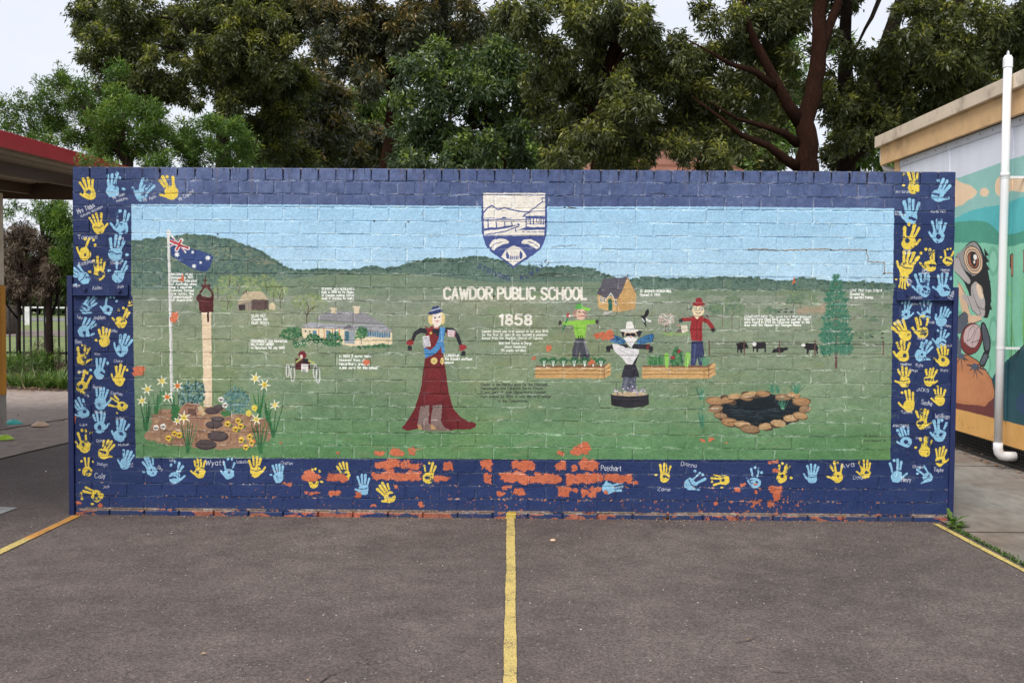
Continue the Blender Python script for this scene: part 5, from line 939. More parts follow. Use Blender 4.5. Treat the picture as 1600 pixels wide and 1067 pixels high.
def mat_concrete(name, a, b_, warm):
    m = NT(name); big = m.noise(.8, 6, .62, m.scaled(1, .55, 1)); mid = m.noise(7, 6, .65, m.scaled(1.6, .7, 1)); fine = m.noise(140, 4, .7)
    c = m.ramp(big, [(.32, a), (.52, tuple((x+y)/2 for x, y in zip(a, b_))), (.68, b_)])
    c = m.mix(m.rng(m.noise(.6, 5, .6), .48, .66, 0, .75), c, warm)
    c = m.mix(1.0, c, m.ramp(mid, [(.3, (.72,)*3), (.7, (1.2,)*3)]), 'MULTIPLY'); c = m.mix(1.0, c, m.ramp(fine, [(.3, (.75,)*3), (.7, (1.25,)*3)]), 'MULTIPLY')
    m.col(c); m.rough(.85); m.nrm(m.bump(fine, .4, .004, m.bump(mid, .3, .006))); return m.m
def mat_line(name, c0, c1=None):
    """thick line paint, worn through to the stones; colour changes along y when c1 is given"""
    m = NT(name); fine = m.noise(40, 6, .75); mid = m.noise(5, 4, .6)
    col = m.ramp(m.noise(20, 4), [(.3, tuple(x*.85 for x in c0)), (.7, c0)])
    if c1:
        sep = m.n('ShaderNodeSeparateXYZ'); m.l(m.pos, sep.inputs[0])
        f = m.rng(m.math('ADD', sep.outputs[1], m.math('MULTIPLY', mid, .25)), -.62, -.54, 0, 1); col = m.mix(f, col, c1)
    w = m.math('ADD', fine, m.math('MULTIPLY', mid, .35)); wear = m.rng(w, .53, .60, 1, 0)
    wear = m.math('MAXIMUM', wear, m.rng(m.math('ADD', m.noise(160, 3, .7), m.math('MULTIPLY', mid, .35)), .57, .66, .8, 0))
    col = m.mix(wear, col, (.12, .092, .060)); m.col(col); m.rough(.6)
    m.nrm(m.bump(m.noise(130, 4, .7), .6, .004)); return m.m
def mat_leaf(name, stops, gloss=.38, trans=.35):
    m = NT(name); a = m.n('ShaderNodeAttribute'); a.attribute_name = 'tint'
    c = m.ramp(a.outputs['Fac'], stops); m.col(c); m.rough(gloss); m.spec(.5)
    tr = m.n('ShaderNodeBsdfTranslucent'); mixs = m.n('ShaderNodeMixShader'); mixs.inputs[0].default_value = trans
    cc = m.mix(1.0, c, (1.1, 1.35, .6), 'MULTIPLY'); m.l(cc, tr.inputs[0]); m.l(m.b.outputs[0], mixs.inputs[1]); m.l(tr.outputs[0], mixs.inputs[2]); m.l(mixs.outputs[0], m.out.inputs[0])
    return m.m
def mat_bark(name, a, b_):
    m = NT(name); v = m.scaled(1, 1, .16); n = m.noise(34, 6, .75, v, 1.5); k = m.noise(4, 4, .6)
    c = m.ramp(n, [(.3, a), (.68, b_)]); c = m.mix(1.0, c, m.ramp(k, [(.3, (.7,)*3), (.7, (1.25,)*3)]), 'MULTIPLY')
    m.col(c); m.rough(.95); m.spec(.12); m.nrm(m.bump(n, 1.0, .05)); return m.m
M = {}
M['mural'] = mat_mural(); M['class'] = mat_class(); M['asphalt'] = mat_asphalt()
M['path'] = mat_concrete('path_concrete', (.27, .215, .18), (.40, .325, .28), (.31, .225, .18))
M['slab'] = mat_concrete('slab_concrete', (.17, .15, .13), (.33, .30, .265), (.20, .135, .10))
M['line'] = mat_line('yellow_line_paint', (.70, .52, .16)); M['line_o'] = mat_line('orange_line_paint', (.70, .53, .16), (.66, .30, .05))
M['white_mark'] = mat_line('white_line_paint', (.42, .42, .42))
M['steel_navy'] = simple('navy_enamel', lin((30, 41, 86)), .4, .12, 20, bump=.15)
M['cream_trim'] = simple('cream_gutter_paint', lin((218, 200, 178)), .55, .07, 5, bump=.1, dirt=(.16, .11, .07))
M['tan_trim'] = simple('tan_fascia_paint', lin((222, 182, 134)), .55, .07, 5, bump=.1, dirt=(.35, .22, .12))
M['soffit_dark'] = simple('soffit_board', (.05, .035, .025), .8)
M['white_pvc'] = simple('white_pvc', (.78, .77, .78), .35, .03, 2)
M['seal'] = simple('cover_strip_paint', (.62, .64, .70), .5, .08)
M['wire'] = simple('galvanised_wire', (.10, .10, .10), .5, .2, metallic=.7)
M['void'] = simple('underfloor_soil', (.035, .028, .022), .95)
M['red_fascia'] = simple('red_fascia_paint', lin((172, 24, 38)), .42, .10, 3, bump=.06)
M['roof_sheet'] = simple('shelter_roof_sheet', (.36, .27, .20), .5, .12, 4)
M['purlin'] = simple('brown_painted_steel', (.085, .044, .027), .5, .2, 6)
M['post_orange'] = simple('orange_post_paint', (.56, .235, .015), .45, .12, 6)
M['post_grey'] = simple('galvanised_post', (.30, .27, .24), .55, .15, 12)
M['black_steel'] = simple('black_fence_paint', (.008, .008, .010), .45, .3)
M['white_rail'] = simple('white_rail_paint', (.62, .62, .62), .6)
M['road'] = simple('road_bitumen', (.17, .16, .17), .9, .15, 2)
M['grass_far'] = simple('mown_grass', (.145, .185, .055), .95, .35, 1.3)
M['verge'] = simple('verge_gravel', (.17, .135, .115), .95, .3, 3)
M['soil'] = simple('garden_soil', (.035, .024, .017), .95, .4, 12, bump=.5)
M['cone_teal'] = simple('teal_plastic', (.06, .50, .44), .4, .05); M['cone_lime'] = simple('lime_plastic', (.45, .68, .06), .4, .05); M['cone_peach'] = simple('peach_plastic', (.68, .46, .30), .45, .05)
M['terracotta'] = simple('terracotta_render', (.22, .095, .065), .85, .15, 3); M['roof_dark'] = simple('dark_roof_tiles', (.10, .09, .10), .8)
M['bark_red'] = mat_bark('red_brown_bark', (.009, .0045, .003), (.055, .021, .011)); M['bark_grey'] = mat_bark('grey_bark', (.05, .04, .034), (.16, .125, .10)); M['bark_dark'] = mat_bark('dark_bark', (.012, .009, .008), (.045, .030, .022))
M['leaf_dark'] = mat_leaf('dark_gum_leaf', [(0, (.036, .044, .018)), (.4, (.074, .086, .028)), (.72, (.135, .142, .038)), (.88, (.25, .26, .048)), (1, (.36, .34, .07))], .44, .34)
M['leaf_mid'] = mat_leaf('olive_leaf', [(0, (0.030, 0.049, 0.027)), (.4, (0.057, 0.089, 0.035)), (.7, (0.101, 0.155, 0.041)), (.92, (0.216, 0.284, 0.054)), (1, (0.297, 0.351, 0.068))], .36, .28)
M['leaf_brown'] = mat_leaf('bronze_leaf', [(0, (0.030, 0.038, 0.024)), (.4, (0.061, 0.068, 0.035)), (.7, (0.128, 0.115, 0.046)), (.92, (0.230, 0.169, 0.054)), (1, (0.297, 0.176, 0.061))], .38, .26)
M['leaf_bright'] = mat_leaf('bright_bottlebrush_leaf', [(0, (0.030, 0.068, 0.009)), (.4, (0.066, 0.135, 0.016)), (.7, (0.115, 0.205, 0.024)), (1, (0.24, 0.32, 0.045))], .5, .28)
M['leaf_lime'] = mat_leaf('lime_leaf', [(0, (.05, .085, .02)), (.5, (.12, .19, .045)), (1, (.24, .30, .07))], .45, .4)
M['leaf_dry'] = mat_leaf('dry_leaf', [(0, (.035, .024, .018)), (.4, (.10, .066, .046)), (.8, (.21, .15, .11)), (1, (.30, .22, .15))], .7, .15)
M['blade'] = mat_leaf('strap_leaf_green', [(0, (.03, .06, .015)), (.5, (.09, .17, .03)), (.85, (.20, .28, .06)), (1, (.42, .36, .22))], .4, .3)
M['litter'] = mat_leaf('fallen_leaf', [(0, (.07, .035, .02)), (.4, (.20, .09, .045)), (.8, (.36, .20, .10)), (1, (.5, .40, .28))], .7, .1)
M['pebble'] = mat_leaf('loose_stone', [(0, (.22, .19, .16)), (.6, (.45, .42, .38)), (1, (.62, .58, .50))], .7, .0)
# ------------------------------------------------------------------ ground and markings
def sheet(name, pts, z, mat, kind='structure', sub=None):
    V = [(p[0], p[1], z) for p in pts]; me = mesh_np(name, V, [tuple(range(len(V)))], mat)
    bm = bmesh.new(); bm.from_mesh(me); bmesh.ops.triangulate(bm, faces=bm.faces); bmesh.ops.recalc_face_normals(bm, faces=bm.faces)
    for f in bm.faces:
        if f.normal.z < 0: f.normal_flip()
    bm.to_mesh(me); bm.free()
    o = obj(name, me); o['kind'] = kind; return o
sheet('ground', [(-420, -60), (420, -60), (420, 620), (-420, 620)], -.010, M['grass_far'])
g = lambda x, y: tuple(on_z(np.array(float(x)), np.array(float(y)), 0.)[:2])
sheet('asphalt', [(-9, -14), (14, -14), (14, 3.0), (10, 5.6), (2, 6.2), g(112, 690), g(60, 702), g(0, 717), (-9, .9)], -.004, M['asphalt'])
pa = [g(0, 717), g(60, 702.5), g(112, 690.5)]
e2 = [g(0, 673), g(112, 654.5)]
sheet('asphalt_apron', [(-9, .75), pa[0], pa[1], pa[2], (2.2, 6.0), (2.2, 6.6), e2[1], e2[0], (-9, 1.6)], .006, M['path'])
sheet('path', [(-12, 1.6), e2[0], e2[1], (2.2, 6.9), (6.9, 7.2), (6.9, 9.4), g(112, 613), g(60, 611), g(0, 609), (-12, 9.2)], .014, M['path'])
SLX = 5.70
sheet('concrete_slab', [(5.70, -14), (BX+.15, -14), (BX+.15, 6.0), (5.74, 6.0), (5.70, -.1)], .006, M['slab'])
for y in (-3.1, -.35, 2.3): 
    o = obj('slab_joint', MB().box(5.71, BX, y, y+.012, .0062, .0085).me('slab_joint', M['soil'])); o['kind'] = 'structure'
def stripe(name, pts, w, z, mat, seed):
    r = random.Random(seed); L = []; Rr = []
    P = []
    for i in range(len(pts)-1):
        a, b = Vector(pts[i]), Vector(pts[i+1]); n = max(2, int((b-a).length/.03))
        for k in range(n): P.append(a.lerp(b, k/n))
    P.append(Vector(pts[-1])); V = []; F = []
    ja = jb = 0
    for i, p in enumerate(P):
        d = (P[min(i+1, len(P)-1)]-P[max(i-1, 0)]).normalized(); s = Vector((-d.y, d.x))
        ja = ja*.9+r.uniform(-.0012, .0012); jb = jb*.9+r.uniform(-.0012, .0012)
        wl = w/2+ja+r.uniform(-.0010, .0010); wr = w/2+jb+r.uniform(-.0010, .0010)
        a = p+s*wl; b = p-s*wr; V += [(a.x, a.y, z), (b.x, b.y, z)]
        if i: F.append((2*i-2, 2*i-1, 2*i+1, 2*i))
    o = obj(name, mesh_np(name, V, [tuple(reversed(f)) for f in F], mat)); o['kind'] = 'structure'
    for p in o.data.polygons:
        if p.normal.z < 0: p.flip()
    return o
cl = [g(797.5, 808), g(798, 880), g(797.5, 960), g(797, 1067)]; cl.append((cl[-1][0]+(cl[-1][0]-cl[-2][0])*3, -9))
stripe('court_line_centre', [(cl[0][0], -.012)]+[tuple(q) for q in cl[1:]], .0505, .001, M['line'], 3)
a, b = g(120, 805), g(2, 861); d = Vector(b)-Vector(a); stripe('court_line_left', [a, b, tuple(Vector(b)+d*3)], .056, .001, M['line_o'], 5)
a, b = g(1462, 818), g(1599, 890); d = Vector(b)-Vector(a); stripe('court_line_right', [a, b, tuple(Vector(b)+d*2.5)], .040, .001, M['line'], 7)
for k_, P_ in enumerate(([(500, 1066), (516, 1054), (533, 1049), (556, 1040), (562, 1034), (580, 1031)], [(1118, 1040), (1150, 1042), (1178, 1041)], [(1184, 1038), (1206, 1049), (1232, 1051)], [(1150, 1003), (1172, 1000), (1186, 992)])): stripe('asphalt_crack', [g(*q_) for q_ in P_], .0035, .0008, M['void'], 20+k_)
sheet('court_mark', [g(-30, 790), g(28, 793), g(0, 803), g(-60, 826)], .001, M['white_mark'])
# moss and soil in the slab edge
rg = np.random.default_rng(8)
def leaf_quads(P, D, L, W, fold=.25, rs=None, tint=None):
    """P base points, D unit directions; returns verts, quads"""
    rs = rs or np.random.default_rng(1); n = len(P)
    rv = rs.normal(size=(n, 3)); s = np.cross(D, rv); s /= np.linalg.norm(s, axis=1)[:, None]+1e-9
    nn = np.cross(s, D); L = L[:, None]; W = W[:, None]
    a = P; m_ = P+D*L*.42-nn*W*fold; b = m_+s*W*.5; c = P+D*L+nn*W*fold*-.4; d = m_-s*W*.5
    b = b+nn*W*fold; d = d+nn*W*fold
    V = np.stack([a, b, c, d], 1).reshape(-1, 3); F = np.arange(n*4).reshape(n, 4)
    return V, F

# ------------------------------------------------------------------ the brick wall
def brick_variant(w, h, d, seed, r=.0030):
    """a brick whose face is at y=0 and which runs back to y=d; slightly out of true, with broken arrises"""
    bm = bmesh.new(); rs = random.Random(seed)
    xs = [-w/2, -w/6, w/6, w/2]
    def ring(y, ins, jit):
        V = []
        for x in xs: V.append((x+(ins if x == xs[0] else -ins if x == xs[-1] else 0), -h/2+ins))
        for x in reversed(xs): V.append((x+(ins if x == xs[0] else -ins if x == xs[-1] else 0), h/2-ins))
        return [bm.verts.new((x+rs.uniform(-jit, jit), y+rs.uniform(-jit*.5, jit*.5), z+rs.uniform(-jit, jit))) for x, z in V]
    rings = [ring(0, r, .0011), ring(r*.35, r*.25, .0011), ring(r*1.6, 0, .0006), ring(d, 0, 0)]
    for k in range(3):
        for i in range(8): bm.faces.new((rings[k][i], rings[k+1][i], rings[k+1][(i+1) % 8], rings[k][(i+1) % 8]))
    f = rings[0]
    for i in range(3): bm.faces.new((f[i], f[i+1], f[6-i], f[7-i]))
    bmesh.ops.recalc_face_normals(bm, faces=bm.faces)
    me = bpy.data.meshes.new('brick'); bm.to_mesh(me); bm.free()
    me.materials.append(M['mural']); return me
wall = thing('brick_wall', 'long brick wall painted with a school mural inside a navy border of handprints', 'wall', (WALL_W/2, 0, 0))
BRD = .09
full = [brick_variant(.2225, .0800, BRD, k) for k in range(14)]
half = [brick_variant(.1080, .0800, BRD, 50+k) for k in range(4)]
head = [brick_variant(.1075, .0785, .215, 80+k, .004) for k in range(8)]
quart = [brick_variant(.0500, .0785, .215, 120+k, .004) for k in range(2)]
base = [brick_variant(.2185, .050, .10, 100+k, .006) for k in range(5)]
layout = []   # (mesh list, x, y, z, size)
rw = random.Random(4)
for i in range(23):
    z = BASE_H+ROW_H*(i+.5)
    if i % 2 == 0: xs = [(full, (k+.5)*PITCH_X, .2195) for k in range(25)]
    else: xs = [(half, PITCH_X*.25-.0025, .1045)]+[(full, (k+1)*PITCH_X, .2195) for k in range(24)]+[(half, WALL_W-PITCH_X*.25+.0025, .1045)]
    for lst, x, w_ in xs: layout.append((lst, x, rw.gauss(0, .0007), z+rw.gauss(0, .0008), w_))
for i in range(23, 26):
    z = BASE_H+ROW_H*(i+.5)
    off = 0 if i != 24 else .5
    for k in range(50 if off == 0 else 49): layout.append((head, (k+.5+off)*.115, rw.gauss(0, .001), z-(.0 if i < 25 else .0005), .1045))
    if off: layout += [(quart, .0285, 0, z, .05), (quart, WALL_W-.0285, 0, z, .05)]
for k in range(25): layout.append((base, (k+.5)*PITCH_X, -.010+rw.gauss(0, .0015), BASE_H-.030, .2185))
order = sorted(range(len(layout)), key=lambda j: (layout[j][0] is not full, (layout[j][1]-CX)**2+(layout[j][3]-CZ)**2*1.0))
# nearest bricks show largest: those on the side turned to the camera come first
def shown(j):
    lst, x, y, z, w_ = layout[j]; d = (np.array([x, y, z])-np.array([CX, CY, CZ]))@AF; return -w_/d
order = sorted(range(len(layout)), key=shown)
single = set(order[:300]); restV = []; restF = []; nV = 0
for j, (lst, x, y, z, w_) in enumerate(layout):
    me = lst[rw.randrange(len(lst))]
    if j in single:
        o = bpy.data.objects.new('brick', me); COL.objects.link(o); o.parent = wall; o.location = (x-WALL_W/2, y, z)
    else:
        co = np.empty(len(me.vertices)*3, np.float32); me.vertices.foreach_get('co', co); co = co.reshape(-1, 3)+np.array([x, y, z])
        restV += co.tolist(); restF += [tuple(v+nV for v in p.vertices) for p in me.polygons]; nV += len(co)
me = mesh_np('bricks', restV, restF, M['mural']); o = obj('bricks', me, wall); o['kind'] = 'stuff'
# mortar: a lumpy bed a few millimetres behind the faces, smeared over the arrises in places
def mortar():
    nx, nz_ = 820, 330; xs = np.linspace(.002, WALL_W-.002, nx); zs = np.linspace(-.06, WALL_H-.003, nz_)
    f = fnoise(nz_, nx, 9, 701, 3, 2.0); f2 = fnoise(nz_, nx, 34, 711, 3, 1.5)
    y = .0026-(f-.5)*.0060-(f2-.5)*.0045
    row = np.clip(((zs-BASE_H)/ROW_H), -1, 30); ri = np.floor(row).astype(int); fr = row-ri
    topc = (ri >= 23)[:, None]; X = xs[None, :]
    off = np.where(ri % 2 == 0, 0.0, .5)[:, None]
    ph = np.where(topc, (X/.115+np.where(ri == 24, .5, 0)[:, None]) % 1*.115, (X/PITCH_X+off) % 1*PITCH_X)
    per = np.where(topc, .115, PITCH_X); dv = np.minimum(ph, per-ph); dh = np.minimum(fr, 1-fr)[:, None]*ROW_H
    inb = (dv > .0075) & (dh > .0075); y = np.where(inb, np.maximum(y, .010), y)
    y = np.where((ri == 25)[:, None] & (dv < .008) & (vnoise(nz_, nx, 60, 91) > .45), y+.010, y)      # weathered perpends in the top course
    XX, ZZ = np.meshgrid(xs, zs); V = np.stack([XX, y, ZZ], -1).reshape(-1, 3)
    i = (np.arange(nz_-1)[:, None]*nx+np.arange(nx-1)[None, :]).ravel(); F = np.stack([i, i+1, i+nx+1, i+nx], 1)
    return mesh_np('mortar', V, F, M['mural'], smooth=True)
o = obj('mortar', mortar(), wall); o['kind'] = 'stuff'
obj('wall_core', MB().box(.003, WALL_W-.003, .016, .222, -.08, WALL_H-.012).me('wall_core', M['mural']), wall)
obj('mortar_cap', MB().box(.004, WALL_W-.004, .004, .218, WALL_H-.012, WALL_H-.003).me('mortar_cap', simple('cap_mortar', (.25, .23, .22), .9)), wall)
# steel channels clamped on the two ends, each with a bolted strap
def bolt(x, z, par):
    m_ = MB(); m_.lathe([(0, -.018), (.0125, -.018), (.0125, -.006), (.021, -.006), (.021, 0)], (0, 0, 0), 6)
    me = m_.me('bolt', M['mural'], False)
    me.transform(Matrix.Rotation(math.radians(90), 4, 'X').inverted() if False else Matrix.Rotation(math.radians(-90), 4, 'X'))
    return me
def end_steel(x_out, x_in, sx0, sx1, z_top, zs0, zs1, bolts):
    ch = MB(); lo, hi = min(x_out, x_in), max(x_out, x_in)
    ch.box(lo, hi, -.013, .24, -.05, z_top)
    obj('end_channel', ch.me('end_channel', M['steel_navy'], bevel=.002), wall)
    st = MB().box(sx0, sx1, -.013, -.0035, zs0, zs1).box(sx0+.002, sx1-.002, -.026, -.0128, zs0, zs0+.007)
    s_ = obj('strap_plate', st.me('strap_plate', M['mural'], bevel=.0012), wall)
    for bx_, bz_ in bolts:
        m_ = MB(); n = 6
        for r_, y0, y1 in ((.0125, -.029, -.015), (.019, -.016, -.0125)):
            V = [(bx_+r_*math.cos(2*math.pi*k/n+.3), y_, bz_+r_*math.sin(2*math.pi*k/n+.3)) for y_ in (y0, y1) for k in range(n)]
            m_.add(V, [tuple(range(n)), tuple(range(2*n-1, n-1, -1))]+[(k, (k+1) % n, n+(k+1) % n, n+k) for k in range(n)])
        b_ = bpy.data.objects.new('bolt', m_.me('bolt', M['steel_navy'])); COL.objects.link(b_); b_.parent = s_
def wz(px, py): q = on_y(np.array(float(px)), np.array(float(py)), 0.); return q[0], q[2]
lx = lambda px, py: wz(px, py)[0]; lz = lambda px, py: wz(px, py)[1]
end_steel(-.036, -.002, .002, lx(201, 450), lz(108, 431), lz(150, 462), lz(150, 443.5), [wz(134, 451.5), wz(187, 454)])
end_steel(WALL_W+.030, WALL_W-.003, lx(1400, 458), WALL_W-.001, lz(1490, 449), lz(1440, 469.5), lz(1440, 451), [wz(1418, 461), wz(1461, 461)])
# ------------------------------------------------------------------ classroom building at the right
bld = thing('classroom_building', 'raised classroom with painted frog mural panels, tan fascia and a skirt of dark wire mesh', 'building', (BX+1.5, 2, 0))
ROOF = 3.37; YE = 5.03
edges = [-.60, .35, 1.42+.0, 2.66+.0, 3.62-.0, YE]
yj = [float(on_x(np.array(p), np.array(300.), BX)[1]) for p in (1482.5, 1581.0)]
st = yj[0]-yj[1]; edges = [yj[1]-2*st, yj[1]-st, yj[1], yj[0], YE-.0]
edges = [-6.0, edges[0]-2*st, edges[0]-st]+edges
for i in range(len(edges)-1):
    y0, y1 = edges[i]+.004, edges[i+1]-.004
    obj('wall_panel', MB().box(BX, BX+.02, y0, y1, .19, 3.03).me('wall_panel', M['class'], bevel=.0015), bld)
for y in edges[1:-1]:
    obj('cover_strip', MB().box(BX-.008, BX-.0005, y-.018, y+.018, .40, 3.0).me('cover_strip', M['class'], bevel=.001), bld)
obj('top_batten', MB().box(BX-.010, BX-.0015, -6, YE, 2.955, 3.03).me('top_batten', M['seal'], bevel=.002), bld)
obj('corner_post', MB().box(BX-.02, BX+.06, YE+.002, YE+.13, .15, 3.05).me('corner_post', M['tan_trim'], bevel=.003), bld)
obj('side_wall', MB().box(BX+.03, BX+5, YE-.02, YE+.10, .18, 3.2).me('side_wall', M['tan_trim']), bld)
obj('fascia_board', MB().box(BX-.07, BX-.03, -6, YE+.46, 3.03, 3.24).me('fascia_board', M['tan_trim'], bevel=.003), bld)
obj('barge_capping', MB().box(BX-.12, BX-.01, -6, YE+.52, 3.242, ROOF).me('barge_capping', M['cream_trim'], bevel=.004), bld)
obj('roof', MB().box(BX-.008, BX+6, -6, YE+.50, 3.26, ROOF-.01).me('roof', M['seal']), bld)
obj('soffit', MB().box(BX-.028, BX+5.5, YE+.14, YE+.44, 3.10, 3.235).me('soffit', M['soffit_dark']), bld)
obj('wall_frame', MB().box(BX+.022, BX+.10, -6, YE, .2, 3.2).me('wall_frame', M['soffit_dark']), bld)
obj('floor_bearer', MB().box(BX+.10, BX+5, -6, YE, .16, .24).me('floor_bearer', M['soffit_dark']), bld)
obj('underfloor', MB().box(BX+.75, BX+.80, -6, YE+.1, .0, .2).me('underfloor', M['void']), bld)
sheet('bare_soil', [(BX+.02, -6), (BX+6, -6), (BX+6, YE+.2), (BX+.02, YE+.2)], .012, M['void'])
# eave gutter elbow at the far corner
obj('gutter_elbow', MB().tube([(BX-.03, YE+.50, 3.22), (BX-.03, YE+.50, 3.08), (BX+.0, YE+.48, 3.0), (BX+.10, YE+.36, 2.95), (BX+.25, YE+.26, 2.93)], .032, 12).me('gutter_elbow', M['white_pvc'], True), bld)
# wire mesh skirt
ms = MB()
for k in range(7): ms.bar((BX-.003, -2.5, .012+k*.028), (BX-.003, YE, .012+k*.028), .0022, .0022)
y = -2.5
while y < YE: ms.bar((BX-.0055, y, .0), (BX-.0055, y, .19), .0018, .0018, up=(1, 0, 0)); y += .042
o = obj('wire_skirt', ms.me('wire_skirt', M['wire']), bld); o['kind'] = 'stuff'
# nails along the top batten
nl = MB()
for k in range(24):
    y = -1.2+k*.26; nl.box(BX-.0135, BX-.0095, y, y+.012, 2.99, 3.0)
o = obj('nails', nl.me('nails', M['wire']), bld); o['kind'] = 'stuff'
# vent pipe
PY = float(on_x(np.array(1567.), np.array(400.), BX-.165)[1]); PXX = BX-.165
pipe = thing('vent_pipe', 'tall white plastic pipe clipped upright to the painted classroom wall', 'pipe', (PXX, PY, .1))
zt = float(CZ+(469-96)/FPX*(PY-CY)); zb = .19
obj('pipe', MB().tube([(PXX, PY, zb), (PXX, PY, 1.2), (PXX, PY, 2.4), (PXX, PY, zt)], .034, 20).me('pipe', M['white_pvc'], True), pipe)
obj('pipe_cap', MB().lathe([(0, .045), (.026, .045), (.039, .022), (.0395, -.055), (.034, -.058)], (PXX, PY, zt), 20).tube([(PXX, PY-.014, zt+.05), (PXX, PY-.012, zt+.072), (PXX, PY, zt+.082), (PXX, PY+.012, zt+.072), (PXX, PY+.014, zt+.05)], .005, 6).me('pipe_cap', M['white_pvc']), pipe)
obj('elbow', MB().tube([(PXX, PY, zb+.05), (PXX, PY, zb), (PXX+.008, PY, zb-.035), (PXX+.028, PY, zb-.058), (PXX+.07, PY, zb-.066), (PXX+.15, PY, zb-.067)], .040, 18).me('elbow', M['white_pvc'], True), pipe)
obj('collar', MB().lathe([(.034, -.02), (.039, -.018), (.039, .018), (.034, .02)], (PXX, PY, 2.52), 20).me('collar', M['white_pvc'], True), pipe)
for z in (2.50, 1.05):
    b_ = MB().lathe([(.034, -.010), (.0375, -.010), (.0375, .010), (.034, .010)], (PXX, PY, z), 20).box(PXX+.03, BX-.006, PY-.012, PY+.012, z-.010, z+.010)
    obj('bracket', b_.me('bracket', M['white_pvc']), pipe)

# ------------------------------------------------------------------ shelter at the left
D = Vector((-.13, 1, .056)).normalized()
def at_px(px, py, depth):
    d = ray(np.array(float(px)), np.array(float(py))); return Vector((CX, CY, CZ))+Vector(d)*depth
F0 = at_px(0, 229, 8.0)                     # lower edge of the red fascia where it leaves the picture
sh = thing('shelter', 'open steel shelter with red fascia, brown ribbed ceiling and an orange post', 'shelter', (F0.x-1.6, 4, 0))
A_ = F0-D*3.2; B_ = F0+D*4.15
fb = MB(); up = Vector((0, 0, 1)); side = D.cross(up).normalized()
TILT = .11
def quad_prism(P0, P1, w, z0, z1, off=0):
    m_ = MB(); s = side
    V = []
    for p in (P0, P1):
        for i, z in ((-w, z0), (0, z0), (0, z1), (-w, z1)): V.append(p+s*(i+off)+up*(z+TILT*(i+off)))
    return m_.add(V, [(3, 2, 1, 0), (4, 5, 6, 7), (0, 1, 5, 4), (1, 2, 6, 5), (2, 3, 7, 6), (3, 0, 4, 7)])
for a0, a1 in ((0, 3.2+1.05), (3.2+1.06, 3.2+2.6), (3.2+2.61, 7.35)):
    obj('fascia_board', quad_prism(A_+D*a0, A_+D*a1, .03, 0, .128).me('fascia_board', M['red_fascia'], bevel=.003), sh)
# ribbed ceiling sheet: pans run with the slope
cs = MB(); Wd = 4.4; n = 30
for k in range(n):
    x0 = -.035-k*Wd/n; w_ = Wd/n
    prof = [(0, .010), (-w_*.30, .010), (-w_*.36, .040), (-w_*.62, .040), (-w_*.68, .010), (-w_, .010)]
    V = []; 
    for p in (A_, B_):
        for u, z in prof: V.append(p+side*(x0+u)+up*(z+.010+TILT*(x0+u)))
    m6 = len(prof); cs.add(V, [(i, i+1, m6+i+1, m6+i) for i in range(m6-1)])
obj('roof_sheet', cs.me('roof_sheet', M['roof_sheet']), sh)
obj('roof_deck', quad_prism(A_, B_, Wd, .075, .085, -.035).me('roof_deck', M['red_fascia']), sh)
for off in (-.42, -1.05, -1.75, -2.6):
    obj('rafter', quad_prism(A_, B_-D*.05, .055, -.092, .018, off).me('rafter', M['purlin'], bevel=.002), sh)
ec = Vector((B_.x, B_.y-.1, 2.655)); obj('end_beam', MB().bar(ec+side*.0, ec-side*Wd, .06, .23).me('end_beam', M['purlin'], bevel=.002), sh)
pb = on_z(np.array(1.5), np.array(668.), 0.); pbx, pby = float(pb[0]), float(pb[1])
pt = F0.z+.3
post = obj('post', MB().box(pbx-.05, pbx+.045, pby-.05, pby+.05, .36, 1.55).me('post', M['post_orange'], bevel=.004), sh)
obj('post_foot', MB().box(pbx-.047, pbx+.042, pby-.047, pby+.047, 0, .36).me('post_foot', M['post_grey'], bevel=.004), sh)
obj('post_head', MB().box(pbx-.047, pbx+.032, pby-.047, pby+.047, 1.55, 2.55).me('post_head', M['cream_trim'], bevel=.004), sh)

# ------------------------------------------------------------------ fence behind the garden
YF = 11.8
fx0, fx1 = -8.0, -1.7
fen = thing('steel_fence', 'black steel picket fence beyond the garden bed at the left of the wall', 'fence', ((fx0+fx1)/2, YF, 0))
pk = MB().box(-.0125, .0125, -.0125, .0125, .05, 1.72).add([(-.0125, -.0125, 1.722), (.0125, -.0125, 1.722), (.0125, .0125, 1.722), (-.0125, .0125, 1.722), (0, 0, 1.80)], [(0, 1, 4), (1, 2, 4), (2, 3, 4), (3, 0, 4)]).me('picket', M['black_steel'])
x = fx0
while x < fx1+6.5:
    o = bpy.data.objects.new('picket', pk); COL.objects.link(o); o.parent = fen; o.location = (x-fen.location.x, 0, 0); x += .1265
for z in (.42, 1.58): obj('rail', MB().box(fx0-.1, fx1+6.6, YF+.013, YF+.045, z-.02, z+.02).me('rail', M['black_steel']), fen)
for xx in (-6.9, -4.5, -2.1, .3, 2.7): obj('fence_post', MB().box(xx-.03, xx+.03, YF+.046, YF+.106, 0, 1.85).me('fence_post', M['black_steel']), fen)

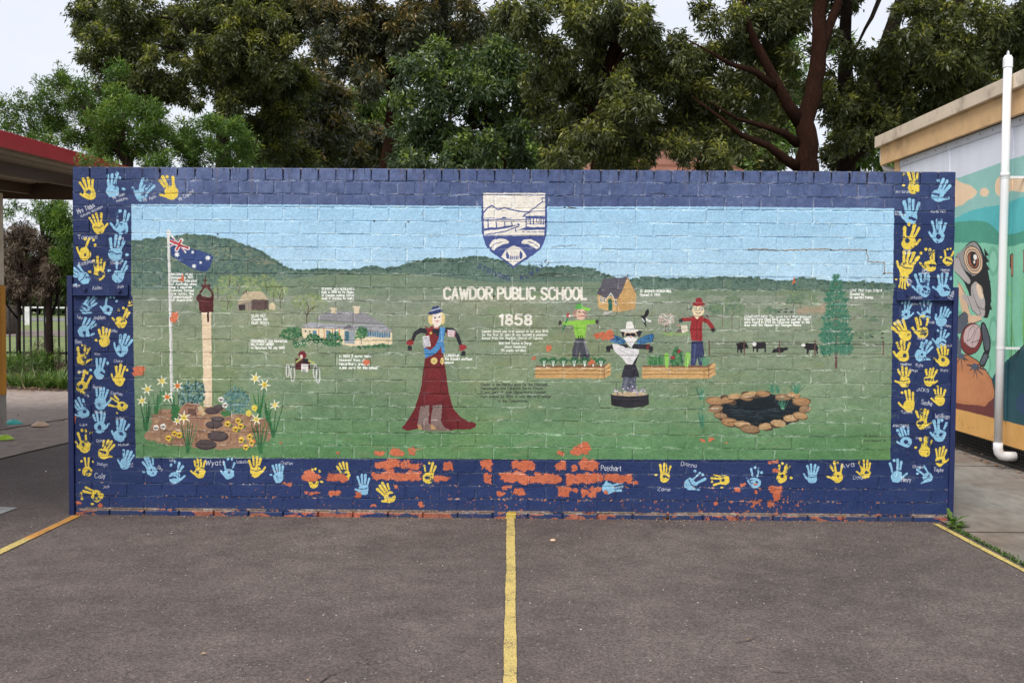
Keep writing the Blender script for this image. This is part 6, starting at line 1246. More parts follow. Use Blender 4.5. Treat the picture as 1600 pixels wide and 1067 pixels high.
# ------------------------------------------------------------------ field, road, white rail beyond
sheet('garden_bed', [(-14, 9.3), g(0, 609.2), g(60, 611.2), g(112, 613.2), (6.9, 9.5), (14, 9.5), (14, 13.5), (-14, 13.5)], .020, M['soil'])
sheet('verge', [(-60, 30.5), (30, 30.5), (30, 37.5), (-60, 37.5)], .002, M['verge'])
sheet('road', [(-120, 54), (60, 54), (60, 64), (-120, 64)], .004, M['road'])
rl = thing('rail_fence', 'low white timber rail fence along the grass beyond the pickets', 'fence', (-22, 46, 0))
obj('rail', MB().box(-34, -8, 45.97, 46.03, .84, .92).me('rail', M['white_rail']), rl)
for px in (48, 82, 15, 115): 
    q = on_y(np.array(float(px)), np.array(500.), 46.0)[0]; obj('rail_post', MB().box(q-.30, q-.02 if px == 48 else q-.16, 45.9, 45.968, -.02, .92).me('rail_post', M['white_rail']), rl)
# house with brick coloured walls behind the trees
yh = 24.0
hx0, hx1 = float(on_y(np.array(906.), np.array(255.), yh)[0]), float(on_y(np.array(1153.), np.array(255.), yh)[0]); hz = float(on_y(np.array(1000.), np.array(243.), yh)[2])
hs = thing('brick_house', 'terracotta walled house half hidden behind the trees above the mural wall', 'house', ((hx0+hx1)/2, yh+3, 0))
obj('wall', MB().box(hx0+.5, hx1-.2, yh, yh+7, 0, hz-.25).me('wall', M['terracotta']), hs)
rf = MB(); cx_ = (hx0+hx1)/2
rf.add([(hx0-.1, yh-.4, hz-.55), (hx1+.3, yh-.4, hz-.55), (hx1+.3, yh+7.4, hz-.55), (hx0-.1, yh+7.4, hz-.55), (hx0+1.6, yh+2.5, hz+1.0), (hx1-1.6, yh+2.5, hz+1.0), (hx1-1.6, yh+4.5, hz+1.0), (hx0+1.6, yh+4.5, hz+1.0)], [(0, 1, 5, 4), (1, 2, 6, 5), (2, 3, 7, 6), (3, 0, 4, 7), (4, 5, 6, 7), (3, 2, 1, 0)])
obj('roof', rf.me('roof', M['terracotta']), hs); obj('gutter', MB().box(hx0-.15, hx1+.35, yh-.52, yh-.41, hz-.62, hz-.50).me('gutter', M['roof_dark']), hs)
for k in range(3): 
    wx0 = hx0+1+k*1.3
    w_ = obj('window', MB().box(wx0, wx0+.8, yh-.03, yh-.002, 1.1, 2.2).me('window', M['white_rail']), hs); obj('pane', MB().box(wx0+.06, wx0+.74, yh-.04, yh-.032, 1.16, 2.14).me('pane', simple('dark_glass', (.03, .035, .04), .1)), w_)

# ------------------------------------------------------------------ training cones left on the concrete
def cone(px, py, mat, col, lab, hw):
    p = on_z(np.array(float(px)), np.array(float(py)), .014); r = hw*float((p[1]-CY))/FPX
    t = MB().lathe([(r, .001), (r*.99, .006), (r*.62, .030), (r*.30, r*.50), (r*.22, r*.50), (r*.52, .024), (r*.9, .001)], (0, 0, 0), 28).me('training_cone', mat, True)
    o = obj('training_cone', t); o.location = (float(p[0]), float(p[1]), .015); tag(o, lab, 'cone', 'flat training cones on the concrete'); return o
cone(20.5, 662, M['cone_teal'], 'teal', 'teal flat training cone on the concrete near the shelter post', 14)
cone(63, 665, M['cone_peach'], 'peach', 'pale peach flat training cone on the concrete beside the teal one', 13.5)
cone(7, 686, M['cone_lime'], 'lime', 'lime green flat training cone nearest the asphalt edge', 14)
# ------------------------------------------------------------------ trees
TR = np.random.default_rng(77); DENS = 3.2; NLEAF = [0]
def cluster(n_sprig, per, L, W, droop, rs, spread=.085, young=.25, shell=1.7, fold=.22):
    """unit-sphere cluster of leaf sprigs; leaf size in metres must be divided by the cluster radius by the caller"""
    d = rs.normal(size=(n_sprig, 3)); d /= np.linalg.norm(d, axis=1)[:, None]
    r = rs.random(n_sprig)**(1/shell); P = d*r[:, None]
    return P, d, r
def crown(blobs, dens, L, W, droop, rs, per=9, young=.3, spread=.09, shape=(1, 1, .85), up=0.0):
    """blobs: (x, y, z, radius). returns vertices, quads, tint"""
    VV = []; FF = []; TT = []; nv = 0
    for (x, y, z, R) in blobs:
        ns = max(6, int(dens*DENS*R*R*1.0)); sub = max(8, int(R*R*40))
        # secondary lumps make the outline uneven
        ld = rs.normal(size=(sub, 3)); ld /= np.linalg.norm(ld, axis=1)[:, None]; lc = ld*(rs.random((sub, 1))**.4)*R*.92*np.array(shape)
        pick = rs.integers(sub, size=ns); lr = (.24*R+.03)*(.6+.9*rs.random(sub)); ltint = rs.random(sub)
        dd = rs.normal(size=(ns, 3)); dd /= np.linalg.norm(dd, axis=1)[:, None]
        S_ = lc[pick]+dd*(lr[pick]*rs.random(ns)**.45)[:, None]
        out = S_/(np.linalg.norm(S_, axis=1)[:, None]+1e-6)
        S_ = S_+np.array([x, y, z])
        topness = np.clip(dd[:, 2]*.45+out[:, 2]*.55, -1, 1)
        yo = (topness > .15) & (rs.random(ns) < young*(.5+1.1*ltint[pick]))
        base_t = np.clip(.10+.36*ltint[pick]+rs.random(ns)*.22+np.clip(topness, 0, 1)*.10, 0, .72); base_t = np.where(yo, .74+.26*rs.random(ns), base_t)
        n = ns*per
        C_ = np.repeat(S_, per, 0)+rs.normal(size=(n, 3))*spread*.45
        dr = np.repeat(out*.35+dd*.5, per, 0)+rs.normal(size=(n, 3))*.75; dr[:, 2] += -droop+up
        dr /= np.linalg.norm(dr, axis=1)[:, None]
        l = L*(.65+.6*rs.random(n)); w = W*(.7+.6*rs.random(n))
        V, F = leaf_quads(C_, dr, l, w, .22, rs)
        VV.append(V); FF.append(F+nv); nv += len(V); TT.append(np.repeat(np.clip(np.repeat(base_t, per)+rs.normal(size=n)*.05, 0, 1), 4))
    NLEAF[0] += nv//4
    return np.concatenate(VV), np.concatenate(FF), np.concatenate(TT)
def tree(name, label, cat, group, base, trunk, rtrunk, blobs_px, Y, leafmat, bark, dens=230, L=.10, W=.028, droop=.7, young=.3, per=9, depth=1.3, extra=(), limbs=True, shape=(1, 1, .85), up=0, spread=.09, seed=0, rlimb=.05, fill=.85):
    rs = np.random.default_rng(1000+seed)
    blobs = []
    for b in blobs_px:
        px, py, rp = b[:3]; yy = Y+(b[3] if len(b) > 3 else rs.uniform(-depth, depth)); p = on_y(np.array(float(px)), np.array(float(py)), yy); R = rp*(yy-CY)/FPX
        blobs.append((float(p[0]), float(yy), float(p[2]), R))
    comp = []
    for (x, y, z, R) in blobs:
        if rs.random() < fill:
            a = rs.random()*6.283; comp.append((x+math.cos(a)*R*.85, y+rs.uniform(.1, 1)*depth, z+math.sin(a)*R*.75, R*.95))
    blobs += comp+list(extra)
    t = thing(name, label, cat, (base[0], base[1], 0), group)
    V, F, T_ = crown(blobs, dens, L, W, droop, rs, per, young, spread, shape, up)
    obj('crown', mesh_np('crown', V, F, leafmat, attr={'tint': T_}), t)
    if trunk:
        P = [Vector(p) for p in trunk]; n = len(P)
        # fine the trunk line
        Q = []
        for i in range(n-1):
            for k in range(4):
                q = P[i].lerp(P[i+1], k/4); Q.append(q+Vector(rs.normal(size=3)*rtrunk*.10) if (i or k) else q)
        Q.append(P[-1]); m_ = len(Q); R = [rtrunk*(1.25 if i == 0 else 1)*(1-.62*i/m_)*(1+rs.normal()*.04) for i in range(m_)]
        obj('trunk', MB().tube(Q, R, 12).me('trunk', bark, True), t)
        if limbs:
            for bl in sorted(blobs, key=lambda b: -b[3])[:16]:
                c_ = Vector(bl[:3]); j = min(range(m_), key=lambda i: (Q[i]-c_).length+max(0, Q[i].z-c_.z+.5)*1.5)
                a = Q[j]; mid = a.lerp(c_, .5)+Vector((rs.normal()*.12, rs.normal()*.12, .18+rs.random()*.2)); q2 = a.lerp(c_, .8)+Vector(rs.normal(size=3)*.08)+Vector((0, 0, .1))
                r0 = min(R[j]*.55, rlimb*(.7+.5*rs.random()))
                obj('branch', MB().tube([a, a.lerp(mid, .5)+Vector(rs.normal(size=3)*.04), mid, q2, c_], [r0, r0*.85, r0*.7, r0*.45, r0*.2], 7).me('branch', bark, True), t)
    return t
def Wp(px, py, Y): 
    q = on_y(np.array(float(px)), np.array(float(py)), float(Y)); return (float(q[0]), float(Y), float(q[2]))
def base_at(px, Y): q = Wp(px, 480, Y); return (q[0], Y, 0)
def above(Y, x0, x1, z0, z1, n, r, seed):
    rs = np.random.default_rng(seed); return [(rs.uniform(x0, x1), Y+rs.uniform(-1, 1.3), rs.uniform(z0, z1), r*(.8+.4*rs.random())) for _ in range(n)]
GR = 'trees beyond the mural wall'
b = base_at(352, 14)
tree('gum_tree', 'large dark grey-green gum tree behind the left part of the wall against open sky', 'tree', GR, b, [b, Wp(350, 262, 14), Wp(348, 150, 14), Wp(340, 60, 14.3), Wp(345, -30, 14.5)], .17,
     [(140, 30, 34), (165, 78, 42), (200, 22, 52), (255, 60, 40), (245, 108, 34), (178, 112, 30), (300, 24, 56), (345, 66, 52), (310, 96, 34), (392, 40, 56), (430, 92, 46), (375, 118, 44), (420, 145, 38), (330, 128, 26), (265, 138, 24), (352, 158, 24), (462, 40, 48), (455, 130, 40), (200, 128, 26), (160, 140, 18), (225, 150, 24), (390, 186, 34), (440, 195, 40), (345, 190, 20), (450, 235, 32), (400, 232, 26), (125, 15, 20), (190, 165, 22), (205, 90, 26), (290, 150, 16), (405, 5, 40), (350, 5, 40)],
     14, M['leaf_dark'], M['bark_dark'], 480, .102, .030, .75, .45, extra=above(14.5, -6.0, -1.0, 8.3, 10.5, 8, 1.0, 5), seed=1)
b = base_at(585, 13)
tree('bronze_tree', 'tall tree with bronze tipped foliage behind the wall, left of the crest', 'tree', GR, b, [b, Wp(600, 270, 13), Wp(620, 120, 13), Wp(637, 20, 13), Wp(640, -40, 13)], .13,
     [(520, 30, 46), (560, 60, 44), (600, 92, 36), (540, 96, 34), (620, 50, 40), (655, 25, 36), (505, 70, 26), (575, 118, 30), (612, 128, 22), (560, 12, 40), (700, 12, 34), (490, 12, 30), (740, 20, 34), (585, 140, 16)],
     12.5, M['leaf_brown'], M['bark_red'], 340, .108, .030, .75, .55, extra=above(13, -.5, 2.5, 8, 9.5, 4, 1.0, 6), seed=2)
b = base_at(775, 10)
tree('olive_tree', 'broad bushy tree with yellow-green new tips behind the wall, directly left of the crest', 'tree', GR, b, [b, Wp(770, 262, 10.3), Wp(762, 200, 10.5), Wp(755, 140, 10.5)], .12,
     [(650, 100, 26), (672, 140, 40), (640, 170, 28), (690, 90, 30), (700, 190, 42), (655, 215, 34), (745, 130, 40), (790, 100, 34), (760, 178, 42), (800, 160, 36), (720, 235, 30), (770, 232, 32), (700, 245, 18), (735, 95, 22), (820, 210, 30), (640, 245, 18), (775, 75, 24), (805, 125, 30), (625, 200, 16), (690, 255, 20), (745, 250, 24), (800, 250, 20), (650, 255, 16)],
     9.6, M['leaf_mid'], M['bark_red'], 330, .105, .030, .7, .42, depth=.9, seed=3)
b = base_at(930, 9)
tree('weeping_tree', 'dense dark tree with weeping leaves behind the wall, right of the crest', 'tree', GR, b, [b, Wp(935, 262, 9), Wp(940, 170, 9), Wp(960, 70, 9), Wp(965, -20, 9)], .14,
     [(830, 30, 34), (860, 70, 34), (900, 40, 40), (860, 115, 30), (905, 95, 42), (955, 75, 44), (1000, 40, 38), (1010, 95, 42), (960, 135, 42), (910, 165, 36), (870, 200, 36), (930, 215, 42), (1000, 170, 40), (1045, 130, 36), (1070, 80, 30), (1095, 110, 34), (1130, 85, 24), (1100, 160, 36), (1060, 190, 38), (1110, 210, 30), (1010, 225, 40), (1065, 240, 34), (960, 250, 30), (880, 248, 28), (1125, 240, 22), (840, 165, 24), (1140, 120, 18), (1040, 60, 28), (960, 20, 34), (1110, 235, 26), (1145, 25, 22), (1135, 195, 24), (1100, 15, 14), (1150, 55, 20)],
     8.7, M['leaf_dark'], M['bark_red'], 520, .096, .027, .85, .42, depth=.9, extra=above(9, 2.8, 5.2, 6.4, 7.6, 5, .8, 8), seed=4)
b = base_at(1262, 8.6)
tree('red_trunk_tree', 'tree with a thick red-brown forked trunk rising behind the wall near the classroom', 'tree', GR, b, [b, Wp(1262, 262, 8.6), Wp(1258, 190, 8.6), Wp(1275, 110, 8.6), Wp(1282, 20, 8.6), Wp(1288, -60, 8.6)], .185,
     [(1180, 20, 34), (1215, 60, 34), (1165, 60, 26), (1235, 10, 34), (1200, 110, 28), (1180, 150, 24), (1225, 135, 20), (1330, 90, 22), (1345, 140, 26), (1310, 170, 24), (1340, 190, 28), (1215, 165, 16), (1325, 225, 28), (1190, 85, 24), (1180, 115, 20, -.9), (1150, 160, 22, -.8), (1195, 205, 18, -.8), (1165, 230, 24, -.7), (1222, 190, 14, -.8), (1236, 90, 14, -.7), (1300, 60, 16, -.6), (1248, 28, 22, -.7), (1205, 245, 16, -.8), (1290, 140, 12, -.6), (1140, 195, 24, -.5), (1215, 30, 26, -.8)],
     9.6, M['leaf_dark'], M['bark_red'], 400, .098, .030, .6, .22, depth=.8, limbs=False, extra=above(9.2, 6.3, 8.0, 6.2, 7.2, 5, .8, 9), seed=5)
t = bpy.data.objects['red_trunk_tree']
def limb(t, pts, r0, r1, mat):
    n = len(pts); obj('branch', MB().tube([Vector(p) for p in pts], [r0+(r1-r0)*i/(n-1) for i in range(n)], 10).me('branch', mat, True), t)
Yt = 8.6
limb(t, [Wp(1252, 195, Yt), Wp(1232, 165, Yt-.1), Wp(1205, 115, Yt-.2), Wp(1172, 50, Yt-.3), Wp(1150, -20, Yt-.3)], .105, .045, M['bark_red'])
limb(t, [Wp(1246, 225, Yt), Wp(1225, 208, Yt-.2), Wp(1195, 198, Yt-.3), Wp(1150, 185, Yt-.5), Wp(1110, 160, Yt-.7)], .07, .008, M['bark_red'])
limb(t, [Wp(1248, 262, Yt), Wp(1228, 250, Yt-.2), Wp(1200, 228, Yt-.3), Wp(1160, 212, Yt-.5), Wp(1120, 180, Yt-.6), Wp(1080, 150, Yt-.7)], .085, .008, M['bark_red'])
limb(t, [Wp(1210, 135, Yt-.2), Wp(1180, 112, Yt-.3), Wp(1140, 100, Yt-.5), Wp(1115, 85, Yt-.7), Wp(1070, 60, Yt-.8)], .06, .006, M['bark_red'])
limb(t, [Wp(1278, 100, Yt), Wp(1292, 50, Yt), Wp(1310, 5, Yt), Wp(1318, -40, Yt)], .09, .05, M['bark_red'])
b = base_at(1318, 11)
tree('dark_trunk_tree', 'dark trunked tree close behind the red-trunked one, leaning limb to its right', 'tree', GR, b, [b, Wp(1318, 262, 11), Wp(1322, 150, 11), Wp(1322, 60, 11), Wp(1325, -40, 11)], .19,
     [(1300, 130, 22), (1355, 110, 28), (1370, 150, 30), (1335, 230, 28), (1375, 205, 30), (1300, 240, 20), (1405, 150, 26), (1360, 175, 26)],
     11.6, M['leaf_dark'], M['bark_dark'], 400, .10, .030, .5, .2, depth=.6, limbs=False, extra=above(12, 7, 10, 8.2, 9.4, 5, .9, 10), seed=6)
t = bpy.data.objects['dark_trunk_tree']
limb(t, [Wp(1345, 200, 11), Wp(1370, 120, 11), Wp(1392, 50, 11), Wp(1412, -10, 11)], .17, .10, M['bark_dark'])
limb(t, [Wp(1335, 80, 12.5), Wp(1352, 45, 12.5), Wp(1362, 28, 12.5), Wp(1382, -20, 12.5)], .02, .05, M['bark_grey'])
limb(t, [Wp(1325, 262, 10.6), Wp(1338, 248, 10.5), Wp(1350, 235, 10.4), Wp(1362, 228, 10.3)], .05, .03, M['bark_dark'])
b = base_at(1480, 10.5)
tree('shade_tree', 'dark leafy tree spreading over the classroom roof at the right', 'tree', GR, b, [b, Wp(1480, 200, 10.5), Wp(1490, 80, 10.5), Wp(1500, -30, 10.5)], .15,
     [(1415, 60, 30), (1425, 110, 36), (1460, 50, 36), (1470, 105, 38), (1400, 165, 28), (1435, 165, 32), (1385, 195, 20), (1500, 70, 40), (1520, 120, 34), (1545, 30, 42), (1480, 20, 34), (1430, 15, 30), (1560, 80, 38), (1590, 50, 34), (1590, 110, 30), (1490, 150, 28), (1550, 135, 26), (1600, 5, 36), (1640, 60, 40), (1400, 85, 16), (1365, 210, 16), (1690, 20, 40), (1410, 200, 18)],
     10, M['leaf_dark'], M['bark_dark'], 400, .10, .032, .6, .32, depth=1.0, extra=above(10.5, 8, 12, 7, 8.5, 6, .9, 11), seed=7)
b = base_at(190, 5.9)
tree('bottlebrush_tree', 'bright green feathery bottlebrush behind the left end of the wall', 'tree', GR, b, [b, Wp(195, 330, 5.9), Wp(200, 250, 5.9), Wp(170, 160, 6)], .06,
     [(95, 128, 14), (70, 150, 18), (115, 150, 22), (100, 180, 24), (65, 190, 18), (140, 170, 26), (175, 145, 16), (165, 185, 28), (200, 170, 22), (130, 205, 26), (170, 222, 28), (215, 205, 28), (245, 190, 20), (250, 222, 26), (210, 240, 26), (290, 230, 24), (330, 228, 20), (325, 195, 16), (365, 205, 18), (385, 225, 18), (345, 245, 22), (380, 250, 18), (285, 200, 14), (40, 175, 14), (20, 200, 18), (5, 165, 14), (60, 215, 18), (150, 245, 20), (90, 120, 8), (58, 128, 7), (175, 112, 12), (255, 250, 20), (110, 222, 16), (15, 225, 10), (30, 150, 8), (235, 165, 10), (305, 250, 18)],
     5.9, M['leaf_bright'], M['bark_grey'], 1050, .055, .0125, -.25, .25, depth=.45, per=11, spread=.06, shape=(1, 1, 1), seed=8, rlimb=.022)
tree('bottlebrush_tree', 'green bottlebrush under the shelter roof, beside the left end of the wall', 'tree', GR, base_at(76, 10.8), [base_at(78, 10.8), Wp(76, 500, 10.8), Wp(74, 430, 10.8), Wp(70, 380, 10.8), Wp(60, 330, 10.8)], .065,
     [(100, 340, 18), (88, 330, 14), (104, 370, 16), (100, 400, 18), (85, 375, 12), (70, 335, 10), (104, 430, 14), (60, 318, 8), (20, 320, 8), (10, 335, 8), (104, 455, 10), (45, 330, 7), (96, 420, 12), (80, 350, 10)],
     10.6, M['leaf_bright'], M['bark_dark'], 900, .085, .016, .1, .3, depth=.5, per=9, spread=.08, seed=9, rlimb=.03)
tree('dry_shrub', 'half dead brown shrub hanging over the picket fence at the left edge', 'shrub', None, base_at(30, 11.0), [base_at(28, 11), Wp(30, 470, 11), Wp(34, 400, 11)], .04,
     [(15, 372, 18), (40, 385, 18), (10, 405, 18), (35, 420, 20), (60, 410, 16), (55, 440, 16), (20, 445, 16), (5, 430, 14), (75, 430, 12), (70, 400, 10), (60, 455, 10), (28, 360, 12), (38, 352, 9), (88, 440, 12), (5, 455, 12), (30, 455, 14), (50, 425, 16), (20, 395, 16), (82, 415, 12), (65, 385, 12), (45, 365, 12), (98, 445, 12)],
     10.9, M['leaf_dry'], M['bark_dark'], 800, .10, .014, .9, .4, depth=.4, per=9, spread=.08, seed=10, rlimb=.02)
# looser trees further back: mid greens seen through the gaps
GB = 'paler trees in the distance beyond the front row'
for k, (px, Y, bl, mt, lab) in enumerate((
    (430, 24, [(430, 215, 36), (470, 190, 26), (400, 240, 34), (450, 250, 30), (500, 240, 34), (480, 150, 20), (520, 190, 26)], 'leaf_lime', 'pale green tree far behind, seen between the gum and the bronze tree'),
    (560, 26, [(540, 170, 34), (575, 150, 26), (600, 200, 36), (560, 220, 38), (610, 250, 34), (530, 250, 34), (640, 260, 20), (585, 185, 24)], 'leaf_lime', 'light green tree far behind, below the bronze tree'),
    (470, 19, [(440, 120, 24), (480, 105, 26), (500, 140, 30), (470, 165, 32), (510, 175, 26), (530, 150, 22), (450, 205, 26), (490, 215, 34), (470, 245, 30), (520, 235, 30), (560, 245, 26), (540, 205, 22), (600, 245, 28), (630, 225, 24), (650, 255, 22), (590, 215, 22)], 'leaf_brown', 'brownish olive tree between the gum and the bushy tree'),
    (830, 25, [(850, 240, 30), (890, 250, 26), (820, 215, 22), (800, 255, 26), (1000, 250, 24), (1150, 225, 34), (1190, 250, 34), (1210, 215, 28)], 'leaf_lime', 'low pale green tree far behind beside the terracotta house'),
    (1340, 26, [(1345, 225, 38), (1350, 200, 30), (1380, 245, 28), (1360, 190, 22), (1310, 60, 16), (1230, 70, 26), (1240, 110, 30), (1220, 150, 26)], 'leaf_lime', 'pale tree far behind, seen between the dark trunk and the classroom'),
    (700, 28, [(690, 60, 40), (740, 80, 40), (780, 40, 36), (820, 80, 30), (850, 150, 40), (800, 210, 40), (900, 200, 36), (960, 170, 40), (1040, 210, 40), (1120, 180, 34), (1080, 140, 30), (1020, 120, 34)], 'leaf_dark', 'dark tree mass far behind the bushy and weeping trees'),
    (1450, 27, [(1400, 120, 36), (1450, 90, 40), (1500, 130, 36), (1560, 60, 40), (1600, 110, 30), (1380, 170, 30), (1350, 215, 26), (1180, 120, 30), (1200, 190, 34)], 'leaf_dark', 'dark tree far behind the classroom roof'),
    )):
    b = base_at(px, Y)
    tree('background_tree', lab, 'tree', GB, b, [b, Wp(px, 262, Y), Wp(px+4, 160, Y)], .12, bl, Y, M[mt], M['bark_dark'], 95, .22, .06, .5, .3, depth=1.5, seed=20+k, spread=.16)
# scrub and tree line past the road
far = [(-40+i*3.1+TR.uniform(-1, 1), 76+TR.uniform(-4, 6), 1.2+TR.random()*1.6, 2.6+TR.random()*1.6) for i in range(34)]
V, F, T_ = crown(far, 26, .55, .22, .1, TR, 7, .3, .5, (1, 1, .8)); o = obj('treeline', mesh_np('treeline', V, F, M['leaf_mid'], attr={'tint': T_})); o['kind'] = 'stuff'
tag(o, 'far line of low trees beyond the road', 'treeline')
# stump-like grey trunk on the field at the left edge
q = base_at(6, 33); o = obj('tree_stump', MB().tube([(q[0], 33, -.05), (q[0], 33, .5), (q[0]+.05, 33, 1.1)], [.62, .42, .40], 14).me('tree_stump', M['bark_grey'], True)); tag(o, 'broad grey trunk standing on the grass beyond the picket fence', 'tree stump')

# ------------------------------------------------------------------ garden plants
def blades(cx, cy, n, h, w, spread, rs, z0=.02, dry=.08):
    V = []; F = []; T_ = []
    for _ in range(n):
        a = rs.random()*6.283; r = rs.random()*spread*.25; L = h*(.6+.6*rs.random()); lean = rs.uniform(.3, 1.1)*spread
        t0 = .97+.03*rs.random() if rs.random() < dry else .25+.55*rs.random(); px_, py_ = cx+r*math.cos(a), cy+r*math.sin(a); sx, sy = -math.sin(a)*w/2, math.cos(a)*w/2; i0 = len(V)
        for k in range(6):
            u = k/5; out = lean*u**1.6; z = z0+L*(u-.55*u**2.6*(lean/spread)); f = (1-u**2)*.9+.1
            V += [(px_+math.cos(a)*out+sx*f, py_+math.sin(a)*out+sy*f, z), (px_+math.cos(a)*out-sx*f, py_+math.sin(a)*out-sy*f, z)]; T_ += [t0, t0]
            if k: F.append((i0+2*k-2, i0+2*k-1, i0+2*k+1, i0+2*k))
    return V, F, T_
rs = np.random.default_rng(31)
tufts_ = [(14, 606, .45, .5), (34, 608, .5, .55), (50, 606, .45, .5), (64, 609, .42, .5), (78, 607, .5, .6), (92, 610, .5, .55), (104, 608, .48, .5), (86, 604, .55, .5), (24, 603, .4, .5), (114, 606, .5, .5), (70, 603, .45, .5)]
for k, (px, py, h, s_) in enumerate([(a_, b_, c_*.72, d_) for a_, b_, c_, d_ in tufts_]):
    p = g(px, py); V, F, T_ = blades(p[0], p[1]+.15, 40, h, .020, s_, rs)
    o = obj('strap_leaf_clump', mesh_np('strap_leaf_clump', V, F, M['blade'], attr={'tint': T_})); tag(o, 'clump of arching strap leaves in the row along the garden edge by the picket fence', 'plant', 'strap leaf clumps along the garden edge')
V = []; F = []; T_ = []
for _ in range(60):
    px = rs.uniform(5, 112); py = rs.uniform(585, 600); p = g(px, py); v, f, t_ = blades(p[0], p[1]+.4, 22, .42*rs.uniform(.5, 1.1), .010, .35, rs, .02, .3); n0 = len(V); V += v; F += [tuple(i+n0 for i in q) for q in f]; T_ += t_
o = obj('undergrowth', mesh_np('undergrowth', V, F, M['leaf_dry'], attr={'tint': T_})); o['kind'] = 'stuff'; tag(o, 'tangled dry undergrowth in the garden bed', 'undergrowth')
def mound(name, lab, cx, cy, R, z, mat, seed, dens=420, L=.08, W=.010):
    V, F, T_ = crown([(cx, cy, z, R), (cx+R*.7, cy+.1, z*.9, R*.7), (cx-R*.7, cy+.1, z*.8, R*.7)], dens, L, W, -.5, np.random.default_rng(seed), 9, .2, .08, (1, .8, .8))
    o = obj(name, mesh_np(name, V, F, mat, attr={'tint': T_})); return tag(o, lab, 'shrub')
p = g(34, 597); mound('low_shrub', 'low dark green needle-leaved shrub at the foot of the picket fence', p[0], p[1]+.1, .42, .36, M['leaf_bright'], 3, 300, .09, .009)
p = g(60, 592); mound('low_shrub', 'low russet brown dried shrub beside the dark green one', p[0], p[1]+.25, .36, .34, M['leaf_dry'], 4, 300, .09, .008)
# weeds at the foot of the wall
def weed(px, py, n, L, W, lab, seed, rise=.6):
    r = np.random.default_rng(seed); p = g(px, py); V = []; F = []; T_ = []
    for k in range(n):
        a = k*6.283/n+r.normal()*.3; l = L*(.6+.6*r.random()); el = rise*(.4+.9*r.random()); i0 = len(V); d = Vector((math.cos(a)*math.cos(el), math.sin(a)*math.cos(el)*.7, math.sin(el))); s = d.cross(Vector((0, 0, 1))).normalized()
        t0 = .3+.5*r.random(); m_ = 7
        for q in range(m_):
            u = q/(m_-1); w = W*math.sin(math.pi*(u*.85+.12))*(1+.45*((q % 2)*2-1)*.6); c_ = Vector((p[0], p[1], .01))+d*(l*u)+Vector((0, 0, -l*.35*u*u))
            if c_.z < .006: c_.z = .006
            V += [tuple(c_+s*w+Vector((0, 0, w*.3))), tuple(c_), tuple(c_-s*w+Vector((0, 0, w*.3)))]; T_ += [t0, t0*.8, t0]
            if q: F += [(i0+3*q-3, i0+3*q-2, i0+3*q+1, i0+3*q), (i0+3*q-2, i0+3*q-1, i0+3*q+2, i0+3*q+1)]
    o = obj('weed', mesh_np('weed', V, F, M['blade'], attr={'tint': T_})); tag(o, lab, 'weed', 'weeds at the foot of the wall')
weed(200, 800.5, 6, .085, .018, 'small broad-leaved weed at the foot of the wall near its left end', 3, .35)
weed(1488, 822, 9, .15, .017, 'tall jagged-leaved weed growing at the right end of the wall', 5, .95)
weed(1497, 826, 5, .12, .018, 'small jagged-leaved weed in the slab edge beside the tall one', 6, .5)
weed(1040, 811, 5, .035, .006, 'tiny tuft of weed at the foot of the wall below the white-hatted figure', 7, .5)
# moss along the slab edge
V = []; F = []; T_ = []
for _ in range(900):
    u = rs.random(); x = 5.70+rs.normal()*.012+u*.0; y = -.25-2.7*rs.random()**1.2; a = rs.random()*6.28; i0 = len(V); h = .006+.02*rs.random()*(.4+.6*math.sin(y*5)**2)
    V += [(x-.006*math.cos(a), y-.006*math.sin(a), .003), (x+.006*math.cos(a), y+.006*math.sin(a), .003), (x+rs.normal()*.008, y+rs.normal()*.008, .004+h)]; F.append((i0, i0+1, i0+2)); T_ += [rs.random()*.6]*3
o = obj('moss', mesh_np('moss', V, F, M['blade'], attr={'tint': T_})); o['kind'] = 'stuff'; tag(o, 'moss and tiny weeds in the slab edge', 'moss')
# climbing sprig on top of the left end
V, F, T_ = crown([Wp(135, 258, .12)+(.045,), Wp(150, 255, .14)+(.03,), Wp(165, 253, .14)+(.03,), Wp(183, 257, .12)+(.035,), Wp(133, 248, .1)+(.04,), Wp(134, 240, .1)+(.03,)], 7000, .022, .010, 0, np.random.default_rng(5), 4, .6, .02)
o = obj('creeper', mesh_np('creeper', V, F, M['leaf_lime'], attr={'tint': T_})); tag(o, 'yellow-green creeper sprig trailing over the top left corner of the wall', 'creeper')
# leaf litter, stones
def flat_leaves(name, pts, L, lab, mat, tints=(0, 1)):
    r = np.random.default_rng(len(pts)); V = []; F = []; T_ = []
    for (x, y, z) in pts:
        a = r.random()*6.28; l = L*(.5+.9*r.random()); w = l*.42; c_, s_ = math.cos(a), math.sin(a); i0 = len(V); t0 = tints[0]+(tints[1]-tints[0])*r.random(); h = .002+.006*r.random()
        for u, v, zz in ((-l/2, 0, 0), (0, w/2, h), (l/2, 0, h*1.5), (0, -w/2, h*.4)): V.append((x+u*c_-v*s_, y+u*s_+v*c_, z+.002+zz))
        F.append((i0, i0+3, i0+2, i0+1)); T_ += [t0]*4
    o = obj(name, mesh_np(name, V, F, mat, attr={'tint': T_})); o['kind'] = 'stuff'; tag(o, lab, 'litter'); return o
pts = [(BX-.03-abs(r_)*.07, y_, .006) for r_, y_ in zip(rs.normal(size=260), rs.uniform(-.5, 5, 260))]+[(BX+rs.random()*.5, rs.uniform(-.5, 5), .014+rs.random()*.01) for _ in range(240)]
flat_leaves('leaf_litter', pts, .045, 'dry leaves gathered along the wire skirt of the classroom', M['litter'])
pts = []
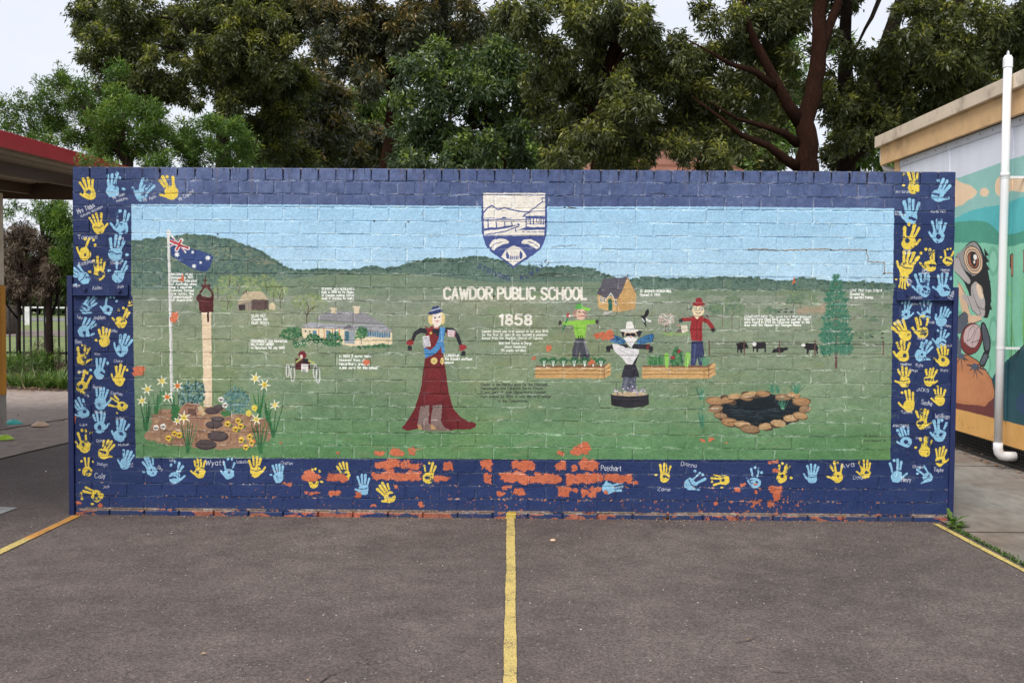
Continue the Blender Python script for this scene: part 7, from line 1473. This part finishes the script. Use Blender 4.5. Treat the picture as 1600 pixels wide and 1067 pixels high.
for _ in range(420):
    px = rs.uniform(3, 116); py = 606+rs.random()*8; q = g(px, py); pts.append((q[0], q[1], .022))
for _ in range(26): q = g(rs.uniform(3, 112), rs.uniform(617, 700)); pts.append((q[0], q[1], .016))
flat_leaves('fallen_leaves', pts, .05, 'brown fallen leaves along the garden edge and path', M['litter'])
def stones(name, pts, lab, rr, mat):
    r = np.random.default_rng(3); V = []; F = []; T_ = []
    O = np.array([(1, 0, 0), (0, 1, 0), (-1, 0, 0), (0, -1, 0), (0, 0, .8), (0, 0, -.4)]); FO = [(0, 1, 4), (1, 2, 4), (2, 3, 4), (3, 0, 4)]
    for x, y, z in pts:
        s = rr*(.4+1.1*r.random()**2); a = r.random()*6.28; R_ = np.array([[math.cos(a), -math.sin(a), 0], [math.sin(a), math.cos(a), 0], [0, 0, 1]]); q = (O*(1+r.normal(size=O.shape)*.25))@R_.T*s+np.array([x, y, z+s*.15]); i0 = len(V); V += q.tolist(); F += [tuple(i+i0 for i in f) for f in FO]; T_ += [r.random()]*6
    o = obj(name, mesh_np(name, V, F, mat, attr={'tint': T_})); o['kind'] = 'stuff'; tag(o, lab, 'stones')
stones('gravel', [(rs.uniform(-1.5, 7), -.02-5*rs.random()**1.3, -.003) for _ in range(1500)], 'loose grit scattered on the asphalt', .0032, M['pebble'])
stones('wall_debris', [(rs.uniform(0, 5.7), -.022-abs(rs.normal())*.035, 0) for _ in range(1300)], 'paint flakes and grit along the foot of the wall', .0035, M['litter'])
p = g(864, 844.5); o = obj('stone', MB().lathe([(0, -.004), (.014, -.002), (.017, .004), (.010, .011), (0, .013)], (0, 0, 0), 9).me('stone', M['cone_peach'], True)); o.location = (p[0], p[1], 0); o.scale = (1.15, .8, .9); tag(o, 'single pale pebble on the asphalt right of the centre line', 'stone')
for k, (px, py, lab) in enumerate(((318, 1022, 'curled tan leaf on the asphalt low at the left'), (72, 737, 'white scrap of paper on the dark asphalt by the left end of the wall'), (480, 1063, 'small dry leaf at the bottom edge of the asphalt'), (1170, 1000, 'small pale leaf on the asphalt right of the centre line'))):
    p = g(px, py); V = [(-.014, 0, .002), (0, -.005, .006), (.014, 0, .003), (0, .006, .009)]; o = obj('leaf', mesh_np('leaf', V, [(0, 1, 2, 3)], M['litter'] if k != 1 else M['white_pvc'], attr={'tint': [.9]*4})); o.location = (p[0], p[1], 0); o.rotation_euler[2] = .4+k; tag(o, lab, 'leaf' if k != 1 else 'litter')
print('LEAVES', NLEAF[0])
